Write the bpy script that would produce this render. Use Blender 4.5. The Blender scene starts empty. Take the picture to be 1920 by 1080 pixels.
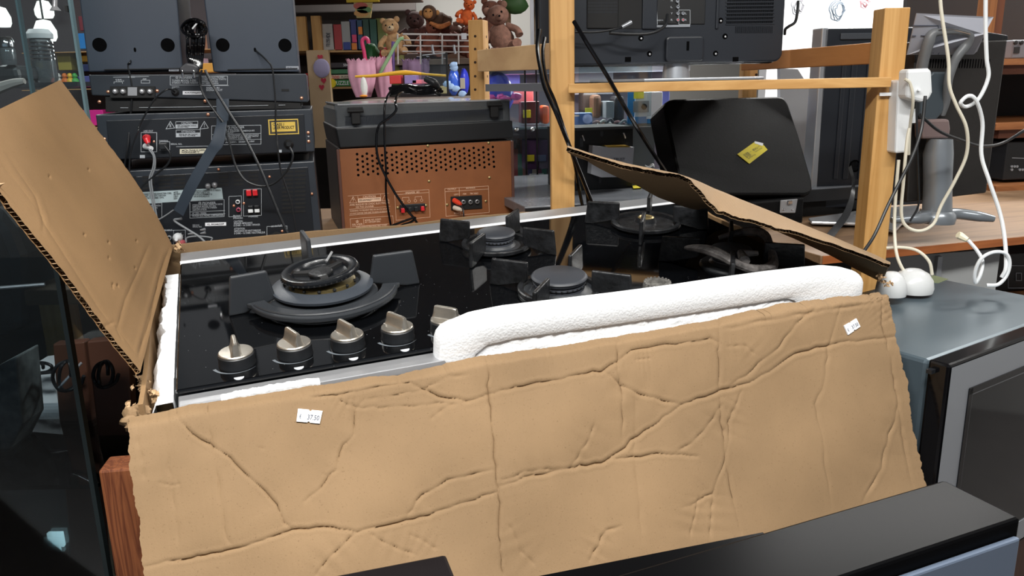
import bpy, bmesh, math, random
import numpy as np
from mathutils import Matrix, Vector
random.seed(7); rng = np.random.default_rng(7)
PI = math.pi
scn = bpy.context.scene
COL = scn.collection

# ---------------------------------------------------------------- camera
FPX = 1500.0
CAMZ = 1.5
CAM = np.array([0., 0., CAMZ])
_down = np.array([124., 5830., FPX]); _down /= np.linalg.norm(_down)
_up = -_down
_F = np.array([0, 0, 1.]) - _up * _up[2]; _F /= np.linalg.norm(_F)
_R = np.cross(_F, _up)
if _R[0] < 0: _R = -_R
MC = np.array([_R, _F, _up])                    # world axes from camera (right, down, forward)
cam_d = bpy.data.cameras.new('camera'); cam = bpy.data.objects.new('camera', cam_d); COL.objects.link(cam)
cam_d.sensor_width = 36; cam_d.lens = FPX / 1920 * 36; cam_d.clip_start = 0.02; cam_d.clip_end = 60
r_, dn_, fw_ = MC[:, 0], MC[:, 1], MC[:, 2]
mw = Matrix.Identity(4)
for i in range(3):
    mw[i][0] = r_[i]; mw[i][1] = -dn_[i]; mw[i][2] = -fw_[i]; mw[i][3] = CAM[i]
cam.matrix_world = mw
scn.camera = cam
scn.view_settings.view_transform = 'Standard'; scn.view_settings.look = 'None'
scn.view_settings.gamma = 1; scn.view_settings.use_curve_mapping = False
scn.view_settings.exposure = 0.0
W = bpy.data.worlds.new('world'); scn.world = W; W.use_nodes = True
W.node_tree.nodes['Background'].inputs[0].default_value = (0.80, 0.88, 1.0, 1)
W.node_tree.nodes['Background'].inputs[1].default_value = 0.28

def area(name, loc, size, power, color=(1, 1, 1), target=None):
    l = bpy.data.lights.new(name, 'AREA'); l.shape = 'RECTANGLE'; l.size, l.size_y = size
    l.energy = power; l.color = color
    o = bpy.data.objects.new(name, l); COL.objects.link(o); o.location = loc
    if target is not None:
        o.rotation_euler = (Vector(target) - Vector(loc)).to_track_quat('-Z', 'Y').to_euler()
    return o
# fluorescent battens of the shop (same places as the fittings built below)
LAMPS = [(-0.25, -0.05, 2.66), (1.0, 0.35, 2.66), (-1.6, 2.4, 2.66), (1.55, 3.0, 2.66), (-0.2, 5.4, 2.66), (2.6, 2.2, 2.66)]
POW = [62, 30, 24, 70, 46, 34]
for p, w in zip(LAMPS, POW):
    area('fluorescent_light', (p[0], p[1], p[2] - 0.07), (1.2, 0.12), w, (1.0, 0.985, 0.95))

# ---------------------------------------------------------------- frames
def ray(x, y): return MC @ np.array([x - 960., y - 540., FPX])
def at(x, y, Y):
    d = ray(x, y); return CAM + d * (Y / d[1])
def proj(P):
    c = (np.asarray(P) - CAM) @ MC
    return 960 + FPX * c[..., 0] / c[..., 2], 540 + FPX * c[..., 1] / c[..., 2]

class Frame:
    def __init__(s, o, X, Y, Z):
        s.o = np.array(o, float); s.A = np.array([X, Y, Z], float)
    def w(s, p): return s.o + np.asarray(p, float) @ s.A
    def l(s, p): return (np.asarray(p, float) - s.o) @ s.A.T
    def on(s, x, y, ax, val):
        r = ray(x, y); a = s.A[ax]
        t = ((s.o + a * val - CAM) @ a) / (r @ a)
        return s.l(CAM + r * t)
    def px(s, x, y, d=0.): return s.on(x, y, 1, d)       # pixel -> local point on the plane y=d
    def mat(s, at_=(0, 0, 0)):
        m = Matrix.Identity(4); o = s.w(at_)
        for i in range(3):
            for j in range(3): m[i][j] = s.A[j][i]
            m[i][3] = o[i]
        return m
def yaw_frame(px, py, Y, yaw=0., roll=0., pitch=0.):
    a = math.radians(yaw)
    X = np.array([math.cos(a), math.sin(a), 0]); Yv = np.array([-math.sin(a), math.cos(a), 0]); Z = np.array([0, 0, 1.])
    r = math.radians(roll); X, Z = X * math.cos(r) + Z * math.sin(r), Z * math.cos(r) - X * math.sin(r)
    q = math.radians(pitch); Yv, Z = Yv * math.cos(q) - Z * math.sin(q), Z * math.cos(q) + Yv * math.sin(q)
    return Frame(at(px, py, Y), X, Yv, Z)
WORLD = Frame((0, 0, 0), (1, 0, 0), (0, 1, 0), (0, 0, 1))

# ---------------------------------------------------------------- materials
MATS = {}
def _new(name):
    m = bpy.data.materials.new(name); m.use_nodes = True
    return m, m.node_tree, m.node_tree.nodes['Principled BSDF']
def S(v):  # sRGB 0-255 -> linear
    return tuple(((c / 255 / 12.92) if c / 255 <= 0.04045 else ((c / 255 + 0.055) / 1.055) ** 2.4) for c in v)
def mat(name, rgb, rough=0.5, metal=0.0, vary=0.0, vs=20, bump=0.0, bs=200, spec=0.5, emit=0, trans=0, coat=0, stretch=None, alpha=1):
    if name in MATS: return MATS[name]
    m, nt, b = _new(name); c = S(rgb)
    b.inputs['Base Color'].default_value = (*c, 1); b.inputs['Roughness'].default_value = rough
    b.inputs['Metallic'].default_value = metal; b.inputs['Specular IOR Level'].default_value = spec
    b.inputs['Coat Weight'].default_value = coat
    if trans: b.inputs['Transmission Weight'].default_value = trans; b.inputs['IOR'].default_value = 1.45
    if emit: b.inputs['Emission Color'].default_value = (*c, 1); b.inputs['Emission Strength'].default_value = emit
    if alpha < 1: b.inputs['Alpha'].default_value = alpha
    tc = nt.nodes.new('ShaderNodeTexCoord'); mp = nt.nodes.new('ShaderNodeMapping')
    nt.links.new(tc.outputs['Object'], mp.inputs[0])
    if stretch: mp.inputs['Scale'].default_value = stretch
    if vary:
        n = nt.nodes.new('ShaderNodeTexNoise'); n.inputs['Scale'].default_value = vs; n.inputs['Detail'].default_value = 6
        r = nt.nodes.new('ShaderNodeValToRGB'); nt.links.new(mp.outputs[0], n.inputs[0]); nt.links.new(n.outputs[0], r.inputs[0])
        r.color_ramp.elements[0].position = 0.3; r.color_ramp.elements[1].position = 0.7
        r.color_ramp.elements[0].color = (*[x * (1 - vary) for x in c], 1); r.color_ramp.elements[1].color = (*[min(1, x * (1 + vary)) for x in c], 1)
        nt.links.new(r.outputs[0], b.inputs['Base Color'])
    if bump:
        n = nt.nodes.new('ShaderNodeTexNoise'); n.inputs['Scale'].default_value = bs; n.inputs['Detail'].default_value = 4
        nt.links.new(mp.outputs[0], n.inputs[0])
        bp = nt.nodes.new('ShaderNodeBump'); bp.inputs['Strength'].default_value = bump; bp.inputs['Distance'].default_value = 0.002
        nt.links.new(n.outputs[0], bp.inputs['Height']); nt.links.new(bp.outputs[0], b.inputs['Normal'])
    MATS[name] = m; return m

def wood(name, c1, c2, axis='Z', scale=1.0, rough=0.55, rings=8):
    m, nt, b = _new(name)
    tc = nt.nodes.new('ShaderNodeTexCoord'); mp = nt.nodes.new('ShaderNodeMapping'); nt.links.new(tc.outputs['Object'], mp.inputs[0])
    s = {'X': (1.2, 22, 22), 'Y': (22, 1.2, 22), 'Z': (22, 22, 1.2)}[axis]
    mp.inputs['Scale'].default_value = [v * scale for v in s]
    n = nt.nodes.new('ShaderNodeTexNoise'); n.inputs['Scale'].default_value = 2.2; n.inputs['Detail'].default_value = 5; n.inputs['Distortion'].default_value = 0.6
    nt.links.new(mp.outputs[0], n.inputs[0])
    w = nt.nodes.new('ShaderNodeMath'); w.operation = 'MULTIPLY'; w.inputs[1].default_value = rings
    nt.links.new(n.outputs[0], w.inputs[0])
    f = nt.nodes.new('ShaderNodeMath'); f.operation = 'PINGPONG'; f.inputs[1].default_value = 1; nt.links.new(w.outputs[0], f.inputs[0])
    r = nt.nodes.new('ShaderNodeValToRGB'); nt.links.new(f.outputs[0], r.inputs[0])
    r.color_ramp.elements[0].color = (*S(c1), 1); r.color_ramp.elements[1].color = (*S(c2), 1)
    nt.links.new(r.outputs[0], b.inputs['Base Color']); b.inputs['Roughness'].default_value = rough
    bp = nt.nodes.new('ShaderNodeBump'); bp.inputs['Strength'].default_value = 0.08; nt.links.new(f.outputs[0], bp.inputs['Height']); nt.links.new(bp.outputs[0], b.inputs['Normal'])
    MATS[name] = m; return m

def cardboard_mat(name, rgb, flute='X'):
    m, nt, b = _new(name); c = S(rgb)
    tc = nt.nodes.new('ShaderNodeTexCoord')
    L = nt.links.new
    n1 = nt.nodes.new('ShaderNodeTexNoise'); n1.inputs['Scale'].default_value = 9; n1.inputs['Detail'].default_value = 8; L(tc.outputs['Object'], n1.inputs[0])
    r1 = nt.nodes.new('ShaderNodeValToRGB'); L(n1.outputs[0], r1.inputs[0])
    r1.color_ramp.elements[0].position = .3; r1.color_ramp.elements[1].position = .7
    r1.color_ramp.elements[0].color = (*[x * .90 for x in c], 1); r1.color_ramp.elements[1].color = (*[x * 1.09 for x in c], 1)
    n2 = nt.nodes.new('ShaderNodeTexNoise'); n2.inputs['Scale'].default_value = 620; n2.inputs['Detail'].default_value = 2; L(tc.outputs['Object'], n2.inputs[0])
    r2 = nt.nodes.new('ShaderNodeValToRGB'); L(n2.outputs[0], r2.inputs[0])
    r2.color_ramp.elements[0].position = .2; r2.color_ramp.elements[0].color = (.6, .55, .5, 1)
    r2.color_ramp.elements[1].position = .36; r2.color_ramp.elements[1].color = (1, 1, 1, 1)
    e = r2.color_ramp.elements.new(.74); e.color = (1, 1, 1, 1); e = r2.color_ramp.elements.new(.82); e.color = (1.25, 1.22, 1.15, 1)
    mx = nt.nodes.new('ShaderNodeMixRGB'); mx.blend_type = 'MULTIPLY'; mx.inputs[0].default_value = 1
    L(r1.outputs[0], mx.inputs[1]); L(r2.outputs[0], mx.inputs[2]); L(mx.outputs[0], b.inputs['Base Color'])
    b.inputs['Roughness'].default_value = .78; b.inputs['Specular IOR Level'].default_value = .25
    wv = nt.nodes.new('ShaderNodeTexWave'); wv.bands_direction = flute; wv.inputs['Scale'].default_value = 52; wv.inputs['Distortion'].default_value = .4
    L(tc.outputs['Object'], wv.inputs[0])
    ad = nt.nodes.new('ShaderNodeMath'); ad.operation = 'MULTIPLY_ADD'; ad.inputs[1].default_value = .25; L(wv.outputs['Fac'], ad.inputs[0]); L(n2.outputs[0], ad.inputs[2])
    bp = nt.nodes.new('ShaderNodeBump'); bp.inputs['Strength'].default_value = .16; bp.inputs['Distance'].default_value = .0012
    L(ad.outputs[0], bp.inputs['Height']); L(bp.outputs[0], b.inputs['Normal'])
    MATS[name] = m; return m

def glass_pane(name, tint=(238, 246, 248), mixf=0.03, rough=0.02):
    m, nt, b = _new(name); nt.nodes.remove(b)
    o = nt.nodes['Material Output']; t = nt.nodes.new('ShaderNodeBsdfTransparent'); t.inputs[0].default_value = (*S(tint), 1)
    g = nt.nodes.new('ShaderNodeBsdfGlossy'); g.inputs['Roughness'].default_value = rough
    fr = nt.nodes.new('ShaderNodeFresnel'); fr.inputs[0].default_value = 1.5
    mx = nt.nodes.new('ShaderNodeMixShader'); nt.links.new(fr.outputs[0], mx.inputs[0]); nt.links.new(t.outputs[0], mx.inputs[1]); nt.links.new(g.outputs[0], mx.inputs[2])
    df = nt.nodes.new('ShaderNodeBsdfDiffuse'); df.inputs[0].default_value = (.7, .75, .78, 1)
    m2 = nt.nodes.new('ShaderNodeMixShader'); m2.inputs[0].default_value = mixf * .5
    nt.links.new(mx.outputs[0], m2.inputs[1]); nt.links.new(df.outputs[0], m2.inputs[2]); nt.links.new(m2.outputs[0], o.inputs[0])
    MATS[name] = m; return m

def specks(name, rgb, rough, dots=0.0, dot_rgb=(120, 125, 130), spec=.5, scale=260):
    """smooth dark surface with pale dust grains"""
    m, nt, b = _new(name); c = S(rgb); L = nt.links.new
    tc = nt.nodes.new('ShaderNodeTexCoord'); v = nt.nodes.new('ShaderNodeTexVoronoi'); v.inputs['Scale'].default_value = scale; L(tc.outputs['Object'], v.inputs[0])
    r = nt.nodes.new('ShaderNodeValToRGB'); L(v.outputs['Distance'], r.inputs[0])
    r.color_ramp.elements[0].position = dots; r.color_ramp.elements[0].color = (1, 1, 1, 1); r.color_ramp.elements[1].position = dots + .04; r.color_ramp.elements[1].color = (0, 0, 0, 1)
    n = nt.nodes.new('ShaderNodeTexNoise'); n.inputs['Scale'].default_value = 14; L(tc.outputs['Object'], n.inputs[0])
    g = nt.nodes.new('ShaderNodeMath'); g.operation = 'GREATER_THAN'; g.inputs[1].default_value = .68; L(v.outputs['Color'], g.inputs[0])
    mu = nt.nodes.new('ShaderNodeMath'); mu.operation = 'MULTIPLY'; L(r.outputs[0], mu.inputs[0]); L(g.outputs[0], mu.inputs[1])
    mx = nt.nodes.new('ShaderNodeMixRGB'); L(mu.outputs[0], mx.inputs[0]); mx.inputs[1].default_value = (*c, 1); mx.inputs[2].default_value = (*S(dot_rgb), 1)
    L(mx.outputs[0], b.inputs['Base Color']); b.inputs['Roughness'].default_value = rough; b.inputs['Specular IOR Level'].default_value = spec
    MATS[name] = m; return m

def foam_mat():
    m, nt, b = _new('polystyrene'); L = nt.links.new
    b.inputs['Base Color'].default_value = (.88, .9, .92, 1); b.inputs['Roughness'].default_value = .75
    b.inputs['Subsurface Weight'].default_value = 0.0
    tc = nt.nodes.new('ShaderNodeTexCoord'); v = nt.nodes.new('ShaderNodeTexVoronoi'); v.inputs['Scale'].default_value = 330; L(tc.outputs['Object'], v.inputs[0])
    n = nt.nodes.new('ShaderNodeTexNoise'); n.inputs['Scale'].default_value = 150; L(tc.outputs['Object'], n.inputs[0])
    ad = nt.nodes.new('ShaderNodeMath'); ad.operation = 'SUBTRACT'; L(n.outputs[0], ad.inputs[0]); L(v.outputs['Distance'], ad.inputs[1])
    bp = nt.nodes.new('ShaderNodeBump'); bp.inputs['Strength'].default_value = .25; bp.inputs['Distance'].default_value = .0012
    L(ad.outputs[0], bp.inputs['Height']); L(bp.outputs[0], b.inputs['Normal'])
    MATS['polystyrene'] = m; return m

CARD = cardboard_mat('cardboard', (136, 111, 82), 'X')
CARDY = cardboard_mat('cardboard_side', (138, 110, 78), 'Y')
CARD_IN = cardboard_mat('cardboard_inside', (140, 110, 76), 'Y')
CARD_EDGE = mat('cardboard_fluting', (178, 148, 112), .85, vary=.2, vs=300)
PINE = wood('pine', (206, 160, 98), (186, 138, 76), 'Z', .55)
PINE_X = wood('pine_along_x', (208, 162, 100), (190, 142, 80), 'X', .55)
PINE_Y = wood('pine_along_y', (206, 158, 98), (170, 124, 78), 'Y', .7)
OAK_X = wood('shelf_wood', (132, 104, 76), (112, 86, 62), 'X', .6)
FIR = wood('fir', (142, 84, 50), (98, 50, 28), 'Z', 1.3, rings=14)
DARKWOOD = wood('dark_brown_wood', (70, 42, 30), (54, 32, 24), 'Z', .5)
BLK = mat('black_plastic', (26, 28, 31), .42, bump=.05, bs=900)
BLKM = mat('black_matte', (16, 16, 17), .75)
BLKG = mat('black_gloss', (12, 12, 14), .12)
STEELBLK = mat('black_painted_steel', (44, 49, 56), .38, vary=.06, vs=5, bump=.06, bs=1500)
PANELBLK = mat('black_rear_panel', (27, 30, 35), .36, bump=.05, bs=1200)
GLASSBLK = specks('black_hob_glass', (7, 8, 10), .045, .034, (150, 155, 160), .6, 150)
IRON = mat('enamelled_cast_iron', (43, 46, 50), .42, bump=.07, bs=900)
IRONW = mat('worn_cast_iron', (26, 27, 29), .34, bump=.35, bs=200, vary=.7, vs=70)
STEEL = mat('brushed_steel', (176, 177, 180), .34, .62, bump=.1, bs=60, stretch=(2, 200, 200))
KNOBM = mat('nickel_knob_metal', (176, 170, 160), .33, .85, vary=.08, vs=120)
SILVER = mat('silver_plastic', (176, 180, 186), .32, .55)
CHROME = mat('chrome', (220, 220, 222), .1, 1.0)
WHITE = mat('white_paper', (238, 240, 245), .6)
WHITEP = mat('white_plastic', (225, 228, 230), .35)
CREAM = mat('cream_cable', (214, 208, 190), .45)
GREYC = mat('grey_cable', (128, 132, 136), .45)
PRINT = mat('white_print', (176, 182, 188), .6)
PRINTD = mat('dark_print', (70, 74, 88), .6)
BLACKPR = mat('black_print', (20, 20, 24), .6)
RED = mat('red_plastic', (214, 40, 48), .35)
YEL = mat('yellow_label', (232, 214, 40), .6)
GOLD = mat('brass', (168, 150, 104), .4, .8)
COPPER = mat('copper_screw', (224, 158, 128), .3, .8)
HARD = mat('brown_hardboard', (140, 84, 46), .55, vary=.07, vs=30, bump=.1, bs=900)
PINKPR = mat('pale_orange_print', (236, 196, 166), .6)
GREYMET = mat('gunmetal_paint', (88, 98, 106), .32, .35, vary=.04, vs=4)
BEIGEWALL = mat('grey_wall', (150, 148, 146), .9, vary=.05, vs=3)
DARKWALL = mat('dark_wall', (66, 60, 58), .9, vary=.1, vs=2)
WHITEWALL = mat('white_wall', (246, 247, 250), .9)
FLOORM = mat('floor_vinyl', (96, 92, 90), .5, vary=.1, vs=6)
CEILM = mat('ceiling_paint', (128, 126, 126), .9)
FOAM = foam_mat()
GLASS = glass_pane('cabinet_glass')
GLASSD = glass_pane('smoked_glass', (222, 230, 234), .0)
GLASSEDGE = mat('glass_edge', (96, 118, 124), .15, spec=.8)
SMOKE = glass_pane('smoked_acrylic', (150, 152, 156), .2, .12)

# ---------------------------------------------------------------- mesh builder
def bar_axes(d):
    d = d / (np.linalg.norm(d) + 1e-12); a = np.array([0, 0, 1.]) if abs(d[2]) < .9 else np.array([1., 0, 0])
    u = np.cross(d, a); u /= np.linalg.norm(u); return u, np.cross(d, u)
def smooth_path(P, n=8):
    P = [np.asarray(p, float) for p in P]
    if len(P) < 3: return P
    out = []
    Q = [2 * P[0] - P[1]] + P + [2 * P[-1] - P[-2]]
    for i in range(1, len(Q) - 2):
        a, b, c, d = Q[i - 1], Q[i], Q[i + 1], Q[i + 2]
        for k in range(n):
            t = k / n
            out.append(.5 * ((2 * b) + (-a + c) * t + (2 * a - 5 * b + 4 * c - d) * t * t + (-a + 3 * b - 3 * c + d) * t ** 3))
    out.append(P[-1]); return out

class MB:
    """collects shapes given in a frame's coordinates; build() links ONE mesh object"""
    def __init__(s, F=WORLD): s.F = F; s.v = []; s.f = []; s.n = 0; s.smooth = set()
    def add(s, pts, faces, smooth=False, world=False):
        pts = np.asarray(pts, float).reshape(-1, 3)
        if not world: pts = s.F.w(pts)
        k = s.n; s.v.append(pts); s.n += len(pts)
        for f in faces:
            if smooth: s.smooth.add(len(s.f))
            s.f.append([i + k for i in f])
        return s
    def box(s, x0, x1, y0, y1, z0, z1):
        if x0 > x1: x0, x1 = x1, x0
        if y0 > y1: y0, y1 = y1, y0
        if z0 > z1: z0, z1 = z1, z0
        p = [(x, y, z) for z in (z0, z1) for y in (y0, y1) for x in (x0, x1)]
        return s.add(p, [(0, 2, 3, 1), (4, 5, 7, 6), (0, 1, 5, 4), (2, 6, 7, 3), (0, 4, 6, 2), (1, 3, 7, 5)])
    def hexa(s, P):   # 8 corners: bottom 4 (ccw), top 4
        return s.add(P, [(3, 2, 1, 0), (4, 5, 6, 7), (0, 1, 5, 4), (1, 2, 6, 5), (2, 3, 7, 6), (3, 0, 4, 7)])
    def prism(s, poly, y0, y1):   # polygon in local (x,z), run along y
        n = len(poly); p = [(a, y0, b) for a, b in poly] + [(a, y1, b) for a, b in poly]
        f = [list(range(n)), list(range(2 * n - 1, n - 1, -1))] + [(i, (i + 1) % n + 0, (i + 1) % n + n, i + n)[::-1] for i in range(n)]
        return s.add(p, f)
    def slab(s, poly, z0, z1):    # polygon in local (x,y), run along z
        n = len(poly); p = [(a, b, z0) for a, b in poly] + [(a, b, z1) for a, b in poly]
        f = [list(range(n))[::-1], list(range(n, 2 * n))] + [(i, (i + 1) % n, (i + 1) % n + n, i + n) for i in range(n)]
        return s.add(p, f)
    def run(s, poly, a0, a1):     # polygon in local (y,z), run along x
        n = len(poly); p = [(a0, a, b) for a, b in poly] + [(a1, a, b) for a, b in poly]
        f = [list(range(n)), list(range(2 * n - 1, n - 1, -1))] + [(i, (i + 1) % n, (i + 1) % n + n, i + n)[::-1] for i in range(n)]
        return s.add(p, f)
    def tube(s, P, r, n=8, world=False, sm=0):
        if sm: P = smooth_path(P, sm)
        P = [np.asarray(p, float) for p in P]
        if not world: P = [s.F.w(p) for p in P]
        m = len(P); R = r if hasattr(r, '__len__') else [r] * m
        if len(R) != m: R = np.interp(np.linspace(0, 1, m), np.linspace(0, 1, len(R)), R)
        pts = []; u = None
        for i in range(m):
            d = P[min(i + 1, m - 1)] - P[max(i - 1, 0)]; d = d / (np.linalg.norm(d) + 1e-12)
            if u is None: u, _ = bar_axes(d)
            u = u - d * (u @ d); u /= (np.linalg.norm(u) + 1e-12); v = np.cross(d, u)
            for k in range(n):
                a = 2 * PI * k / n; pts.append(P[i] + R[i] * (u * math.cos(a) + v * math.sin(a)))
        f = [(i * n + k, i * n + (k + 1) % n, (i + 1) * n + (k + 1) % n, (i + 1) * n + k) for i in range(m - 1) for k in range(n)]
        s.add(pts, f, True, True)
        s.add(pts[:n], [list(range(n))[::-1]], False, True); s.add(pts[-n:], [list(range(n))], False, True)
        return s
    def lathe(s, prof, c=(0, 0, 0), n=32, axis='Z', sx=1., sy=1., smooth=True):   # prof: (r, h)
        pts = []
        for r, h in prof:
            for k in range(n):
                a = 2 * PI * k / n; x, y = r * sx * math.cos(a), r * sy * math.sin(a)
                p = {'Z': (x, y, h), 'Y': (x, h, y), 'X': (h, x, y)}[axis]
                pts.append((c[0] + p[0], c[1] + p[1], c[2] + p[2]))
        m = len(prof)
        f = [(i * n + k, i * n + (k + 1) % n, (i + 1) * n + (k + 1) % n, (i + 1) * n + k) for i in range(m - 1) for k in range(n)]
        if axis == 'Y': f = [q[::-1] for q in f]
        s.add(pts, f, smooth)
        if prof[0][0] > 1e-5: s.add(pts[:n], [list(range(n))[::-1]])
        if prof[-1][0] > 1e-5: s.add(pts[-n:], [list(range(n))])
        return s
    def disc(s, x, z, r, y0, y1, n=16): return s.lathe([(r, y0), (r, y1)], (x, 0, z), n, 'Y', smooth=False)
    def grid(s, P, smooth=True, world=False):
        P = np.asarray(P); a, b = P.shape[:2]
        f = [(i * b + j, (i + 1) * b + j, (i + 1) * b + j + 1, i * b + j + 1) for i in range(a - 1) for j in range(b - 1)]
        return s.add(P.reshape(-1, 3), f, smooth, world)
    def blob(s, c, r, n=14, noise=0.0, world=False, seed=0):
        rr = np.random.default_rng(seed + 1); c = np.asarray(c, float); r = np.asarray(r, float) * np.ones(3)
        ph = rr.uniform(0, 6, 6); pts = []; m = n // 2 + 1
        for i in range(m):
            t = PI * i / (m - 1)
            for k in range(n):
                a = 2 * PI * k / n; d = np.array([math.sin(t) * math.cos(a), math.sin(t) * math.sin(a), math.cos(t)])
                q = 1 + noise * (math.sin(3 * a + ph[0] + 2 * t) * math.sin(t) + .6 * math.sin(5 * t + ph[1]) * math.sin(2 * a + ph[2]) * math.sin(t))
                pts.append(c + d * r * q)
        f = [(i * n + k, (i + 1) * n + k, (i + 1) * n + (k + 1) % n, i * n + (k + 1) % n) for i in range(m - 1) for k in range(n)]
        return s.add(pts, f, True, world)
    def build(s, name, m, parent=None, bevel=0, label=None, cat=None, group=None, kind=None, seg=2):
        V = np.concatenate(s.v) if s.v else np.zeros((0, 3))
        me = bpy.data.meshes.new(name); o = bpy.data.objects.new(name, me)
        if parent is not None:
            inv = np.array(parent['_mi']).reshape(4, 4)
            V = V @ inv[:3, :3].T + inv[:3, 3]
            o.parent = parent; o['_mi'] = list(inv.flatten())
        else:
            M = s.F.mat(); c = V.min(0) * .5 + V.max(0) * .5; c[2] = V[:, 2].min()
            for i in range(3): M[i][3] = c[i]
            inv = np.array(M.inverted()); V = V @ inv[:3, :3].T + inv[:3, 3]
            o.matrix_world = M; o['_mi'] = list(inv.flatten())
        me.from_pydata(V.tolist(), [], s.f)
        if s.smooth:
            fl = np.zeros(len(s.f), bool); fl[list(s.smooth)] = True
            me.polygons.foreach_set('use_smooth', fl)
        me.update()
        if s.smooth and len(s.f) < 60000: me.set_sharp_from_angle(angle=math.radians(38))
        if isinstance(m, (list, tuple)): [me.materials.append(x) for x in m]
        else: me.materials.append(m)
        COL.objects.link(o)
        if bevel:
            b = o.modifiers.new('bevel', 'BEVEL'); b.width = bevel; b.segments = seg; b.limit_method = 'ANGLE'; b.angle_limit = math.radians(40)
        tag(o, label, cat, group, kind); return o

def tag(o, label=None, cat=None, group=None, kind=None):
    if label: o['label'] = label
    if cat: o['category'] = cat
    if group: o['group'] = group
    if kind: o['kind'] = kind
    return o
def thing(name, label, cat, F=WORLD, base=(0, 0, 0), group=None):
    o = bpy.data.objects.new(name, None); COL.objects.link(o); o.empty_display_size = .05
    M = F.mat(base); o.matrix_world = M; o['_mi'] = list(np.array(M.inverted()).flatten())
    return tag(o, label, cat, group)

_fc = {}
def font_mesh(txt, spacing=1.0):
    if (txt, spacing) in _fc: return _fc[(txt, spacing)]
    c = bpy.data.curves.new('t', 'FONT'); c.body = txt; c.resolution_u = 2; c.align_x = 'LEFT'; c.space_line = .85; c.offset = .012
    o = bpy.data.objects.new('t', c); me = bpy.data.meshes.new_from_object(o)
    V = np.array([v.co[:] for v in me.vertices]); fs = [list(p.vertices) for p in me.polygons]
    bpy.data.objects.remove(o); bpy.data.curves.remove(c); bpy.data.meshes.remove(me)
    V = V[:, :2]; V = (V - V.min(0)) / (V.max(0) - V.min(0) + 1e-9)
    _fc[(txt, spacing)] = (V, fs); return V, fs
def text(mb, txt, corners, lift=.0006):
    """flat lettering fitted to four local corner points (bottom-left, bottom-right, top-right, top-left)"""
    V, fs = font_mesh(txt); a, b, c, d = [np.asarray(q, float) for q in corners]
    P = np.array([(a * (1 - u) + b * u) * (1 - v) + (d * (1 - u) + c * u) * v for u, v in V])
    n = np.cross(b - a, d - a); n /= np.linalg.norm(n); mb.add(P + n * lift, fs); return mb
def textpx(mb, txt, x0, y0, x1, y1, d=0., dy=0.):
    """box given in photograph pixels on the plane y=d of the builder's frame; dy = rise of the line across the box"""
    F = mb.F
    return text(mb, txt, [F.px(x0, y1, d), F.px(x1, y1 + dy, d), F.px(x1, y0 + dy, d), F.px(x0, y0, d)])
def quadpx(mb, x0, y0, x1, y1, d=0., t=.0008, dy=0.):
    F = mb.F; q = [F.px(x0, y1, d), F.px(x1, y1 + dy, d), F.px(x1, y0 + dy, d), F.px(x0, y0, d)]
    return mb.prism([(p[0], p[2]) for p in q], d - t, d + t * .2)
def polypx(mb, pts, y0, y1, d=0.):
    return mb.prism([(lambda p: (p[0], p[2]))(mb.F.px(x, y, d)) for x, y in pts], y0, y1)
def linepx(mb, pts, w=.6, d=0., closed=False, t=.0007):
    """printed line of w pixels on plane y=d"""
    F = mb.F; P = [F.px(x, y, d) for x, y in pts]
    if closed: P.append(P[0])
    s = np.linalg.norm(F.px(pts[0][0] + 1, pts[0][1], d) - P[0]) * w / 2
    for a, b in zip(P[:-1], P[1:]):
        e = b - a; L = np.linalg.norm(e)
        if L < 1e-9: continue
        e /= L; n = np.array([-e[2], 0, e[0]]) * s; q = [a - n - e * s, b - n + e * s, b + n + e * s, a + n - e * s]
        mb.prism([(p[0], p[2]) for p in q], d - t, d + t * .1)
    return mb
def rectpx(mb, x0, y0, x1, y1, w=.6, d=0., dy=0.): return linepx(mb, [(x0, y0), (x1, y0 + dy), (x1, y1 + dy), (x0, y1)], w, d, True)
def rpoly(x0, x1, z0, z1, r, n=5):
    out = []
    for cx_, cz_, a0 in ((x1 - r, z0 + r, -90), (x1 - r, z1 - r, 0), (x0 + r, z1 - r, 90), (x0 + r, z0 + r, 180)):
        for k in range(n + 1):
            a = math.radians(a0 + 90 * k / n); out.append((cx_ + r * math.cos(a), cz_ + r * math.sin(a)))
    return out
def zoom(ox, oy, s): return lambda x, y: (ox + x / s, oy + y / s)
def dense(P, step=6):
    out = []
    for (a, b), (c, d) in zip(P[:-1], P[1:]):
        n = max(1, int(math.hypot(c - a, d - b) / step)); out += [(a + (c - a) * k / n, b + (d - b) * k / n) for k in range(n)]
    return out + [P[-1]]
def cable(name, pxs, r, m, label=None, parent=None, cat='cable', group=None, sm=8, n=8):
    """round cable through points (pixel x, pixel y, depth)"""
    P = [at(x, y, Y) for x, y, Y in pxs]
    mb = MB().tube(P, r, n, True, sm)
    return mb.build(name, m, parent, label=label, cat=None if parent else cat, group=group)

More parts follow.
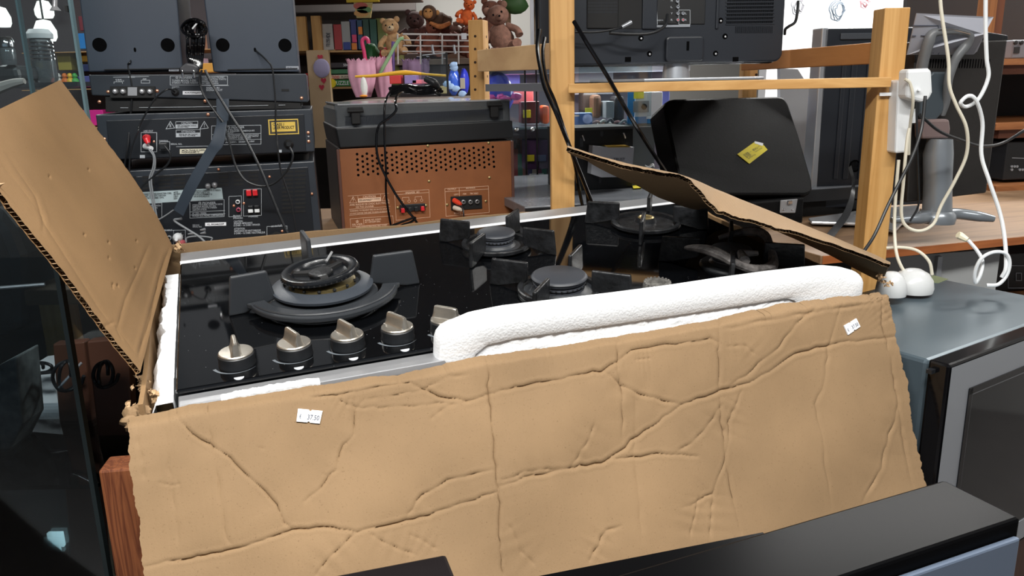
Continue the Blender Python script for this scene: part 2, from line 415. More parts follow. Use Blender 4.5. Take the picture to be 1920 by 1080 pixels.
# ================================================================ setting
def structure(name, mb, m, **k): return mb.build(name, m, kind='structure', **k)
XL, XR, YB, YF, CE = -2.6, 3.4, 8.2, -2.6, 2.75
structure('floor', MB().box(XL, XR, YF, YB, -.05, 0), FLOORM)
structure('ceiling', MB().box(XL, XR, YF, YB, CE, CE + .05), CEILM)
structure('wall_back', MB().box(XL, XR, YB, YB + .1, 0, CE), DARKWALL)
structure('wall_left', MB().box(XL - .1, XL, YF, YB, 0, CE), DARKWALL)
structure('wall_right', MB().box(XR, XR + .1, YF, YB, 0, CE), BEIGEWALL)
structure('wall_partition', MB().box(1.08, 3.0, 3.45, 3.55, 0, CE), WHITEWALL)
for i, p in enumerate(LAMPS):
    t = thing('ceiling_lamp', 'white fluorescent ceiling batten ' + ('above the cardboard box', 'above the microwave oven', 'above the left glass cabinet', 'in front of the white partition', 'above the far toy shelving', 'above the right rack')[i], 'lamp', WORLD, (p[0], p[1], CE), 'fluorescent ceiling battens')
    MB().box(p[0] - .64, p[0] + .64, p[1] - .05, p[1] + .05, CE - .05, CE).build('housing', WHITEP, t, .004)
    MB().lathe([(.013, -.6), (.013, .6)], (p[0], p[1], CE - .075), 12, 'X').build('tube', mat('lit_tube', (255, 252, 245), .4, emit=6), t)

# ================================================================ hob frame
def _u(v): v = np.asarray(v, float); return v / np.linalg.norm(v)
_d1 = _u(ray(5352, -118)); _d2 = ray(360, -50); _d2 = _u(_d2 - _d1 * (_d1 @ _d2)); _N = np.cross(_d1, _d2)
HK = .43 / .50
H = Frame(CAM + HK * np.array([-.59699738, 1.4110106, -.30416487]), _d1, _d2, _N)

# ---------------------------------------------------------------- cardboard box
BX0, BX1, BY0, BY1 = -.040, .925, -.470, .072        # outer rim of the box in the hob frame
box = thing('cardboard_box', 'large opened brown cardboard box with creased front flap holding a gas hob', 'box', H, (.44, -.2, -.27))

def sheet(P, t, name, m, parent, flutes=(), label=None, amp=None):
    """corrugated board from a grid of world points: two liners, rim, and open fluting on the sides named in flutes (i0,i1,j0,j1)"""
    P = np.asarray(P); gu = np.gradient(P, axis=0); gv = np.gradient(P, axis=1)
    n = np.cross(gu, gv); n /= np.linalg.norm(n, axis=2, keepdims=True) + 1e-12
    A = P + n * t / 2; B = P - n * t / 2; a, b = P.shape[:2]
    mb = MB(); mb.grid(A, world=True)
    k = mb.n; mb.grid(B[::-1], world=True)
    sides = {'i0': (A[0], B[0]), 'i1': (A[-1], B[-1]), 'j0': (A[:, 0], B[:, 0]), 'j1': (A[:, -1], B[:, -1])}
    for s_, (x, y) in sides.items():
        if s_ in flutes: continue
        mb.grid(np.stack([x, y]), world=True, smooth=False)
    o = mb.build(name, m, parent, label=label)
    fb = MB()
    for s_ in flutes:
        x, y = sides[s_]; inn = {'i0': A[1] - A[0], 'i1': A[-2] - A[-1], 'j0': A[:, 1] - A[:, 0], 'j1': A[:, -2] - A[:, -1]}[s_]
        inn = inn / (np.linalg.norm(inn, axis=1, keepdims=True) + 1e-12)
        L = np.r_[0, np.cumsum(np.linalg.norm(np.diff(x, axis=0), axis=1))]
        m_ = int(L[-1] / .0013); q = np.linspace(0, L[-1], m_)
        f = lambda arr: np.stack([np.interp(q, L, arr[:, c]) for c in range(3)], 1)
        X, Y, I = f(x), f(y), f(inn); w = (np.arange(m_) % 4); h = np.where(w == 0, .06, np.where(w == 2, .94, .5))[:, None]
        C = X * h + Y * (1 - h); jit = rng.normal(0, .0007, (m_, 1))
        fb.grid(np.stack([C + I * (.0004 + abs(jit)), C + I * .009]), world=True, smooth=False)
    if flutes: fb.build('fluting', CARD_EDGE, o)
    return o

def segdist(x, y, pl):
    """distance to polyline and signed side, taper along the line"""
    D = np.full(x.shape, 1e9); T = np.zeros(x.shape); SG = np.zeros(x.shape); L = 0; tot = sum(math.hypot(c - a, d - b) for (a, b), (c, d) in zip(pl[:-1], pl[1:]))
    for (a, b), (c, d) in zip(pl[:-1], pl[1:]):
        l = math.hypot(c - a, d - b); ux, uy = (c - a) / l, (d - b) / l
        t = np.clip((x - a) * ux + (y - b) * uy, 0, l); dx, dy = x - a - t * ux, y - b - t * uy; dd = np.hypot(dx, dy)
        k = dd < D; D[k] = dd[k]; T[k] = ((L + t) / tot)[k]; SG[k] = (ux * (y - b) - uy * (x - a))[k]; L += l
    return D, T, np.sign(SG)
g1 = zoom(220, 640, 2.454); g2 = zoom(900, 500, 1.8616)
def ZZ(g, *p): return [g(a, b) for a, b in p]
CREASES = [  # (amplitude, half width px, points)
 (3.0, 4, ZZ(g1, (270, 335), (345, 430), (430, 475), (520, 535), (620, 640), (710, 720), (770, 830), (805, 862))),
 (3.6, 4, ZZ(g1, (110, 1040), (300, 1005), (540, 960), (700, 900), (810, 870), (950, 850), (1100, 880), (1330, 825), (1500, 775), (1650, 725), (1750, 690))),
 (3.0, 4, ZZ(g1, (780, 270), (950, 250), (1100, 230), (1250, 190), (1340, 185), (1420, 225), (1520, 265), (1620, 275), (1715, 240))),
 (2.0, 4, ZZ(g1, (860, 740), (960, 650), (1010, 590), (1020, 510), (1085, 420), (1100, 310), (1140, 260))),
 (2.2, 4, ZZ(g1, (1330, 800), (1400, 705), (1520, 640), (1650, 610), (1730, 590))),
 (1.6, 3.5, ZZ(g1, (1100, 305), (1250, 300), (1400, 290), (1560, 280))),
 (1.6, 3.5, ZZ(g1, (1000, 255), (1060, 295), (1110, 300))),
 (2.0, 4, ZZ(g1, (910, 1080), (1010, 960), (1110, 880))),
 (1.6, 4, ZZ(g1, (1160, 885), (1260, 945), (1380, 985))),
 (1.2, 4, ZZ(g1, (1340, 890), (1480, 955))),
 (1.4, 4, ZZ(g1, (1440, 360), (1520, 300), (1640, 270))),
 (1.2, 3.5, ZZ(g1, (1150, 265), (1400, 225), (1520, 160), (1640, 150))),
 (3.4, 3.5, ZZ(g1, (1700, 60), (1710, 240), (1745, 650), (1755, 720), (1765, 1000), (1780, 1080))),
 (1.2, 5, ZZ(g1, (380, 300), (410, 300), (480, 750), (500, 900), (550, 950))),
 (.8, 5, ZZ(g1, (90, 380), (130, 650))), (.7, 5, ZZ(g1, (220, 400), (250, 660), (290, 960))),
 (.9, 3, ZZ(g1, (190, 650), (250, 665), (300, 655))), (1.0, 3, ZZ(g1, (650, 490), (680, 500))), (.9, 3, ZZ(g1, (945, 610), (970, 615))),
 (3.4, 4, ZZ(g2, (20, 445), (200, 405), (420, 365), (480, 330), (530, 290), (650, 272), (800, 255), (830, 265))),
 (3.2, 4, ZZ(g2, (60, 770), (180, 730), (300, 708), (480, 670), (620, 655), (760, 662))),
 (3.2, 4, ZZ(g2, (300, 708), (440, 682), (560, 590), (710, 480), (850, 432), (960, 395), (1100, 305), (1230, 270), (1460, 242))),
 (2.4, 4, ZZ(g2, (430, 365), (490, 415), (560, 445), (640, 465), (710, 480))),
 (2.2, 4, ZZ(g2, (475, 225), (480, 330), (495, 450), (500, 600))), (1.0, 6, ZZ(g2, (540, 450), (545, 680), (560, 960))),
 (2.4, 4, ZZ(g2, (830, 165), (835, 430), (855, 600), (862, 700), (910, 930))),
 (1.8, 3.5, ZZ(g2, (915, 430), (880, 540), (855, 680), (815, 790), (740, 830), (700, 842))),
 (1.4, 3.5, ZZ(g2, (900, 470), (875, 520), (850, 600))), (1.6, 4, ZZ(g2, (815, 790), (800, 950))), (1.4, 3, ZZ(g2, (765, 800), (730, 950))),
 (2.2, 4, ZZ(g2, (850, 215), (1000, 190), (1150, 160), (1395, 125))),
 (2.6, 4, ZZ(g2, (1395, 50), (1405, 130), (1420, 260), (1455, 480), (1510, 770))),
 (2.0, 4, ZZ(g2, (860, 430), (950, 360), (1040, 280), (1100, 200), (1190, 130), (1210, 110))),
 (1.6, 4, ZZ(g2, (1270, 110), (1230, 230), (1200, 400), (1170, 480), (1200, 700), (1225, 840))),
 (2.0, 4, ZZ(g2, (1455, 480), (1410, 640), (1400, 700), (1335, 820))),
 (1.6, 4, ZZ(g2, (850, 480), (760, 600), (680, 650))), (2.0, 4, ZZ(g2, (75, 745), (150, 720), (280, 700))),
 (2.2, 4, ZZ(g2, (380, 1030), (440, 920), (490, 905))), (1.3, 4, ZZ(g2, (310, 710), (380, 600), (400, 540))),
 (1.6, 3, ZZ(g2, (1395, 125), (1440, 90))), (1.6, 3, ZZ(g2, (1395, 125), (1350, 90))), (1.4, 3, ZZ(g2, (1395, 130), (1440, 190))),
 (1.4, 3, ZZ(g2, (540, 325), (600, 320))), (1.2, 4, ZZ(g2, (100, 900), (150, 990), (200, 1050))), (1.2, 3.5, ZZ(g2, (860, 280), (920, 280), (960, 310))),
]
def crease_height(P):
    x, y = proj(P); h = np.zeros(x.shape); wob = rng.normal(0, 1, x.shape)
    for A, w, pl in CREASES:
        pl = dense(pl, 14); pl = [pl[0]] + [(a + rng.normal(0, 1.3), b + rng.normal(0, 1.3)) for a, b in pl[1:-1]] + [pl[-1]]
        xs = [p[0] for p in pl]; ys = [p[1] for p in pl]; M = 120
        k = (x > min(xs) - M) & (x < max(xs) + M) & (y > min(ys) - M) & (y < max(ys) + M)
        if not k.any(): continue
        D, T, sg = segdist(x[k], y[k], pl); tp = np.minimum(1, np.minimum(T, 1 - T) * 9 + .25) * (.75 + .35 * np.sin(T * 23 + A))
        h[k] -= A * .00078 * tp * np.exp(-(D / (w * .62)) ** 1.25)
        h[k] += A * .00020 * tp * np.exp(-((D - w * 1.6) / (w * .9)) ** 2)
        h[k] -= A * .00075 * tp * np.exp(-D / 22)
    # slow buckling of the whole flap
    h += .0030 * np.sin(x / 95 + 1.2 * np.sin(y / 120)) * np.sin(y / 80 + .8) + .0012 * np.sin(x / 41 + y / 60)
    return h
NS, NV = 760, 300
s_ = np.linspace(0, 1, NS)[:, None]; FL = .46
# profile: from the inner rim outward over the rounded score, then down the flap
vv = np.r_[np.linspace(0, .055, 22), np.linspace(.06, 1, NV - 22)][None, :]
ang = np.radians(47) * (1 - s_) + np.radians(25.5) * s_          # how far the flap stands out from the box
ang = ang * (1 - .25 * np.exp(-s_ * 6))
path = vv * (FL + .03)
lip = .017
yo = np.minimum(path, lip); dn = np.maximum(path - lip, 0)
rnd = np.clip((path - lip * .7) / (lip * .6), 0, 1) ** 2
edge_front = rng.normal(0, 1, NS); edge_front = np.convolve(edge_front, np.ones(25) / 25, 'same') * .004
X_ = (BX0 - .006) * (1 - s_) + (BX1 + .012) * s_ + 0 * vv
# torn side edges
tearL = np.convolve(rng.normal(0, 1, NV), np.ones(5) / 5, 'same') * .0016 + .0012 * np.sin(np.arange(NV) / 9)
tearR = np.convolve(rng.normal(0, 1, NV), np.ones(4) / 4, 'same') * .0020 + .0014 * np.sin(np.arange(NV) / 11)
X_ = X_ + np.exp(-s_ * 60) * tearL[None] + np.exp(-(1 - s_) * 60) * tearR[None]
Y_ = BY0 + .008 - yo - dn * np.sin(ang) - .003 * rnd
Z_ = -.009 - .004 * rnd - dn * np.cos(ang) + edge_front[:, None] * np.exp(-dn * 25) - .008 * s_
PF = H.w(np.stack([X_, Y_, Z_], 2))
gu = np.gradient(PF, axis=0); gv = np.gradient(PF, axis=1); nf = np.cross(gu, gv); nf /= np.linalg.norm(nf, axis=2, keepdims=True)
if nf[NS // 2, NV // 2] @ (CAM - PF[NS // 2, NV // 2]) < 0: nf = -nf
PF = PF + nf * crease_height(PF)[..., None]
front_flap = sheet(PF, .0045, 'front_flap', CARD, box, label='creased brown front flap hanging over the box rim')
def flap_point(px, py):
    x, y = proj(PF); k = np.argmin((x - px) ** 2 + (y - py) ** 2); i, j = divmod(k, x.shape[1]); return PF[i, j], nf[i, j]
# price stickers with notched edges
def sticker(c, W2, label, txt, flip=False):
    P = [flap_point(*q)[0] + flap_point(*q)[1] * .0042 for q in c]       # bl, br, tr, tl
    a, b, c_, d = P; n = _u(np.cross(b - a, d - a))
    if n @ (CAM - a) < 0: n = -n
    u = lambda s, t: (a * (1 - s) + b * s) * (1 - t) + (d * (1 - s) + c_ * s) * t
    pts = [u(0, 0), u(.46, 0), u(.49, .09), u(.55, .09), u(.58, 0), u(1, 0), u(1, 1), u(.56, 1), u(.53, .9), u(.48, .9), u(.44, 1), u(0, 1)]
    mb = MB(); m = len(pts); mb.add(pts + [p - n * .004 for p in pts], [list(range(m))] + [(i, i + m, (i + 1) % m + m, (i + 1) % m) for i in range(m)], False, True)
    o = mb.build('price_sticker', WHITE, box, label=label)
    tb = MB(); text(tb, txt[0], [u(.09, .24), u(.17, .24), u(.17, .60), u(.09, .60)], .0003); text(tb, txt[1], [u(.43, .22), u(.93, .22), u(.93, .62), u(.43, .62)], .0003)
    if n @ np.cross(b - a, d - a) < 0: pass
    tb.build('price_print', PRINTD, o)
sticker([(556, 792), (598, 796), (603, 772), (560, 768)], 0, 'white price sticker reading 37.50 near the left of the flap', ('€', '37.50'))
sticker([(1586, 628), (1609, 613), (1602, 597), (1579, 612)], 0, 'smaller tilted white price sticker at the right end of the flap', ('€', '37.50'))

# box walls
def wall_sheet(name, a, b, h0, h1, n=60, m=CARDY, depth=.26, wob=.002):
    a, b = np.array(a, float), np.array(b, float); s = np.linspace(0, 1, n)[:, None, None]; t = np.linspace(0, 1, 12)[None, :, None]
    P = a * (1 - s) + b * s + 0 * t; top = h0 * (1 - s) + h1 * s; nz = np.convolve(rng.normal(0, 1, n + 8), np.ones(9) / 9, 'valid')[:, None, None]
    P = P + np.array([0, 0, 1.]) * (top * (1 - t) - depth * t + nz * .004 * (1 - t)) + _u(np.cross(b - a, [0, 0, 1])) * (np.sin(s * 9 + t * 3) * wob)
    return sheet(H.w(P), .005, name, m, box)
wall_sheet('wall_front', (BX0, BY0 + .004, 0), (BX1, BY0 + .004, 0), -.020, -.026)
wall_sheet('wall_left', (BX0 + .006, BY0 + .02, 0), (BX0 + .006, BY1, 0), .0, .016)
wall_sheet('wall_back', (BX0, BY1, 0), (BX1, BY1, 0), .009, -.016, m=CARD)
wall_sheet('wall_right', (BX1 - .012, BY0 + .02, 0), (BX1 - .012, BY1, 0), -.008, -.004)
MB(H).box(BX0, BX1, BY0 + .01, BY1, -.265, -.26).build('bottom', CARD, box)

# left flap, standing up and out
def patch(C, nu, nv):    # bilinear patch from corners in frame coords
    a, b, c, d = [np.asarray(q, float) for q in C]; s = np.linspace(0, 1, nu)[:, None, None]; t = np.linspace(0, 1, nv)[None, :, None]
    return (a * (1 - s) + b * s) * (1 - t) + (d * (1 - s) + c * s) * t
hb = H.on(322, 464, 1, BY1 - .01); hf = H.on(258, 700, 1, BY0 + .055)
tb_ = H.on(109, 152, 1, BY1 - .01); tf_ = H.on(-2, 366, 1, BY0 + .055); tf_ = hf + (tf_ - hf) * (np.linalg.norm(tb_ - hb) / np.linalg.norm(tf_ - hf))
P = patch([hf, hb, tb_, tf_], 260, 180)
ss = np.linspace(0, 1, 260)[:, None]; tt = np.linspace(0, 1, 180)[None, :]
# soft bow of the back edge and dog-eared tip
P[..., 0] += (.010 * np.sin(PI * tt) * ss ** 3) ; P[..., 1] += ss ** 8 * (-.012 * np.sin(PI * np.clip(tt * 1.2 - .2, 0, 1)))
PW = H.w(P); x, y = proj(PW); gu = np.gradient(PW, axis=0); gv = np.gradient(PW, axis=1); n = np.cross(gu, gv); n /= np.linalg.norm(n, axis=2, keepdims=True)
if n[130, 90] @ (CAM - PW[130, 90]) < 0: n = -n
gl = zoom(0, 300, 2.348)
hh = np.zeros(x.shape)
for A, w, pl in [(1.6, 4, ZZ(gl, (650, 375), (600, 500), (545, 620), (510, 745))), (1.4, 3, ZZ(gl, (500, 735), (530, 800))), (1.0, 4, ZZ(gl, (510, 745), (590, 860))),
                 (1.6, 4, ZZ(gl, (20, -20), (80, 60), (150, 160), (190, 290), (300, 470), (420, 650), (480, 730))), (1.0, 4, ZZ(gl, (0, 30), (90, 130), (180, 250), (180, 330))),
                 (3.0, 4, ZZ(gl, (742, 385), (700, 520), (660, 700), (600, 870))), (2.0, 3.5, ZZ(gl, (722, 420), (690, 560), (640, 720), (600, 850))),
                 (1.0, 4, ZZ(gl, (620, 240), (680, 320))), (1.2, 4, ZZ(gl, (450, 770), (455, 735), (500, 715)))]:
    D, T, sg = segdist(x, y, dense(pl, 14)); tp = np.minimum(1, np.minimum(T, 1 - T) * 9 + .3)
    hh -= A * .0005 * tp * np.exp(-(D / (w * .5)) ** 1.2); hh += A * .00012 * np.exp(-((D - 2.0 * w) / w) ** 2) * tp
for cx_, cy_ in ZZ(gl, (363, 333), (470, 365), (472, 435), (490, 550), (512, 555), (590, 478), (595, 358), (215, 75), (490, 562), (385, 45)):
    hh -= .0022 * np.exp(-((x - cx_) ** 2 + (y - cy_) ** 2 * .5) / 3.0)
hh += .0015 * np.sin(x / 60) * np.sin(y / 70)
PW = PW + n * hh[..., None]
jag = np.convolve(rng.normal(0, 1, 184), np.ones(5) / 5, 'valid') * .0018
PW[0] += H.A[1] * jag[:, None]; PW[-1] += H.A[1] * (jag[::-1] * .8)[:, None]
sheet(PW, .0052, 'left_flap', CARD_IN, box, ('i0',), label='left flap standing open beside the hob, inner side showing')
# tip dog-ear at the flap's far corner

# right flap: sags in from the right rim, raised tip over the hob
near_px = [(1668, 499), (1640, 488), (1600, 474), (1550, 456), (1500, 440), (1450, 428), (1410, 416), (1372, 406), (1345, 396), (1330, 384), (1312, 362), (1294, 341), (1272, 331), (1236, 327), (1180, 315), (1120, 298), (1063, 279)]
top_px = [(1668, 494), (1642, 481), (1604, 465), (1556, 444), (1508, 425), (1460, 405), (1420, 389), (1384, 375), (1356, 363), (1338, 356), (1312, 344), (1290, 335), (1268, 328), (1238, 322), (1182, 311), (1120, 295), (1063, 276)]
low_px = [(1655, 528), (1615, 508), (1560, 478), (1500, 450), (1440, 424), (1400, 408), (1370, 398), (1345, 393), (1320, 391), (1300, 390), (1285, 386), (1262, 378), (1235, 368), (1196, 346), (1150, 326), (1105, 304), (1066, 283)]
yn = np.linspace(BY0 + .02, BY0 + .07, len(near_px))
N_ = np.array([H.on(*p, 1, v) for p, v in zip(near_px, yn)])
T_ = np.array([H.on(*p, 1, v + .05) for p, v in zip(top_px, yn)])
# far edge runs back over the hob, seen from below
yl = np.r_[np.linspace(BY0 + .30, BY0 + .34, 8), np.linspace(BY0 + .33, BY0 + .085, 9)]
L_ = np.array([H.on(*p, 1, v) for p, v in zip(low_px, yl)])
m_ = np.linspace(0, 1, 40)
def lerp_rows(A, B, n): return [A * (1 - k) + B * k for k in np.linspace(0, 1, n)]
rows = lerp_rows(N_, T_, 8)[:-1] + lerp_rows(T_, L_, 16)
R = np.stack(rows, 0)                                              # (rows, along, 3)
q = np.linspace(0, len(near_px) - 1, 150); R = np.stack([np.stack([np.interp(q, range(len(near_px)), r[:, c]) for c in range(3)], 1) for r in R], 0)
jag = np.convolve(rng.normal(0, 1, 154), np.ones(5) / 5, 'valid') * .0016
R[0, :, 2] += jag
sheet(H.w(R), .0045, 'right_flap', CARD, box, ('i0',), label='right flap bowed up over the hob, edge fluting showing')

# torn crumpled corners
def torn(c, size, seed, n=9, parent=None, nm='torn_corner'):
    rr = np.random.default_rng(seed); mb = MB()
    for k in range(n):
        o = c + rr.normal(0, size * .35, 3); a = _u(rr.normal(0, 1, 3)) * size * rr.uniform(.4, 1); b = _u(rr.normal(0, 1, 3)) * size * rr.uniform(.3, .7)
        G = np.array([[o + a * (i / 5 - .5) + b * (j / 3 - .5) + rr.normal(0, size * .07, 3) for j in range(4)] for i in range(6)]); mb.grid(G, world=True)
        mb.grid(G[:, ::-1] + _u(np.cross(a, b)) * .0012, world=True)
    return mb.build(nm, CARD_EDGE, parent, label='torn frayed cardboard corner')
for (p, h, sz, sd) in [((262, 712), -.002, .010, 1), ((266, 724), -.005, .010, 2), ((280, 734), -.008, .009, 3), ((292, 744), -.010, .008, 9), ((256, 766), -.012, .008, 4), ((252, 778), -.016, .007, 8), ((336, 464), .010, .010, 5), ((1648, 515), -.004, .009, 6), ((1666, 530), -.010, .009, 7)]:
    torn(H.w(H.on(*p, 2, h)), sz, sd, 8, box)
# bent strip of board inside the front left corner
S_ = [H.on(x_, y_, 2, h) for x_, y_, h in ((262, 722, -.004), (285, 738, -.010), (305, 750, -.014), (322, 752, -.018))]
G = np.stack([np.array(S_), np.array(S_) + np.array([0, 0, -.03])]); sheet(H.w(G), .004, 'tuck_strip', CARD, box)
lb = MB(H).box(-.033, -.002, -.452, -.449, -.09, -.016); o = lb.build('printed_label', WHITEP, box, label='white printed label inside the front left corner')
tb = MB(H); text(tb, 'K1', [(-.019, -.4525, -.040), (-.006, -.4525, -.040), (-.006, -.4525, -.026), (-.019, -.4525, -.026)]); tb.build('label_print', BLACKPR, o)

# ---------------------------------------------------------------- gas hob
HW = .886
hob = thing('gas_hob', 'black glass five-burner gas hob with steel trims lying in the open box', 'hob', H, (HW / 2, -.22, -.06))
MB(H).box(0, HW, -.434, 0, -.006, 0).build('glass_top', GLASSBLK, hob, .0022)
MB(H).prism([(0, -.008), (HW, -.008), (HW, .001), (0, .001)], .0005, .050).build('back_trim', STEEL, hob, .0015)
MB(H).run([(-.0015, -.002), (.0025, .0022), (.0045, .0022), (.0045, -.004)], 0, HW).build('trim_edge', mat('edge_highlight', (240, 242, 246), .3, .25), hob)  # white strip paints in the bright highlight along the trim bevel
MB(H).run([(-.434, -.007), (-.455, -.0085), (-.457, -.016), (-.457, -.060), (-.43, -.060)], .002, .31).build('front_trim', STEEL, hob, .001)
MB(H).box(.01, HW - .01, -.42, .04, -.055, -.008).build('underbox', GREYMET, hob)
ks = [(.066, 2), (.131, 20), (.193, 22), (.254, 28), (.316, 46)]
KY = -.391
for i, (kx, rot) in enumerate(ks):
    kb = MB(H).lathe([(.0208, 0), (.0208, .001), (.0202, .003), (.0202, .0125), (.0194, .0134), (0, .0134)], (kx, KY, 0), 40).build('control_knob', BLK, hob)
    MB(H).lathe([(.0192, .0134), (.0193, .0150), (.0182, .0160), (.012, .0163), (0, .0165)], (kx, KY, 0), 40).build('knob_cap', KNOBM, kb)
    a = math.radians(rot); ca, sa = math.cos(a), math.sin(a)
    gr = []                                     # grip: fin across the cap, flared feet
    for v in np.linspace(-1, 1, 15):
        L = v * .0176; hgt = .0150 * (1 - max(0, abs(v) - .72) ** 2 * 3.0)
        row = []
        for u in np.linspace(-1, 1, 17):
            w_ = u * .0066; e = abs(u); z = .0160 + hgt * ((1 - .22 * (e / .45) ** 4) if e < .45 else .78 * (1 - ((e - .45) / .55)) ** 2)
            if abs(v) > .96: z = .0160
            row.append((kx + w_ * ca - L * sa, KY + w_ * sa + L * ca, z))
        gr.append(row)
    MB(H).grid(gr[::-1]).build('grip', KNOBM, kb)
    # printed scale and ignition window
    ar = []
    for k in range(25):
        th = math.radians(-165 + k * 5.4); w1 = .0245; w2 = .0245 + .0035 * (1 - k / 24)
        ar.append([(kx + w1 * math.cos(th), KY + w1 * math.sin(th) * 1.0, .0003), (kx + w2 * math.cos(th), KY + w2 * math.sin(th) * 1.0, .0003)])
    MB(H).grid(ar[::-1], False).build('scale_print', mat('grey_print', (92, 98, 104), .5), hob)
    MB(H).slab([(kx + .0055 * math.cos(t_), -.4275 + .0065 * math.sin(t_)) for t_ in np.linspace(PI, 2 * PI, 12)], 0, .0006).build('indicator', mat('pale_indicator', (196, 200, 206), .5), hob)

def burner(c, r, cap=True, nm='burner'):
    x, y = c
    b = MB(H).lathe([(r * 1.5, 0), (r * 1.5, .002), (r * 1.42, .0045), (r * 1.05, .006), (r * .96, .009), (r * .92, .010)], (x, y, 0), 40).build(nm, IRON, hob)
    GR = mat('grey_enamel', (68, 71, 78), .42, bump=.1, bs=900)
    MB(H).lathe([(r * .93, .009), (r * .93, .012), (r * .86, .0125), (r * .86, .0145), (r * .96, .015), (r * .96, .0175), (r * .88, .018), (r * .88, .0205), (r * .98, .021), (r * 1.0, .023)], (x, y, 0), 48, smooth=False).build('flame_ring', GR, b)
    m = MB(H)
    for k in range(30):
        a = 2 * PI * k / 30; m.box(x + r * .97 * math.cos(a) - .0009, x + r * .97 * math.cos(a) + .0009, y + r * .97 * math.sin(a) - .0009, y + r * .97 * math.sin(a) + .0009, .0155, .0172)
    p = m.build('flame_ports', BLKM, b); p['kind'] = 'stuff'
    if cap: MB(H).lathe([(r * 1.0, .023), (r * 1.03, .025), (r * .98, .0275), (r * .9, .0285), (0, .0295)], (x, y, 0), 48).build('burner_cap', mat('grey_enamel_cap', (48, 51, 57), .48, bump=.1, bs=900), b)
    return b
B1, B2, B3, B4, BW = (.478, -.118), (.494, -.334), (.756, -.108), (.775, -.330), (.188, -.226)
burner(B1, .030); burner(B2, .038); burner(B4, .030)
b3 = MB(H).lathe([(.05, 0), (.05, .003), (.046, .007), (.03, .008), (.018, .0085), (.016, .016), (.013, .016), (.012, .011), (0, .011)], (*B3, 0), 36).build('burner', IRONW, hob, label='burner without its cap')
MB(H).lathe([(.014, .0165), (.011, .018), (.009, .0165)], (*B3, 0), 24).build('injector', GOLD, b3)
# big wok burner: base, grey ring, brass body, tilted black crown ring
wk = MB(H).lathe([(.072, .003), (.074, .006), (.070, .0095), (.058, .011), (.05, .011)], (*BW, 0), 56).build('wok_burner', IRON, hob)
MB(H).lathe([(.058, .010), (.068, .0135), (.0685, .017), (.056, .0235), (.052, .0235), (.05, .018)], (*BW, .002), 64).build('outer_ring', mat('slate_enamel', (56, 61, 68), .42, bump=.15, bs=700), wk)
MB(H).lathe([(.043, .016), (.045, .018), (.045, .027), (.042, .0285), (.02, .0285), (.018, .022), (0, .022)], (*BW, 0), 48).build('brass_body', GOLD, wk)
hm = MB(H)
for k in range(14):
    a = 2 * PI * k / 14; hm.blob((BW[0] + .0452 * math.cos(a), BW[1] + .0452 * math.sin(a), .026), .0026, 8)
hm.build('brass_holes', BLKM, wk)
tl = math.radians(5); TF = Frame(H.w((BW[0] - .001, BW[1] + .002, .0345)), H.A[0] * math.cos(tl) + H.A[2] * math.sin(tl), H.A[1], H.A[2] * math.cos(tl) - H.A[0] * math.sin(tl))
cr = MB(TF).lathe([(.047, 0), (.0515, .001), (.0525, .003), (.0525, .006), (.051, .0085), (.0495, .009), (.0405, .0078), (.0385, .006), (.036, .000), (.0, -.001)], (0, 0, 0), 72).build('crown_ring', mat('glossy_black_enamel', (22, 24, 27), .22, bump=.12, bs=500), wk, label='loose black crown ring lying tilted on the burner')
m = MB(TF)
for k in range(44):
    a = 2 * PI * k / 44; m.box(.0522 * math.cos(a) - .0011, .0522 * math.cos(a) + .0011, .0522 * math.sin(a) - .0011, .0522 * math.sin(a) + .0011, .0018, .0038)
m.build('ring_teeth', BLKM, cr)
m = MB(TF)
for k in range(3):
    a = 2 * PI * k / 3 + .6; d_ = np.array([math.cos(a), math.sin(a)]); n_ = np.array([-d_[1], d_[0]]) * .006
    m.slab([tuple(d_ * .012 - n_), tuple(d_ * .04 - n_ * .7), tuple(d_ * .04 + n_ * .7), tuple(d_ * .012 + n_)], .0, .004)
m.build('spokes', BLKM, cr)
MB(TF).lathe([(.012, -.001), (.0165, .001), (.0165, .004), (.015, .0055), (0, .006)], (0, -.004, 0), 32).build('centre_cap', IRONW, cr)
MB(TF).tube([(.012, .018, .009), (.024, .038, .014)], .0016, 8).build('igniter', STEEL, cr)

# cast-iron pan supports resting on the glass: each is a loose thing
def fin(mb, c, ang, r0, r1, h, t=.006, zb=0.004, lean=.006):
    d = np.array([math.cos(ang), math.sin(ang)]); n = np.array([-d[1], d[0]]) * t / 2
    q = [(r0 + .003, zb + .006), (r1 - .010, .0), (r1 + lean * .7, .0), (r1, h), (r0, h), (r0, zb + .010)]
    P = [(c[0] + d[0] * r - n[0], c[1] + d[1] * r - n[1], z) for r, z in q] + [(c[0] + d[0] * r + n[0], c[1] + d[1] * r + n[1], z) for r, z in q]
    k = len(q); mb.add(P, [list(range(k))[::-1], list(range(k, 2 * k))] + [(i, (i + 1) % k, (i + 1) % k + k, i + k) for i in range(k)])
def support(c, r, fins, r1, h, label, m, group, ring=None, turn=0):
    t = thing('pan_support', label, 'pan support', H, (*c, 0), group)
    if ring: ring(t)
    else:
        mb = MB(H); mb.lathe([(r * .86, .005), (r * 1.0, .005), (r * 1.0, .0095), (r * .97, .011), (r * .87, .010), (r * .86, .005)], (*c, 0), 56); mb.build('ring', m, t)
    for a, r0 in fins:
        mb = MB(H); fin(mb, c, math.radians(a + turn), r0, r1, h); mb.build('finger', m, t, .0024, seg=3)
    return t
G4 = 'cast-iron pan supports on the hob'
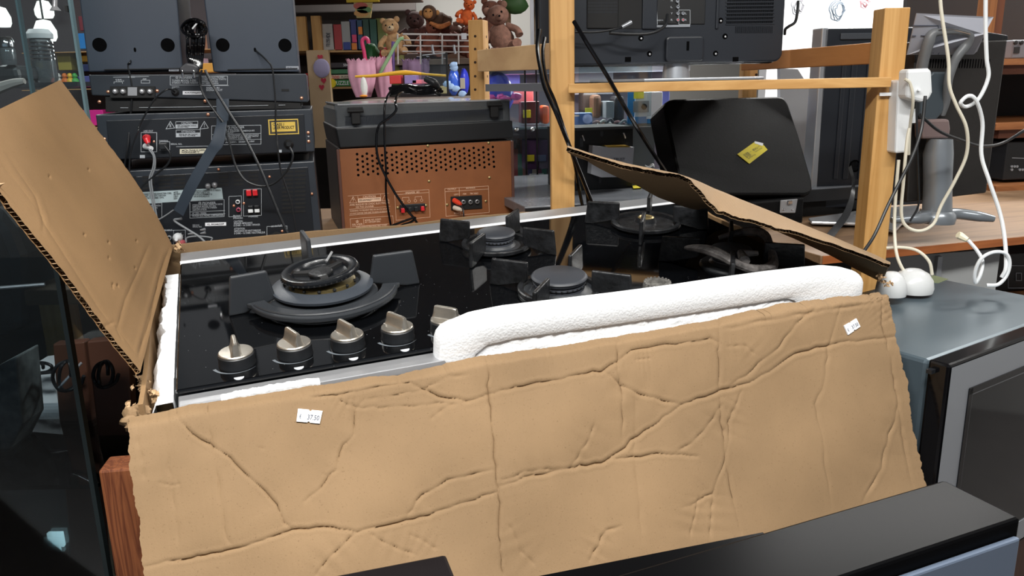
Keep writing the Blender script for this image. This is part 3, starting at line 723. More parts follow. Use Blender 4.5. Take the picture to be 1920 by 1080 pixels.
def wokring(t):
    mb = MB(H); pts_o, pts_i = [], []
    for k in range(41):
        a = math.radians(-168 + 156 * k / 40); e = math.sin(PI * k / 40) ** .6; ro = .100 + .006 * e; ri = .080
        if k in (0, 40): ro = .105
        pts_o.append((BW[0] + ro * math.cos(a), BW[1] + ro * math.sin(a))); pts_i.append((BW[0] + ri * math.cos(a), BW[1] + ri * math.sin(a)))
    mb.slab(pts_o + pts_i[::-1], .008, .016); mb.build('ring', IRON, t, .002)
    mb = MB(H); mb.tube([(BW[0] + .098 * math.cos(a), BW[1] + .098 * math.sin(a), .0165) for a in np.radians(np.linspace(-160, -20, 30))], .0018, 6); mb.build('rib', IRON, t)
def wokfin(mb, c, ang, r0, r1, h, t=.007):
    d = np.array([math.cos(ang), math.sin(ang)]); n = np.array([-d[1], d[0]]) * t / 2
    q = [(r0 - .002, .012), (r1 - .012, .0), (r1 + .008, .0), (r1, h), (r0 + .006, h)]
    P = [(c[0] + d[0] * r - n[0], c[1] + d[1] * r - n[1], z) for r, z in q] + [(c[0] + d[0] * r + n[0], c[1] + d[1] * r + n[1], z) for r, z in q]
    k = len(q); mb.add(P, [list(range(k))[::-1], list(range(k, 2 * k))] + [(i, (i + 1) % k, (i + 1) % k + k, i + k) for i in range(k)])
ws = thing('pan_support', 'broad grey three-finger wok support around the large left burner', 'pan support', H, (*BW, 0), G4)
wokring(ws)
for a, r0, r1, hh_ in ((188, .066, .119, .054), (1, .066, .128, .052), (94, .072, .128, .062)):
    mb = MB(H); wokfin(mb, BW, math.radians(a), r0, r1, hh_); mb.build('finger', IRON, ws, .003, seg=3)
FN = [(-25, .046), (65, .046), (155, .046), (245, .046)]
support(B1, .056, FN, .098, .040, 'black four-finger pan support at the middle rear burner', IRONW, G4, turn=-17)
support(B2, .058, FN, .100, .040, 'black four-finger pan support at the middle front burner', IRONW, G4, turn=-17)
support(B3, .060, FN, .102, .040, 'black four-finger pan support around the rear burner missing its cap', IRONW, G4, turn=-9)
s4 = thing('pan_support', 'burnt pan support with a broken grey ring at the front right burner', 'pan support', H, (*B4, 0), G4)
mb = MB(H)
BR = mat('burnt_grey_iron', (104, 100, 98), .5, vary=.55, vs=60, bump=1, bs=160)
mb.tube([(B4[0] + .062 * math.cos(a) * (1 + .12 * math.sin(3 * a)), B4[1] + .066 * math.sin(a), .026 + .012 * math.sin(2 * a + 1)) for a in np.radians(np.linspace(-200, 70, 40))], [.003, .0085, .006, .009, .005, .008, .003], 9)
mb.tube([(B4[0] - .02, B4[1] - .06, .03), (B4[0] - .005, B4[1] - .03, .03), (B4[0] + .02, B4[1] - .035, .028)], [.008, .006, .004], 8)
mb.build('ring', BR, s4)
for a, r0 in FN: mb = MB(H); fin(mb, B4, math.radians(a - 9), r0, .102, .040); mb.build('finger', IRONW, s4, .0014)
# loose small burner crown by the polystyrene
CR = H.on(1232, 541, 2, 0); cw = MB(H)
cw.lathe([(.020, 0), (.020, .006), (.017, .010), (.012, .010), (.011, .004)], (CR[0], CR[1], 0), 36)
for k in range(20):
    a = 2 * PI * k / 20; cw.blob((CR[0] + .0175 * math.cos(a), CR[1] + .0175 * math.sin(a), .0095), .0022, 6)
cw.build('burner_crown', mat('scaled_alloy', (128, 126, 122), .45, .5, vary=.4, vs=200), label='small toothed alloy burner crown lying loose on the hob glass behind the foam', cat='burner crown')

# ---------------------------------------------------------------- polystyrene packing
FYF, FYB = -.456, -.436                                            # front face, back face
OUT = [(812, 700), (816, 628), (822, 612), (834, 603), (852, 597), (880, 585), (940, 573), (1050, 560), (1150, 548), (1250, 535), (1350, 520), (1430, 509), (1500, 501), (1540, 497), (1575, 500), (1600, 507), (1613, 517), (1617, 530), (1640, 600)]
po = [H.px(x_, y_, FYF + .012) for x_, y_ in OUT]; base_z = -.05
o2 = [(p[0], p[2]) for p in po]
o2 = [(o2[0][0], base_z)] + o2[1:-1] + [(o2[-2][0] + .002, base_z)]
INN = [(878, 780), (890, 668), (914, 648), (965, 636), (1100, 617), (1250, 595), (1400, 572), (1478, 560), (1496, 566), (1500, 610), (1506, 650)]
pi_ = [H.px(x_, y_, FYF) for x_, y_ in INN]; i2 = [(p[0], p[2]) for p in pi_]; i2 = [(i2[0][0], base_z)] + i2[1:-1] + [(i2[-2][0] + .004, base_z)]
foam = thing('polystyrene_packing', 'long white polystyrene end piece standing along the front right of the hob', 'packing foam', H, (.62, -.45, base_z))
mb = MB(H)
def resamp(pl, n):
    pl = np.array(pl); L = np.r_[0, np.cumsum(np.linalg.norm(np.diff(pl, axis=0), axis=1))]; q = np.linspace(0, L[-1], n); return np.stack([np.interp(q, L, pl[:, 0]), np.interp(q, L, pl[:, 1])], 1)
A2, I2 = resamp(o2, 90), resamp(i2, 90)
def lift_(a, y, dz=0): return np.stack([a[:, 0], np.full(len(a), y), a[:, 1] + dz], 1)
mid = A2 * .93 + I2 * .07
G = np.stack([lift_(A2, FYB, -.004), lift_(A2, FYB - .006, -.0005), lift_(A2, FYF + .010), lift_(mid, FYF + .003, -.001), lift_(A2 * .75 + I2 * .25, FYF, -.003), lift_(A2 * .15 + I2 * .85, FYF), lift_(I2, FYF + .002), lift_(I2 * .992 + I2.mean(0) * .008, FYF + .005)])
mb.grid(G[::-1]); mb.build('rim', FOAM, foam)
c_ = I2.mean(0); n_ = len(I2)
pb = MB(H); PB = np.stack([lift_(I2 * (1 - k) + np.stack([I2[:, 0], np.full(n_, base_z)], 1) * k, FYF + .005 - .007 * k) for k in np.linspace(0, 1, 14)]); PB[..., 1] += rng.normal(0, .0006, PB.shape[:2]); pb.grid(PB[::-1])
pb.build('recess', FOAM, foam)
# left strip and front crumb piece
def ragged(name, x0, x1, y0, y1, z0, z1, label, seed, axis=1, amp=.004):
    rr = np.random.default_rng(seed); mb = MB(H); n = 70
    if axis == 1:
        ys = np.linspace(y0, y1, n); zz = z1 + np.convolve(rr.normal(0, 1, n + 4), np.ones(5) / 5, 'valid') * amp; xx = x0 + np.convolve(rr.normal(0, 1, n + 4), np.ones(5) / 5, 'valid') * amp
        G = [np.stack([xx + .001, ys, np.full(n, z0)], 1), np.stack([xx, ys, zz - .012], 1), np.stack([xx + .006, ys, zz], 1), np.stack([np.full(n, x1), ys, zz * .6 + z1 * .4], 1), np.stack([np.full(n, x1), ys, np.full(n, z0)], 1)]
    else:
        xs = np.linspace(x0, x1, n); e = np.sin(np.linspace(0, PI, n)) ** .4; zz = z0 + (z1 - z0) * e + np.convolve(rr.normal(0, 1, n + 2), np.ones(3) / 3, 'valid') * amp
        G = [np.stack([xs, np.full(n, y0), np.full(n, z0 - .03)], 1), np.stack([xs, np.full(n, y0), zz - .003], 1), np.stack([xs, np.full(n, y0 + .004), zz], 1), np.stack([xs, np.full(n, y1), zz], 1), np.stack([xs, np.full(n, y1), np.full(n, z0 - .03)], 1)]
    mb.grid(np.stack(G)[::-1] if axis == 0 else np.stack(G), True); mb.grid(np.stack(G)[:, :1].repeat(2, 1), False)
    return mb.build(name, FOAM, label=label, cat='packing foam')
ragged('polystyrene_strip', -.026, -.003, -.447, -.03, -.12, -.006, 'ragged white polystyrene strip wedged between the box wall and the hob left edge', 3)
ragged('polystyrene_offcut', .045, .150, -.4565, -.449, -.0072, -.0045, 'low crumbly white polystyrene piece along the front steel trim', 4, 0, .0009)

# rolled and crushed left end of the front fold
tc_ = MB()
for k, (x, y, r) in enumerate(((250, 778, .0085), (258, 772, .0075), (243, 790, .0065), (268, 770, .006), (247, 800, .005))): tc_.blob(H.w(H.on(x, y, 2, -.014)), (r * 1.3, r, r), 14, .28, True, k)
tc_.build('crushed_corner', CARD, box, label='crushed rolled end of the front fold')

# ================================================================ table behind the box with the hi-fi
TZ = 1.14
tb = thing('wooden_table', 'brown wooden table behind the box carrying the stereo stack and the record player', 'table', WORLD, (-.55, 1.95, 0))
MB().box(-.92, .02, 1.46, 2.42, TZ - .03, TZ).build('tabletop', OAK_X, tb, .003)
for x in (-.88, -.03):
    for y in (1.5, 2.38): MB().box(x - .025, x + .025, y - .025, y + .025, 0, TZ - .03).build('leg', PINE, tb, .003)

def body(name, F, quad, depth, m, parent, bev=.002, d=0.):
    p = [F.px(*q, d) for q in quad]
    return MB(F).prism([(q[0], q[2]) for q in p][::-1], d, d + depth).build(name, m, parent, bev)
def screws(F, pts, m, parent, r=.0035, name='screw', d=0.):
    for x, y in pts:
        p = F.px(x, y, d); MB(F).lathe([(r, d + .001), (r, d - .0012), (r * .6, d - .0022), (0, d - .0024)], (p[0], 0, p[2]), 12, 'Y').build(name, m, parent)

SF = yaw_frame(380, 300, 1.60, 13)
z2 = zoom(150, 0, 4.2667); z3 = zoom(170, 190, 3.857)
def Z(g, *p): return [g(a, b) for a, b in p]
def trect(F, g, t, x0, y0, x1, y1, mb=None, dy=0, d=0.):
    a, b = g(x0, y0); c, e = g(x1, y1); return textpx(mb, t, a, b, c, e, d, dy)
# --- amplifier with cassette decks (bottom)
amp = thing('stereo_amplifier', 'black rear of the large stereo amplifier at the bottom of the stack', 'amplifier', SF, (0, .15, TZ - SF.o[2]))
zb = TZ + .006 - SF.o[2]
p = [SF.px(*q) for q in ((190, 323), (589, 302))]
MB(SF).prism([(p[0][0], p[0][2]), (p[0][0], zb), (p[1][0] + .004, zb), (p[1][0], p[1][2])], 0, .33).build('case', STEELBLK, amp, .002)
q = [SF.px(*a) for a in ((222, 333), (577, 313))]
MB(SF).prism([(q[0][0], q[0][2]), (q[0][0], zb + .008), (q[1][0] + .002, zb + .008), (q[1][0], q[1][2])], -.0025, .001).build('rear_panel', PANELBLK, amp, .0008)
D = -.0026
vm = []
for gx, gy0, n, w, cols in ((930, 525, 4, 72, ((925, 0), (1035, -4), (1140, -9))), (255, 555, 4, 85, ((245, 0), (375, -5), (490, -9), (600, -14)))):
    for r in range(n):
        for cx_, oy in cols:
            x, y = z3(cx_, gy0 + r * 27 + oy); vm.append((x, y, w / 3.857))
for r in range(11):
    for cx_, oy in ((1385, 0), (1475, -4)):
        x, y = z3(cx_ + (0 if r < 3 or r > 8 else 0), 512 + r * 29 + oy); vm.append((x, y, 78 / 3.857))
for x, y, w in vm:
    a = SF.px(x, y, D); b = SF.px(x + w, y - w * .05, D); h = .0022
    MB(SF).prism([(a[0], a[2] - h), (b[0], b[2] - h), (b[0], b[2] + h), (a[0], a[2] + h)], D - .0004, D + .001).build('vent_slot', BLKM, amp)
lb = polypx(MB(SF), Z(z3, (300, 660), (310, 745), (958, 705), (948, 625)), D - .0008, D, D).build('notice_label', mat('grey_label', (168, 184, 188), .6), amp)
mb = MB(SF); D2 = D - .001
for i, (a, t) in enumerate([(340, 'WHEN CONNECTING THIS CONNECTION CORD,\nPUSH THE UNIT LOCK STATE, THEN PUSH\nTHE END OF THE CORD FIRMLY UNTIL\nFITS PLACE'), (600, 'DIRECTION\nFAIRE ATTENTION\nAU SENS DU\nCORDON'), (745, "LORSQUE LA CONNEXION DE CE CORDON\nEST DANS CASSETTE TAPE\nPUIS DE PLACE FERMEMENT LE\nSUR SA FICHE JUSQU'A CE")]):
    x0 = a; x1 = (585, 650, 940)[i]; trect(SF, z3, t, x0, 668 - i * 14, x1, 725 - i * 14, mb, -3 + i, D2)
mb.build('label_print', BLACKPR, lb)
mb = MB(SF)
rx = lambda x0, y0, x1, y1, dy=0, w=.7: rectpx(mb, *z3(x0, y0), *z3(x1, y1), w, D, dy / 3.857)
rx(718, 722, 965, 845, -12); linepx(mb, Z(z3, (722, 800), (970, 790)), .7, D); linepx(mb, Z(z3, (724, 822), (972, 812)), .7, D)
trect(SF, z3, '◎ PIONEER', 780, 727, 905, 745, mb, -1, D)
trect(SF, z3, 'STEREO DOUBLE CASSETTE DECK\nAMPLIFIER MODEL DC-Z92\nDOUBLE CASSETTE STEREO\nAMPLIFICATEUR', 735, 745, 955, 792, mb, -2, D)
trect(SF, z3, 'AC 220V~ 50/60Hz\nPIONEER ELECTRONIC CORPORATION', 735, 803, 958, 836, mb, -2, D)
trect(SF, z3, 'SERVICE\nSERIAL NO.', 737, 890, 805, 912, mb, 0, D)
rx(1000, 688, 1090, 835, -5); rx(1105, 638, 1235, 830, -6); trect(SF, z3, 'FRONT\nSPEAKERS', 1030, 822, 1100, 850, mb, 0, D); trect(SF, z3, 'SPEAKERS', 1140, 826, 1210, 838, mb, 0, D)
trect(SF, z3, 'CAUTION:\nSPEAKER IMPEDANCE\n8 OHMS ~ 16 OHMS / SPEAKER', 1035, 862, 1225, 905, mb, -2, D)
trect(SF, z3, 'ATTENTION:\nIMPEDANCE DE HAUT-PARLEUR\n8 OHMS ~ 16 OHMS / HAUT-PARLEUR', 1038, 915, 1262, 962, mb, -2, D)
rx(1275, 905, 1420, 1010, -4); trect(SF, z3, 'AC OUTLET', 1305, 898, 1385, 912, mb, -2, D)
rx(395, 738, 515, 850, -3); trect(SF, z3, 'USE ONLY WITH\nPIONEER Z92', 405, 748, 505, 775, mb, 0, D); rx(505, 935, 600, 1040, -2); rx(600, 932, 685, 1040, -2); trect(SF, z3, 'LINE INPUT', 515, 925, 590, 938, mb, 0, D); trect(SF, z3, 'L', 650, 950, 672, 968, mb, 0, D)
mb.build('panel_print', PRINT, amp)
sl = quadpx(MB(SF), *z3(828, 878), *z3(980, 902), D, .0008, -1).build('serial_label', WHITE, amp); mb = MB(SF); trect(SF, z3, 'KL BK046220P', 845, 884, 965, 896, mb, -1, D - .001); mb.build('label_print', BLACKPR, sl)
for (x, y), m in zip(Z(z3, (1145, 660), (1190, 658), (1158, 790), (1205, 788), (1158, 765), (1202, 763)), (RED, RED, WHITEP, WHITEP, BLK, BLK)):
    a = SF.px(x, y, D); MB(SF).box(a[0] - .0048, a[0] + .0048, D - .008, D, a[2] - (.006 if m is RED else .0035), a[2] + (.006 if m is RED else .0035)).build('speaker_clip', m, amp, .001)
def jack(F, x, y, r, m, parent, d, name='jack'):
    a = F.px(x, y, d); j = MB(F).lathe([(r, d), (r, d - .006), (r * .72, d - .0065), (r * .7, d - .001)], (a[0], 0, a[2]), 20, 'Y').build(name, m, parent)
    MB(F).lathe([(r * .35, d), (r * .35, d - .007)], (a[0], 0, a[2]), 12, 'Y').build('pin_hole', BLKM, j); return j
jack(SF, *z3(1065, 725), .0042, WHITEP, amp, D); jack(SF, *z3(1070, 782), .0042, mat('pink_jack', (200, 80, 110), .4), amp, D); jack(SF, *z3(570, 985), .0046, GREYC, amp, D)
screws(SF, Z(z3, (924, 492), (1293, 545), (1600, 668), (1108, 737), (1035, 755), (1385, 938)), COPPER, amp, .0026, d=D)
for x, y in Z(z3, (850, 612), (897, 604)): a = SF.px(x, y, D); MB(SF).lathe([(.0052, D), (.0058, D - .004), (.004, D - .008), (0, D - .009)], (a[0], 0, a[2]), 16, 'Y').build('fixing_stud', STEEL, amp)
a = SF.px(*z3(1345, 975), D); MB(SF).prism([(a[0] - .012, a[2] - .012), (a[0] + .012, a[2] - .012), (a[0] + .012, a[2] + .004), (a[0], a[2] + .010), (a[0] - .012, a[2] + .004)], D - .002, D).build('mains_outlet', BLKM, amp, .001)
# --- CD player
cd = thing('compact_disc_player', 'black disc player rear with a yellow laser label, middle of the stack', 'disc player', SF, (0, .15, -.03))
body('case', SF, ((179, 215), (584, 204), (590, 284), (190, 301)), .30, STEELBLK, cd)
q = [SF.px(*a_) for a_ in ((200, 226), (570, 214), (574, 284), (206, 299))]; MB(SF).prism([(a_[0], a_[2]) for a_ in q][::-1], -.0025, .001).build('rear_panel', PANELBLK, cd, .0008)
for x in (215, 560): a = SF.px(x, 300, 0); b = SF.px(x, 318, 0); MB(SF).lathe([(.018, b[2]), (.02, a[2] + .01)], (a[0], .05, 0), 20).build('foot', BLKM, cd)
mb = MB(SF)
for x in (545, 790): linepx(mb, Z(z3, (x, 200), (x + 32, 145), (x + 62, 193)), 1, D, True)
trect(SF, z3, 'N', 570, 160, 582, 190, mb, 0, D); trect(SF, z3, '!', 820, 158, 825, 188, mb, 0, D)
rectpx(mb, *z3(615, 148), *z3(775, 195), .8, D, -1); rectpx(mb, *z3(618, 208), *z3(793, 258), .8, D, -1)
quadpx(mb, *z3(618, 168), *z3(775, 194), D, .0006, -1); quadpx(mb, *z3(620, 230), *z3(793, 257), D, .0006, -1)
trect(SF, z3, 'CAUTION', 655, 151, 735, 165, mb, 0, D); trect(SF, z3, 'ATTENTION', 655, 212, 755, 226, mb, 0, D)
rectpx(mb, *z3(875, 178), *z3(1232, 315), .8, D, -1.5); linepx(mb, Z(z3, (880, 240), (1232, 232)), .6, D); linepx(mb, Z(z3, (880, 282), (1236, 274)), .6, D)
trect(SF, z3, '◎ PIONEER', 990, 182, 1112, 198, mb, -1, D); trect(SF, z3, 'COMPACT DISC PLAYER\nLECTEUR DE DISQUES NUMERIQUES\nMODEL PD-Z72T', 905, 202, 1185, 236, mb, -2, D)
trect(SF, z3, 'PIONEER ELECTRONIC CORPORATION\nTHE LASER PRODUCT COMPLIES WITH\nAPPLICABLE SAFETY STANDARD', 900, 245, 1215, 276, mb, -2, D); trect(SF, z3, 'AC 220V~  50/60Hz  10W', 975, 290, 1185, 303, mb, -2, D)
trect(SF, z3, 'LINE OUT', 382, 208, 452, 220, mb, 0, D); rectpx(mb, *z3(365, 226), *z3(478, 365), 1, D); trect(SF, z3, 'CONTROL', 495, 280, 562, 290, mb, 0, D); rectpx(mb, *z3(500, 292), *z3(572, 352), .8, D)
trect(SF, z3, 'SERIAL NO.', 580, 303, 662, 315, mb, 0, D); linepx(mb, Z(z3, (620, 328), (900, 322)), .8, D)
quadpx(mb, *z3(356, 388), *z3(393, 410), D); quadpx(mb, *z3(1360, 350), *z3(1382, 370), D)
mb.build('panel_print', PRINT, cd)
mb = MB(SF); trect(SF, z3, 'RISK OF ELECTRIC SHOCK\nDO NOT OPEN', 628, 171, 765, 190, mb, 0, D - .0008); trect(SF, z3, 'RISQUE DE CHOC\nNE PAS OUVRIR', 640, 233, 775, 253, mb, 0, D - .0008); mb.build('warning_print', BLACKPR, cd)
sl = quadpx(MB(SF), *z3(645, 345), *z3(835, 380), D, .0008, -1).build('serial_label', mat('ivory_label', (214, 208, 186), .6), cd); mb = MB(SF); trect(SF, z3, 'MCN 7604LC 2300\nNGK42648S C', 660, 350, 825, 374, mb, -1, D - .001); mb.build('label_print', BLACKPR, sl)
ly = polypx(MB(SF), Z(z3, (1283, 132), (1500, 126), (1508, 236), (1290, 243)), D - .0006, D, D).build('laser_label', mat('dull_yellow', (214, 182, 82), .5), cd)
polypx(MB(SF), Z(z3, (1292, 139), (1494, 133), (1500, 229), (1298, 236)), D - .0009, D, D).build('label_band', mat('dark_band', (58, 52, 40), .5), ly)
polypx(MB(SF), Z(z3, (1306, 152), (1478, 147), (1483, 215), (1311, 221)), D - .0012, D, D).build('label_field', MATS['dull_yellow'], ly)
mb = MB(SF); trect(SF, z3, 'CLASS 1', 1316, 157, 1398, 176, mb, 0, D - .0013); trect(SF, z3, 'LASER PRODUCT', 1318, 180, 1472, 202, mb, -1, D - .0013); mb.build('label_print', BLACKPR, ly)
screws(SF, Z(z3, (98, 273), (106, 341), (848, 96), (1573, 227), (1576, 290), (458, 292)), COPPER, cd, .0033, d=-.0005); screws(SF, Z(z3, (104, 302), (1575, 255)), STEEL, cd, .0022, d=-.0005)
jack(SF, *z3(405, 262), .0062, RED, cd, D); jack(SF, *z3(405, 325), .0062, WHITEP, cd, D)
a = SF.px(*z3(1432, 308), D); MB(SF).lathe([(.0095, D), (.0095, D - .003), (.006, D - .007), (.0045, D - .009), (0, D - .009)], (a[0], 0, a[2]), 20, 'Y').build('cord_grommet', BLK, cd)
# --- tuner
tn = thing('radio_tuner', 'slim black rear of the radio tuner with aerial terminals on top of the stack', 'tuner', SF, (0, .15, .04))
body('case', SF, ((166, 140), (574, 138), (578, 192), (172, 179)), .28, STEELBLK, tn); body('base_strip', SF, ((197, 180), (563, 180), (564, 204), (198, 210)), .26, BLKM, tn, .001, .004)
mb = MB(SF); linepx(mb, Z(z2, (325, 862), (385, 862)), .8, .003); linepx(mb, Z(z2, (475, 860), (900, 856), (1505, 842)), .8, .003); linepx(mb, Z(z2, (1590, 841), (1640, 840)), .8, .003)
linepx(mb, Z(z2, (268, 618), (550, 612)), .8, 0); linepx(mb, Z(z2, (272, 668), (272, 655), (340, 655), (340, 668)), .8, 0); rectpx(mb, *z2(490, 642), *z2(558, 665), .8, 0); trect(SF, z2, 'ANTENNA', 385, 610, 440, 622, mb, 0, 0); trect(SF, z2, 'FM\n75Ω', 285, 632, 352, 652, mb, 0, 0); trect(SF, z2, 'AM', 500, 626, 530, 638, mb, 0, 0)
rectpx(mb, *z2(722, 608), *z2(1180, 680), .8, 0); trect(SF, z2, '◎ PIONEER', 765, 614, 900, 630, mb, 0, 0)
trect(SF, z2, 'TUNER MODEL F-Z92\nSTEREO TUNER RADIO', 735, 636, 945, 670, mb, 0, 0); trect(SF, z2, 'PIONEER ELECTRONIC\nCORPORATION TOKYO\nMADE IN JAPAN\nAC 220V 50/60Hz', 975, 612, 1170, 672, mb, 0, 0)
trect(SF, z2, 'CONTROL\nOUT', 735, 690, 795, 710, mb, 0, 0); trect(SF, z2, 'SIGNAL IN\nSIGNAL OUT', 1010, 695, 1140, 728, mb, 0, 0); linepx(mb, Z(z2, (968, 684), (1188, 684)), .8, 0); mb.build('panel_print', PRINT, tn)
sl = quadpx(MB(SF), *z2(822, 728), *z2(985, 757), 0, .0008, 0).build('serial_label', WHITE, tn); mb = MB(SF); trect(SF, z2, 'KA7296J03', 840, 736, 965, 750, mb, 0, -.001); mb.build('label_print', BLACKPR, sl)
st = quadpx(MB(SF), *z2(245, 690), *z2(602, 782), 0, .005, 0).build('terminal_strip', BLKM, tn)
for x in (283, 345, 498, 560): a = SF.px(*z2(x, 733), -.005); MB(SF).lathe([(.0055, -.004), (.0055, -.007), (.0035, -.011), (0, -.012)], (a[0], 0, a[2]), 14, 'Y').build('terminal_screw', STEEL, tn)
quadpx(MB(SF), *z2(388, 698), *z2(462, 765), 0, .0065).build('aerial_socket', STEEL, tn)
screws(SF, Z(z2, (225, 735), (617, 728), (155, 815), (1772, 785), (1000, 808)), COPPER, tn, .0032, d=0); quadpx(MB(SF), *z2(1612, 712), *z2(1672, 730), 0, .001).build('slot', BLKM, tn)
a = SF.px(*z2(762, 735), 0); MB(SF).lathe([(.007, 0), (.007, -.003), (.004, -.006), (0, -.006)], (a[0], 0, a[2]), 16, 'Y').build('control_plug', BLK, tn)
# --- speakers
for (quad, holes, slit, mark, lab) in [
    (((137, -95), (324, -95), (343, 131), (166, 135)), ((157, 358), (702, 360)), (440, 398), ((712, 546), (792, 570)), 'left black loudspeaker on the tuner, back panel with two holes'),
    (((370, -95), (541, -95), (561, 135), (400, 135)), ((1142, 360), (1640, 362)), (1400, 398), ((1648, 530), (1750, 556)), 'right black loudspeaker on the tuner, back panel with two holes')]:
    c = SF.px((quad[2][0] + quad[3][0]) / 2, 135, 0); sp = thing('loudspeaker', lab, 'loudspeaker', SF, (c[0], .08, c[2]), 'speakers on the stereo stack')
    body('cabinet', SF, quad, .17, mat('dark_blue_vinyl', (52, 60, 72), .42, vary=.05, vs=6, bump=.08, bs=1300), sp, .0025)
    zq = SF.px(quad[3][0], 131, -.002); MB(SF).box(SF.px(quad[3][0] + (30 if lab[0] == 'l' else 27), 131, 0)[0], SF.px(quad[2][0] - 3, 131, 0)[0], -.0025, 0, zq[2] - .0008, zq[2] + .0008).build('joint_line', BLKM, sp)
    for h in holes: a = SF.px(*z2(*h), 0); MB(SF).lathe([(.0125, .002), (.0125, -.0006), (.0115, -.001), (.011, -.0004), (0, -.0003)], (a[0], 0, a[2]), 28, 'Y').build('port_hole', mat('hole_black', (3, 3, 4), .95, spec=.1), sp)
    a = SF.px(*z2(*slit), 0); MB(SF).lathe([(.0028, 0), (.0028, -.0008)], (a[0], 0, a[2]), 10, 'Y', sx=.8, sy=1.5).build('cord_hole', MATS['hole_black'], sp)
    m_ = quadpx(MB(SF), *z2(*mark[0]), *z2(*mark[1]), 0, .0008).build('maker_label', SILVER, sp); mb = MB(SF); x0, y0 = z2(*mark[0]); x1, y1 = z2(*mark[1]); textpx(mb, '◎ Pioneer', x0 + 2, y0 + 1.5, x1 - 2, y1 - 1.5, -.0009); mb.build('label_print', PRINTD, m_)
# --- cables on the stack
YC = 1.545
def c3(g, pts, Y=YC): return [(*g(x, y), Y) for x, y in pts]
cable('speaker_cable', c3(z2, [(440, 398)], 1.62) + c3(z2, [(405, 490), (385, 520), (400, 600), (415, 700), (410, 860), (395, 1000)], 1.575) + c3(z3, [(268, 330), (245, 480), (262, 620), (300, 720)], 1.56), .0017, BLK, 'thin black cord hanging from the left loudspeaker down the stack')
cable('speaker_cable', c3(z2, [(1400, 398)], 1.63) + c3(z2, [(1480, 470), (1535, 540), (1555, 700), (1565, 860), (1565, 1000)], 1.60) + c3(z3, [(1350, 300), (1375, 500), (1440, 700), (1470, 850), (1490, 960)], 1.57), .0017, BLK, 'thin black cord hanging from the right loudspeaker down the stack')
cable('control_cable', c3(z2, [(762, 735)], 1.59) + c3(z2, [(700, 715), (600, 790), (520, 920), (470, 1020)], 1.56) + c3(z3, [(345, 210), (292, 360), (280, 520), (295, 680), (310, 790)], 1.55), .0016, GREYC if False else BLK, 'black cord curving from the tuner socket down the left of the stack')
cable('mains_cable', c3(z2, [(975, 560), (955, 640), (990, 760), (1100, 920), (1180, 1020)]) + c3(z3, [(965, 180), (1000, 290), (1050, 470), (1120, 570), (1230, 612), (1330, 590), (1420, 500), (1462, 400), (1438, 330)]), .0022, BLK, 'black power cord looping below the disc player to its cord grommet')
cable('mains_cable', c3(z2, [(1000, 560), (1060, 680), (1180, 880), (1270, 1020)], 1.53) + c3(z3, [(1085, 210), (1200, 430), (1290, 640), (1380, 860), (1440, 990)], 1.53), .0026, BLK, 'thick black power cord running diagonally across the stack to its lower right')
for k, dx in enumerate((0, 14)):
    cable('audio_lead', c3(z3, [(420 + dx, 345), (455 + dx * .6, 400), (450 + dx, 480), (425 + dx, 560), (435 + dx, 660), (455 + dx, 780), (475 + dx, 900)], 1.55), .0016, GREYC, ('left', 'right')[k] + ' strand of the grey twin lead below the red and white plugs', group='grey twin audio leads')
cable('control_cable', c3(z3, [(535, 320), (575, 380), (560, 450), (470, 530), (370, 620), (330, 710)], 1.55), .0020, BLK, 'dark cord curving down left from the disc player control socket')
ph = MB(SF); a = SF.px(*z3(412, 262), D - .006); b = SF.px(*z3(418, 305), D - .03); ph.tube([a, a * .5 + b * .5 + np.array([0, -.01, 0]), b], [.0062, .0062, .004], 12); ph.build('phono_plug', RED, label='red phono plug in the disc player line output', cat='plug')
ph = MB(SF); a = SF.px(*z3(400, 328), D - .006); b = SF.px(*z3(440, 340), D - .025); ph.tube([a, b], [.006, .004], 12); ph.build('phono_plug', WHITEP, label='white phono plug just below the red one', cat='plug')
a = SF.px(*z3(530, 320), D); MB(SF).box(a[0] - .008, a[0] + .008, D - .014, D, a[2] - .007, a[2] + .006).build('control_plug', GREYC if False else BLK, bevel=.002, label='dark rectangular plug in the control socket beside the red plug', cat='plug')
ph = MB(SF); a = SF.px(*z3(632, 985), D - .004); ph.lathe([(.0095, -.006), (.0095, -.014), (.006, -.02), (.003, -.03)], (a[0], 0, a[2]), 20, 'Y'); ph.build('phono_plug', WHITEP, label='large white phono plug at the foot of the amplifier above the box rim', cat='plug')
ph = MB(SF); a = SF.px(*z3(655, 1030), D - .004); ph.lathe([(.0095, -.006), (.0095, -.014), (.006, -.02)], (a[0], 0, a[2]), 20, 'Y'); ph.build('phono_plug', mat('dull_red', (176, 84, 92), .4), label='dull pink-red phono plug half hidden behind the box rim', cat='plug')
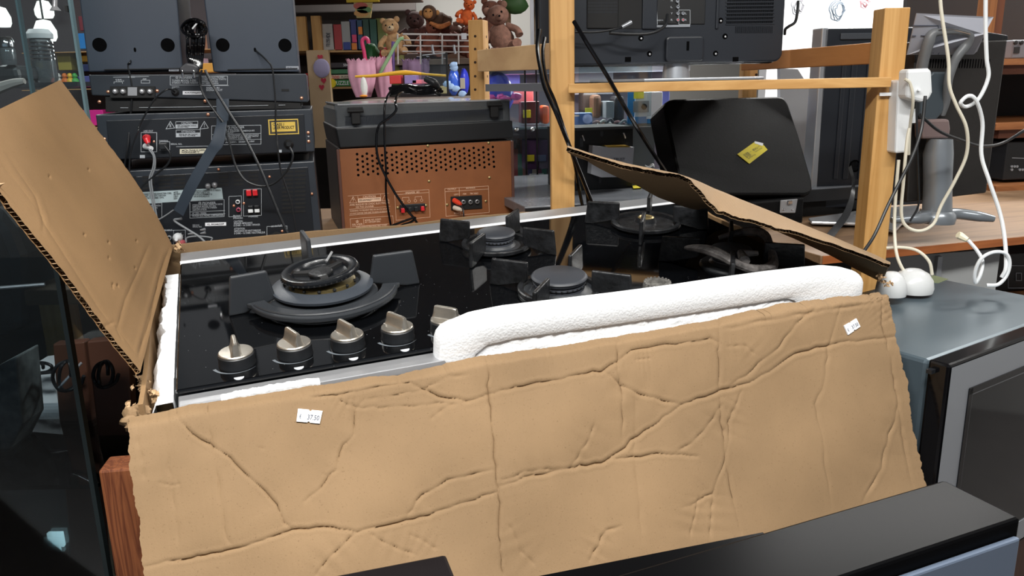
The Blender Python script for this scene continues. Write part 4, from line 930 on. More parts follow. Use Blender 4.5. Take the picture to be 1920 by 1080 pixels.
# flat ribbon
def ribbon(name, L, R, m, label, w_=None):
    a = np.array(smooth_path([at(*p) for p in L], 8)); b = np.array(smooth_path([at(*p) for p in R], 8)); n = min(len(a), len(b))
    mb = MB(); mid = [a[:n] * (1 - k) + b[:n] * k + 0 for k in np.linspace(0, 1, 9)]; off = np.array([0, -.0003, 0])
    G = np.stack([q_ + off * (1 if i % 2 else 0) for i, q_ in enumerate(mid)]); mb.grid(G, True, True); mb.grid((G + np.array([0, .002, 0]))[::-1], True, True)
    return mb.build(name, m, label=label, cat='cable')
RB = mat('ribbon_rubber', (58, 66, 76), .32)
ribbon('ribbon_cable', [(*z2(1090, 790), 1.57), (*z2(1092, 980), 1.55), (*z3(905, 175), 1.54), (*z3(870, 290), 1.53), (*z3(825, 360), 1.53), (*z3(700, 580), 1.53), (*z3(600, 785), 1.54)],
       [(*z2(1190, 790), 1.57), (*z2(1185, 960), 1.55), (*z3(985, 150), 1.54), (*z3(960, 310), 1.53), (*z3(895, 400), 1.53), (*z3(760, 640), 1.53), (*z3(670, 830), 1.54)], RB, 'broad flat grey ribbon cable slanting down across the stereo stack')
cable('audio_lead', c3(z3, [(600, 785), (550, 820), (490, 855), (440, 860)], 1.55), .0013, GREYC, 'short thin grey lead at the lower end of the ribbon cable')
cable('audio_lead', c3(z3, [(655, 848), (605, 862), (700, 925), (780, 975), (830, 1020)], 1.56), .0022, GREYC, 'grey lead with a bent end lying above the box rim')
cable('audio_lead', c3(z3, [(690, 1020), (700, 985), (780, 975), (870, 985), (875, 1000), (860, 1020)], 1.56), .0015, GREYC, 'thin dark looped lead low on the amplifier, beside the bent grey one')
for k, (x, y) in enumerate([(640, 850), (810, 928), (812, 952), (722, 957)]): 
    a, b = z3(x - 18, y + 3), z3(x + 18, y - 3); MB().tube([at(*a, 1.56), at(*b, 1.56)], [.0012, .0028], 8, True).build('pin_plug', SILVER, label=('silver pin plug on the bent grey lead', 'upper of two silver pin plugs below the serial label', 'lower of two silver pin plugs below the serial label', 'silver pin plug left of the crossing grey leads')[k], cat='plug', group='silver pin plugs')
# bundle between speakers
bp = []; rb = np.random.default_rng(11)
def loop_bundle(name, cxy, rx_, ry_, Y, n, r, m, label, seed, parent=None, tail=None, name2='strand'):
    t = thing(name, label, 'cable', WORLD, tuple(at(cxy[0], cxy[1] + ry_, Y)))
    rr = np.random.default_rng(seed)
    for k in range(n):
        a0 = rr.uniform(0, 6); P = []
        sx, sy = rx_ * rr.uniform(.65, 1), ry_ * rr.uniform(.7, 1); ox, oy, oz = rr.normal(0, rx_ * .12), rr.normal(0, ry_ * .10), rr.normal(0, .008)
        for j in range(13):
            a = a0 + 2 * PI * j / 12; P.append(at(cxy[0] + ox + sx * math.cos(a) * (1 + .1 * math.sin(2 * a + k)), cxy[1] + oy + sy * math.sin(a), Y + oz + .006 * math.sin(2 * a + k)))
        MB().tube(P, r, 7, True, 5).build(name2, m, t)
    return t
t = loop_bundle('cable_bundle', z2(925, 225), 20, 17, 1.56, 7, .0028, BLKG, 'tangled bundle of shiny black cables hanging between the two loudspeakers', 5)
for k in range(8):
    x = 850 + k * 22; P = [(*z2(x + rb.normal(0, 10), 200 + rb.normal(0, 25)), 1.56), (*z2(x - 5 + rb.normal(0, 12), 330), 1.55), (*z2(860 + k * 17, 440), 1.56), (*z2(885 + k * 12, 530 + k * 3), 1.555)]
    MB().tube([at(*q_) for q_ in P], .0028, 7, True, 6).build('strand', BLKG, t)
tie = MB(); tie.tube([at(*z2(900, 230), 1.548), at(*z2(925, 200), 1.546), at(*z2(950, 168), 1.548)], .0016, 6, True); tie.build('twist_tie', WHITEP, t)
pg = thing('mains_plug', 'dark grey moulded mains plug resting against the tuner under the cable bundle', 'plug', WORLD, tuple(at(*z2(880, 590), 1.54)))
F = yaw_frame(*z2(880, 550), 1.55, 13); px0 = F.px(*z2(800, 590), 0); px1 = F.px(*z2(955, 500), 0)
MB(F).prism([(px0[0], px0[2] + .004), (px0[0] + .01, px0[2]), (px1[0] - .004, px0[2]), (px1[0], px0[2] + .012), (px1[0] - .008, px1[2] - .003), (px0[0] + .014, px1[2]), (px0[0] + .003, px1[2] - .008)], -.012, .012).build('plug_body', mat('charcoal_rubber', (58, 58, 62), .5), pg, .004)
for x in (822, 912): a = F.px(*z2(x, 595), -.010); MB(F).lathe([(.0024, -.006), (.0024, .006), (.0015, .008), (0, .0085)], (a[0], -.010, a[2]), 12).build('pin', CHROME, pg)

# ================================================================ record player system
TT = yaw_frame(800, 350, 1.95, 17); z4 = zoom(580, 130, 3.375)
tt = thing('record_player', 'old record player system with brown perforated back panel and smoked lid', 'record player', TT, (0, .18, TZ - TT.o[2]))
zb = TZ - TT.o[2]
P4 = [TT.px(*q_) for q_ in ((636, 278), (958, 262))]
x0, x1 = P4[0][0], P4[1][0]; zt0, zt1 = P4[0][2], P4[1][2]
MB(TT).prism([(x0 - .003, zb), (x1 + .003, zb), (x1 + .003, zt1), (x0 - .003, zt0)], .006, .36).build('cabinet', mat('dark_cabinet', (30, 26, 25), .5), tt, .002)
# hardboard back with real holes: ring strips around each hole
holes = []
for i in range(15):
    for r in range(5): 
        x = 302 + i * 62.2 - (i * i) * .06 + r * 2; y = 537 - i * 3.3 + r * 33 - r * i * .12; holes.append(z4(x, y))
for i in range(14):
    for r in range(4): holes.append(z4(336 + i * 62 - i * i * .06 + r * 2, 550 - i * 3.3 + r * 33 - r * i * .12))
hb_ = MB(TT); q_ = [TT.px(*a_) for a_ in ((637, 280), (957, 264))]
hb_.prism([(x0, zb), (x1, zb), (x1, q_[1][2]), (x0, q_[0][2])], .000, .006).build('back_panel', HARD, tt, .0008)
for i, h in enumerate(holes):
    a = TT.px(*h, 0); MB(TT).lathe([(.0031, .0004), (.0031, -.0003), (.0025, -.0004), (.0024, -.0001), (0, -.0001)], (a[0], 0, a[2]), 12, 'Y', smooth=False).build('vent_hole', MATS['hole_black'], tt)
MB(TT).box(x1 - .001, x1 + .006, -.003, .004, zb, q_[1][2]).build('edge_strip', mat('brown_strip', (96, 62, 52), .5), tt, .001)
MB(TT).box(x0 - .007, x0 + .0, -.003, .004, zb, q_[0][2]).build('edge_strip', MATS['brown_strip'], tt, .001)
pl = [TT.px(*a_, -.004) for a_ in ((629, 240), (961, 226), (963, 259), (637, 278))]
MB(TT).prism([(a_[0], a_[2]) for a_ in pl][::-1], -.004, .37).build('plinth', BLK, tt, .003)
ld = [TT.px(*a_, .004) for a_ in ((629, 196), (953, 187), (956, 225), (631, 240))]
lz0, lz1 = ld[3][2], ld[0][2]; lx0, lx1 = ld[3][0], ld[2][0]
lm = MB(TT); lt = .003
lm.box(lx0, lx1, .004, .004 + lt, lz0, lz1); lm.box(lx0, lx0 + lt, .004, .35, lz0, lz1 - .012); lm.box(lx1 - lt, lx1, .004, .35, lz0, lz1); lm.box(lx0 + .006, lx1, .004, .35, lz1 - lt, lz1)
lm.add([(lx0, .004, lz1 - .014), (lx0 + .014, .004, lz1), (lx0 + .014, .35, lz1), (lx0, .35, lz1 - .014)], [(0, 1, 2, 3)]); lm.build('lid', SMOKE, tt)
lf = MB(TT); lf.tube([(lx0 + .006, .004, lz1 - .001), (lx1, .004, lz1 - .001)], .002, 6); lf.tube([(lx0, .004, lz0), (lx1, .004, lz0)], .002, 6); lf.tube([(lx0 + .008, .004, lz1), (lx0 + .008, .35, lz1)], .0018, 6); lf.tube([(lx0, .004, lz0), (lx0, .35, lz0)], .0018, 6); lf.build('lid_edge', mat('pale_acrylic_edge', (150, 152, 156), .2), tt)
hs = [TT.px(*z4(*a_), .006) for a_ in ((220, 292), (1227, 242), (1230, 322), (222, 362))]; MB(TT).prism([(a_[0], a_[2]) for a_ in hs][::-1], .004, .03).build('hinge_housing', mat('slate_plastic', (44, 48, 56), .4), tt, .002)
MB(TT).lathe([(.145, lz0 + .004), (.145, lz0 + .018), (.14, lz0 + .02), (0, lz0 + .02)], ((lx0 + lx1) / 2 - .03, .17, 0), 48).build('platter', BLKM, tt)
for hx, hy in ((290, 285), (1165, 245)):
    a = TT.px(*z4(hx, hy), 0); hg = MB(TT).box(a[0] - .010, a[0] + .010, -.012, .004, a[2] - .022, a[2] + .006).build('hinge', BLKM, tt, .002)
    MB(TT).box(a[0] - .017, a[0] + .017, -.014, .0, a[2] + .006, a[2] + .017).build('hinge_plate', BLKM, hg, .002); MB(TT).lathe([(.004, -.018), (.004, .018)], (a[0], -.012, a[2] + .008), 12, 'X').build('hinge_pin', BLKM, hg)
screws(TT, Z(z4, (750, 484), (1135, 466), (758, 708), (1140, 685), (560, 876), (738, 862), (872, 857), (1117, 835)), GOLD, tt, .0034, d=-.0003)
zc = zoom(640, 340, 10.667)
mb = MB(TT); tr = lambda t_, a_, b_, c_, e_, dy=0: trect(TT, zc, t_, a_, b_, c_, e_, mb, dy / 10.667, -.0004)
L = lambda *pts: linepx(mb, Z(zc, *pts), .55, -.0004)
L((135, 295), (950, 240)); L((330, 300), (335, 420)); L((785, 260), (795, 390)); L((165, 435), (235, 305), (310, 430), (165, 435)); L((815, 390), (865, 275), (955, 385), (815, 390))
L((160, 560), (975, 500)); L((165, 680), (975, 610)); L((175, 750), (1030, 690), (1045, 900)); L((175, 750), (200, 1060)); L((440, 755), (450, 865)); L((215, 905), (940, 850)); L((215, 985), (1050, 925))
quadpx(mb, *zc(333, 345), *zc(790, 425), -.0002, .0008, -28 / 10.667)
tr('CAUTION', 430, 295, 685, 335, -18); tr('AVIS: RISQUE DE CHOC ELECTRIQUE', 165, 455, 960, 500, -50); tr('NE PAS OUVRIR', 290, 500, 650, 530, -20)
tr('WARNING: TO PREVENT FIRE OR SHOCK HAZARD', 170, 580, 960, 610, -50); tr('DO NOT EXPOSE THIS UNIT TO RAIN OR MOISTURE', 172, 635, 970, 662, -55)
tr('SILVER', 215, 850, 428, 885, -15); tr('♔', 285, 770, 350, 830); tr('MODEL NO. SS286GL', 470, 765, 800, 795, -30); tr('AC 110V/220V 50Hz', 470, 800, 780, 835, -20); tr('SHIN-SHIRASUNA ELECTRIC CORP.', 295, 900, 920, 935, -45)
L((1065, 210), (1750, 165), (1775, 715), (1095, 780), (1065, 210)); L((1080, 270), (1750, 222)); tr('SPEAKER  8Ω', 1280, 212, 1560, 248, -18)
for cx_, cy_ in ((1225, 408), (1355, 398), (1480, 388), (1605, 378)):
    L(*[(cx_ + 26 * math.cos(a), cy_ + 26 * math.sin(a)) for a in np.linspace(0, 2 * PI, 11)])
L((1220, 365), (1220, 325), (1350, 318), (1352, 358)); L((1475, 348), (1475, 310), (1605, 302), (1607, 340)); tr('N', 200, 320, 260, 415) if False else L((240, 310), (220, 360), (250, 355), (235, 410))
g4 = lambda *p: linepx(mb, Z(z4, *p), .6, -.0004); g4((857, 755), (1133, 738), (1138, 905), (865, 930), (857, 755)); g4((858, 775), (1134, 757)); g4((948, 750), (955, 925))
trect(TT, z4, 'OUTPUT', 875, 754, 930, 766, mb, -1, -.0004); trect(TT, z4, 'ANTENNA', 990, 747, 1050, 758, mb, -1, -.0004); trect(TT, z4, 'LEFT', 915, 787, 945, 797, mb, 0, -.0004); trect(TT, z4, 'AM', 970, 783, 992, 793, mb, 0, -.0004); trect(TT, z4, 'FM 300Ω', 1018, 780, 1068, 792, mb, -.5, -.0004); trect(TT, z4, 'RIGHT', 915, 905, 950, 916, mb, 0, -.0004)
mb.build('panel_print', PINKPR, tt)
mb = MB(TT); trect(TT, zc, 'RISK OF ELECTRIC SHOCK\nDO NOT OPEN', 355, 360, 770, 400, mb, -25 / 10.667, -.0012); mb.build('warning_print', BLACKPR, tt)
polypx(MB(TT), Z(zc, (1160, 465), (1665, 435), (1675, 570), (1165, 600)), -.006, 0, 0).build('terminal_block', BLK, tt, .001)
for (x, y), m in zip(((1225, 575), (1365, 555), (1492, 545), (1620, 535)), (RED, BLK, BLK, RED)):
    a = TT.px(*zc(x, y), -.006); MB(TT).prism([(a[0] - .0045, a[2] - .006), (a[0] + .0045, a[2] - .006), (a[0] + .004, a[2] + .005), (a[0] - .004, a[2] + .005)], -.013, -.005).build('speaker_clip', m, tt, .001)
polypx(MB(TT), Z(z4, (893, 805), (1090, 795), (1093, 880), (897, 892)), -.003, 0, 0).build('socket_plate', BLKM, tt, .001)
for x, y in ((973, 838), (1017, 838), (1060, 836)): jack(TT, *z4(x, y), .0052, STEEL, tt, -.003, 'terminal')
a = TT.px(*z4(915, 828), -.008); b = TT.px(*z4(960, 855), -.03); MB(TT).tube([a, a * .4 + b * .6, b], [.0062, .0062, .0035], 12).build('phono_plug', mat('orange_red', (232, 70, 44), .4), label='orange-red phono plug in the back of the record player', cat='plug')
a = TT.px(*z4(918, 875), -.008); b = TT.px(*z4(962, 890), -.03); MB(TT).tube([a, a * .4 + b * .6, b], [.006, .006, .0035], 12).build('phono_plug', mat('ivory', (226, 214, 196), .4), label='ivory phono plug below the orange-red one on the record player', cat='plug')
cable('audio_lead', [(*z4(960, 862), 1.92), (*z4(975, 900), 1.90), (*z4(978, 960), 1.90), (*z4(978, 1010), 1.91)], .0018, BLK, 'short black lead dropping from the plugs of the record player')
# power cord folded on the lid
YL = 1.98
t = thing('mains_cable', 'black power cord folded in a bundle on the record player lid', 'cable', WORLD, tuple(at(*z4(680, 165), YL)))
rr = np.random.default_rng(9)
for k in range(9):
    y0 = 118 + (k % 4) * 11 + rr.normal(0, 3); P = [(*z4(520 + rr.normal(0, 14), y0 + rr.normal(0, 5)), YL), (*z4(600, y0 - 10 + rr.normal(0, 8)), YL - .008), (*z4(700, y0 + 8 + rr.normal(0, 8)), YL + .008), (*z4(790, y0 - 8 + rr.normal(0, 6)), YL), (*z4(832 + rr.normal(0, 5), y0 + 12), YL + .01)]
    MB().tube([at(*q_) for q_ in P], .0034, 7, True, 6).build('strand', BLKG, t)
a = [at(*z4(735, 60), YL), at(*z4(790, 85), YL - .01), at(*z4(815, 110), YL)]; MB().tube(a, [.007, .009, .006], 10, True, 3).build('plug', BLK, t)
cable('mains_cable', [(*z4(520, 130), YL - .02), (*z4(490, 180), 1.90), (*z4(475, 250), 1.885), (*z4(475, 350), 1.88), (*z4(478, 500), 1.88), (*z4(485, 640), 1.88), (*z4(485, 780), 1.88), (*z4(500, 900), 1.88), (*z4(520, 1010), 1.88)], .0026, BLKG, 'straight black cord hanging down the brown back panel of the record player')
cable('mains_cable', [(*z4(600, 140), YL - .02), (*z4(560, 160), 1.92), (*z4(545, 205), 1.89), (*z4(548, 260), 1.885), (*z4(500, 310), 1.88), (*z4(445, 350), 1.875), (*z4(425, 420), 1.875), (*z4(430, 540), 1.875), (*z4(470, 650), 1.875), (*z4(540, 780), 1.87), (*z4(610, 880), 1.865), (*z4(660, 940), 1.86), (*z4(690, 985), 1.86)], .003, BLKG, 'bowed black cord looping in front of the brown back panel')
cable('mains_cable', [(*z4(460, 1015), 1.86), (*z4(560, 975), 1.86), (*z4(660, 940), 1.86), (*z4(665, 950), 1.858), (*z4(640, 968), 1.86), (*z4(590, 985), 1.86), (*z4(570, 1000), 1.86)], .0028, BLKG, 'folded black cord end low on the brown panel just above the hob trim')

# ================================================================ wooden rack with television
def hexpx(mb, far, near, Yf, Yn):
    """bar running in depth: top/bottom pixels of its near-side face at both ends; depth width given by w"""
def vpost(name, x0, x1, ytop, Y, dep, m, parent, zbot=0, yaw=0, side=None, label=None):
    F = yaw_frame((x0 + x1) / 2, ytop, Y, yaw); a = F.px(x0, ytop, 0); b = F.px(x1, ytop, 0)
    return MB(F).box(a[0], b[0], 0, dep, zbot - F.o[2], 0).build(name, m, parent, .002, label=label), F, a, b
rack = thing('wooden_rack', 'open pine shelving rack with drilled posts carrying the television', 'shelving', WORLD, (.35, 1.8, 0))
p1, F1, _, _ = vpost('post', 1030, 1077, -140, 1.66, .052, PINE, rack)
p3, F3, _, _ = vpost('post', 1660, 1708, 14, 1.56, .050, PINE, rack, yaw=0)
p2, F2, _, _ = vpost('post', 877, 905, 37, 2.12, .05, PINE, rack, yaw=-14)
p4, F4, _, _ = vpost('post', 1408, 1436, -140, 2.10, .04, PINE, rack)
for F, pst, ys, xs in ((F2, p2, (68, 92, 117, 143, 168), (891,)), (F4, p4, (140,), (1418,))):
    for y in ys:
        for x in xs:
            a = F.px(x, y, 0); MB(F).lathe([(.0034, .001), (.0034, -.0004), (0, -.0003)], (a[0], 0, a[2]), 12, 'Y').build('peg_hole', mat('hole_brown', (52, 34, 24), .9), pst)
# side holes on the rear left post's inner face
a = F2.px(905, 37, 0)
for y in (68, 92, 117, 143, 168):
    z = F2.px(905, y, 0)[2]; MB(F2).lathe([(.0034, a[0] - .001), (.0034, a[0] + .0004), (0, a[0] + .0004)], (0, .03, z), 12, 'X').build('peg_hole', MATS['hole_brown'], p2)
def bar(parent, name, m, A, B, half, hgt):
    """bar from world point A to B (top centre line), half thickness, height"""
    A, B = np.array(A), np.array(B); d = _u(B - A); n = _u(np.cross(d, [0, 0, 1])) * half; h = np.array([0, 0, -hgt])
    P = [A - n + h, A + n + h, B + n + h, B - n + h, A - n, A + n, B + n, B - n]; mb = MB(); mb.add(P, [(0, 1, 2, 3), (7, 6, 5, 4), (4, 5, 1, 0), (5, 6, 2, 1), (6, 7, 3, 2), (7, 4, 0, 3)], False, True)
    return mb.build(name, m, parent, .0015)
PY1 = wood('pine_rung', (214, 172, 120), (176, 132, 88), 'Y', .7); PY2 = wood('pine_rung_orange', (182, 122, 68), (160, 102, 54), 'Y', .35, rings=4)
bar(rack, 'rung', wood('pine_rung_y', (204, 168, 122), (180, 142, 100), 'Y', .35, rings=3), at(902, 94, 2.09), at(1044, 80, 1.69), .011, .052)
bar(rack, 'rung', PY2, at(1398, 101, 2.08), at(1663, 78, 1.585), .011, .040)
ZB = at(1300, 152, 1.60)[2]
sh = MB(); A, B = at(1066, 153.5, 1.645), at(1669, 149, 1.545); A[2] = B[2] = ZB
bar(rack, 'front_rail', PINE_X, A, B, .010, .0185)
A2_, B2_ = A + np.array([.02, .44, 0]), B + np.array([-.12, .44, 0]); bar(rack, 'rear_rail', PINE_X, A2_, B2_, .010, .016)
bar(rack, 'shelf_sheet', mat('reflection_black', (14, 14, 16), .2), (A + A2_) / 2 * 0 + A * .5 + B * .5 + (-.02, .06, -.006), A2_ * .5 + B2_ * .5 + (0, -.02, -.006), .235, .004)  # black sheet added under the television so the hob glass reflects dark
# grey curved shelf end further back
gs = MB(); F = yaw_frame(970, 166, 1.9, 0)
A3, B3_ = at(910, 158, 2.02), at(1040, 160, 1.74)
n = 12; top = []
for k in range(n + 1):
    s = k / n; P = A3 * (1 - s) + B3_ * s + np.array([.02, -.05, 0]) * math.sin(PI * s) * .5; P[2] = A3[2]; top.append(P)
back = [p + np.array([.22, .12, 0]) for p in top]
G = np.stack([top, back]); h = np.array([0, 0, -.017])
gs.grid(G, False, True); gs.grid((G + h)[::-1], False, True); gs.grid(np.stack([np.array(top) + h, np.array(top)]), True, True); gs.grid(np.stack([np.array(back), np.array(back) + h]), True, True)
gs.build('curved_shelf', mat('grey_laminate', (96, 98, 104), .45), label='dark grey curved shelf end behind the front pine post', cat='shelf')

# ---------------------------------------------------------------- television seen from behind
TV = yaw_frame(1250, 100, 1.80, 6); z7 = zoom(1060, 0, 4.364)
tv = thing('television', 'flat black television seen from behind, standing on the pine rack', 'television', TV, (0, .03, ZB - TV.o[2]))
TVM = mat('tv_plastic', (34, 38, 45), .36, bump=.05, bs=1200)
c = [TV.px(*q_) for q_ in ((1012, 124), (1466, 119))]; ztop = c[0][2] + .40
MB(TV).prism(rpoly(c[0][0], c[1][0], c[0][2], ztop, .018), .0, .03).build('rear_shell', TVM, tv, .004)
MB(TV).prism(rpoly(c[0][0] - .004, c[1][0] + .004, c[0][2] - .003, ztop, .02), .03, .055).build('bezel', BLKG, tv, .003)
a_, b_ = TV.px(*z7(78, 0)), TV.px(*z7(435, 235)); 
def panelpx(x0, y0, x1, y1, d0, d1, m, nm, bev=.002, dy=0, up=None):
    a = TV.px(*z7(x0, y1)); b = TV.px(*z7(x1, y1 + dy)); zt = TV.px(*z7(x0, y0))[2] if up is None else up
    return MB(TV).prism([(a[0], a[2]), (b[0], b[2]), (b[0], zt), (a[0], zt)], d0, d1).build(nm, m, tv, bev)
panelpx(175, 0, 430, 235, -.004, .001, BLKM, 'vent_panel', up=ztop - .05); panelpx(430, 0, 625, 238, -.001, .001, BLKM, 'recess', up=ztop - .05)
panelpx(745, 0, 1140, 200, -.002, .001, mat('socket_panel_black', (14, 15, 17), .5), 'socket_panel', up=ztop - .1); panelpx(1225, 0, 1250, 238, -.004, .001, TVM, 'moulding', up=ztop - .06); panelpx(625, 0, 745, 240, -.005, .001, TVM, 'moulding', up=ztop - .06)
mb = MB(TV)
for k in range(38):
    x = 1318 + k * 10; z_ = 195 if k < 37 else 195
    a = TV.px(*z7(x, 200)); b = TV.px(*z7(x + 5, 200)); mb.box(a[0], b[0], -.0008, .001, a[2], ztop - .1)
for k in range(31):
    x = 1390 + k * 10; a = TV.px(*z7(x, 272)); b = TV.px(*z7(x + 5, 215)); mb.box(a[0], b[0], -.0008, .001, a[2], b[2])
o = mb.build('vent_slots', MATS['hole_black'], tv); o['kind'] = 'stuff'
mb = MB(TV)
for k in range(7):
    y = 20 + k * 30; a = TV.px(*z7(1312, y)); b = TV.px(*z7(1710, y)); mb.box(a[0], b[0], -.0016, .0, a[2] - .0012, a[2] + .0012)
mb.build('vent_ribs', TVM, tv)['kind'] = 'stuff'
mb = MB(TV)
for k in range(6):
    y = -20 + k * 26; 
    for j in range(22): a = TV.px(*z7(185 + j * 11, y)); mb.box(a[0], a[0] + .0012, -.0046, -.004, a[2], a[2] + .0042)
mb.build('vent_slots', TVM, tv)['kind'] = 'stuff'
# stand cover hump
hp = [TV.px(*z7(*q_)) for q_ in ((812, 300), (1125, 300), (1125, 500), (808, 505))]
MB(TV).prism(rpoly(hp[3][0], hp[1][0], hp[3][2], hp[0][2], .008), -.012, .002).build('stand_cover', TVM, tv, .004)
a = TV.px(*z7(988, 378)); MB(TV).box(a[0] - .0028, a[0] + .0028, -.0128, -.011, a[2] - .0095, a[2] + .0095).build('cover_slot', MATS['hole_black'], tv)
for x, y in Z(z7, (660, 165), (1270, 168), (618, 312), (688, 440), (1228, 437), (1306, 297)):
    a = TV.px(x, y); w_ = MB(TV).lathe([(.0058, -.0008), (.0048, -.0008), (.004, .001), (0, .001)], (a[0], 0, a[2]), 18, 'Y').build('screw_well', MATS['hole_black'], tv); MB(TV).lathe([(.0022, -.001), (0, -.0018)], (a[0] + .001, 0, a[2] - .001), 10, 'Y').build('screw', STEEL, w_)
for x in (512, 1392): a = TV.px(*z7(x, 490)); MB(TV).box(a[0] - .0065, a[0] + .0065, -.001, .002, a[2] - .004, a[2] + .006).build('clip_notch', MATS['hole_black'], tv)
st = MB(TV); a = TV.px(*z7(712, 225), -.002); b = TV.px(*z7(1020, 198), -.002); st.box(a[0], b[0], -.003, -.002, a[2], b[2] - .001); st.build('socket_strip', SILVER, tv)
mb = MB(TV)
for x, y in ((915, 10), (918, 58), (918, 110), (960, 110), (918, 163), (960, 163)):
    a = TV.px(*z7(x, y), -.002); mb.lathe([(.0034, -.002), (.0034, -.006), (.0022, -.006), (.0022, -.003)], (a[0], 0, a[2]), 14, 'Y')
mb.build('sockets', SILVER, tv); mb = MB(TV)
for x, y in ((918, 163), (960, 163)): a = TV.px(*z7(x, y), -.002); mb.lathe([(.0021, -.0045), (.0021, -.0052), (.0008, -.0052)], (a[0], 0, a[2]), 12, 'Y')
mb.build('socket_core', mat('dark_pink', (196, 90, 100), .4), tv)
mb = MB(TV); rectpx(mb, *z7(928, 82), *z7(1020, 200), .8, -.002); linepx(mb, Z(z7, (747, -10), (752, 200)), .8, -.002); linepx(mb, Z(z7, (928, -10), (928, 82)), .8, -.002)
for t_, y in (('Y', 110), ('L', 58), ('R', 163), ('PB', 5)): trect(TV, z7, t_, 862, y - 8, 878, y + 8, mb, 0, -.002)
for t_, y in (('L', 110), ('R', 163)): trect(TV, z7, t_, 980, y - 8, 992, y + 8, mb, 0, -.002)
trect(TV, z7, 'AUDIO IN', 753, 160, 800, 172, mb, 0, -.002); trect(TV, z7, 'SERVICE', 1065, 118, 1130, 130, mb, 0, -.001); mb.build('panel_print', PRINT, tv)
nk = TV.px(*z7(905, 560), .035)
MB(TV).lathe([(.030, ZB - TV.o[2] + .006), (.029, ZB - TV.o[2] + .02), (.027, c[0][2] + .004)], (nk[0], .035, 0), 36).build('stand_neck', SILVER, tv)
l_, r_b = TV.px(1114, 150, -.02), TV.px(1426, 148, -.02); zb_ = ZB - TV.o[2]
MB(TV).slab([(l_[0], .03), (l_[0] + .10, -.055), (r_b[0] - .03, -.06), (r_b[0], -.04), (r_b[0] - .01, .13), (l_[0] + .06, .13)], zb_, zb_ + .0065).build('stand_base', mat('stand_silver', (186, 190, 196), .28, .6), tv, .002)
cable('aerial_lead', [(*z7(80, 262), 1.74), (*z7(250, 262), 1.74), (*z7(400, 240), 1.745), (*z7(470, 218), 1.76)], .0022, BLK, 'black aerial lead ending in a silver plug behind the television')
MB().tube([at(*z7(462, 222), 1.76), at(*z7(540, 180), 1.765)], [.0038, .0045], 12, True).build('aerial_plug', SILVER, label='silver aerial plug lying against the television back', cat='plug')
cable('video_lead', [(*z7(360, 270), 1.75), (*z7(520, 280), 1.74), (*z7(680, 275), 1.74), (*z7(780, 240), 1.75), (*z7(825, 190), 1.77), (*z7(835, 120), 1.785)], .0034, BLK, 'thick dark lead curving up into the television sockets')
cable('mains_cable', [(*z7(1905, 10), 1.82), (*z7(1900, 90), 1.81), (*z7(1880, 180), 1.81), (*z7(1830, 215), 1.81), (*z7(1800, 240), 1.82), (*z7(1795, 280), 1.83)], .0032, BLK, 'black power cord hanging at the right edge of the television')

# cables down the post
for k, (pts, r, lab) in enumerate([
    ([(1012, 55, 1.60), (1008, 90, 1.59), (1014, 130, 1.58), (1022, 165, 1.57), (1042, 210, 1.56), (1058, 250, 1.56), (1072, 285, 1.57), (1090, 330, 1.60), (1112, 385, 1.64)], .0042, 'thick black cable crossing in front of the pine post'),
    ([(1022, 70, 1.62), (1018, 100, 1.61), (1024, 150, 1.60), (1040, 190, 1.60), (1060, 250, 1.60), (1076, 300, 1.62), (1084, 345, 1.66), (1092, 385, 1.70)], .0036, 'second black cable behind the thick one at the pine post'),
    ([(1076, 40, 1.62), (1100, 80, 1.60), (1140, 145, 1.60), (1180, 215, 1.62), (1220, 280, 1.66), (1248, 322, 1.70)], .0042, 'taut black cable slanting from the television rack to the black case'),
    ([(1078, 300, 1.70), (1098, 345, 1.72), (1104, 385, 1.74)], .0042, 'short black cable standing just right of the pine post')]):
    cable('power_cable', pts, r, BLKG, lab, group='black cables around the pine post')

# ================================================================ counter, case, boxes behind the hob
CF = yaw_frame(1277, 369, 1.95, 16); cz = 0
ct = thing('display_counter', 'grey-topped low counter with black edge behind the hob', 'counter', WORLD, tuple(at(1130, 375, 2.1) * (1, 1, 0)))
cl = CF.px(984, 390, 0)[0]
MB(CF).box(cl, .62, 0, .62, -.022, 0).build('counter_top', mat('grey_stone', (112, 116, 122), .22, vary=.18, vs=14), ct, .002)
MB(CF).box(cl, .62, -.004, .0, -.034, -.004).build('edge_band', BLK, ct); MB(CF).box(cl + .02, .60, .02, .60, -CF.o[2], -.034).build('base_cabinet', BLKM, ct)
cc = mat('case_leatherette', (13, 13, 14), .5, bump=.16, bs=520, spec=.12)
KF = yaw_frame(1510, 366, 1.98, 22)
ca = thing('carrying_case', 'black leatherette carrying case with leaning lid, metal latch and yellow label', 'case', KF, (-.15, .15, -.12))
x0 = KF.px(1262, 372, 0)[0]
MB(KF).box(x0, KF.px(1509, 372, 0)[0], 0, .30, KF.px(1510, 424, 0)[2], -.004).build('case_body', cc, ca, .006)
LF = Frame(KF.o + KF.A[2] * .0, *[v for v in (KF.A[0], KF.A[1] * math.cos(.50) - KF.A[2] * math.sin(.50), KF.A[2] * math.cos(.50) + KF.A[1] * math.sin(.50))])
z8 = zoom(1060, 160, 3.6)
lp = [LF.px(*q_) for q_ in Z(z8, (762, 600), (775, 740), (1620, 740), (1655, 728), (1670, 700), (1665, 640), (1575, 330), (1512, 140), (1500, 112), (1482, 88), (1460, 76), (1430, 72), (735, 90), (705, 96), (680, 112), (667, 140), (672, 170))]
MB(LF).prism([(a[0], a[2]) for a in lp][::-1], 0, .075).build('case_lid', cc, ca, .006)
MB(LF).prism([(a[0] * 1, a[2]) for a in lp][::-1], .022, .026)
la = [KF.px(*q_, -.001) for q_ in Z(z8, (1450, 775), (1565, 765), (1548, 862), (1445, 862))]
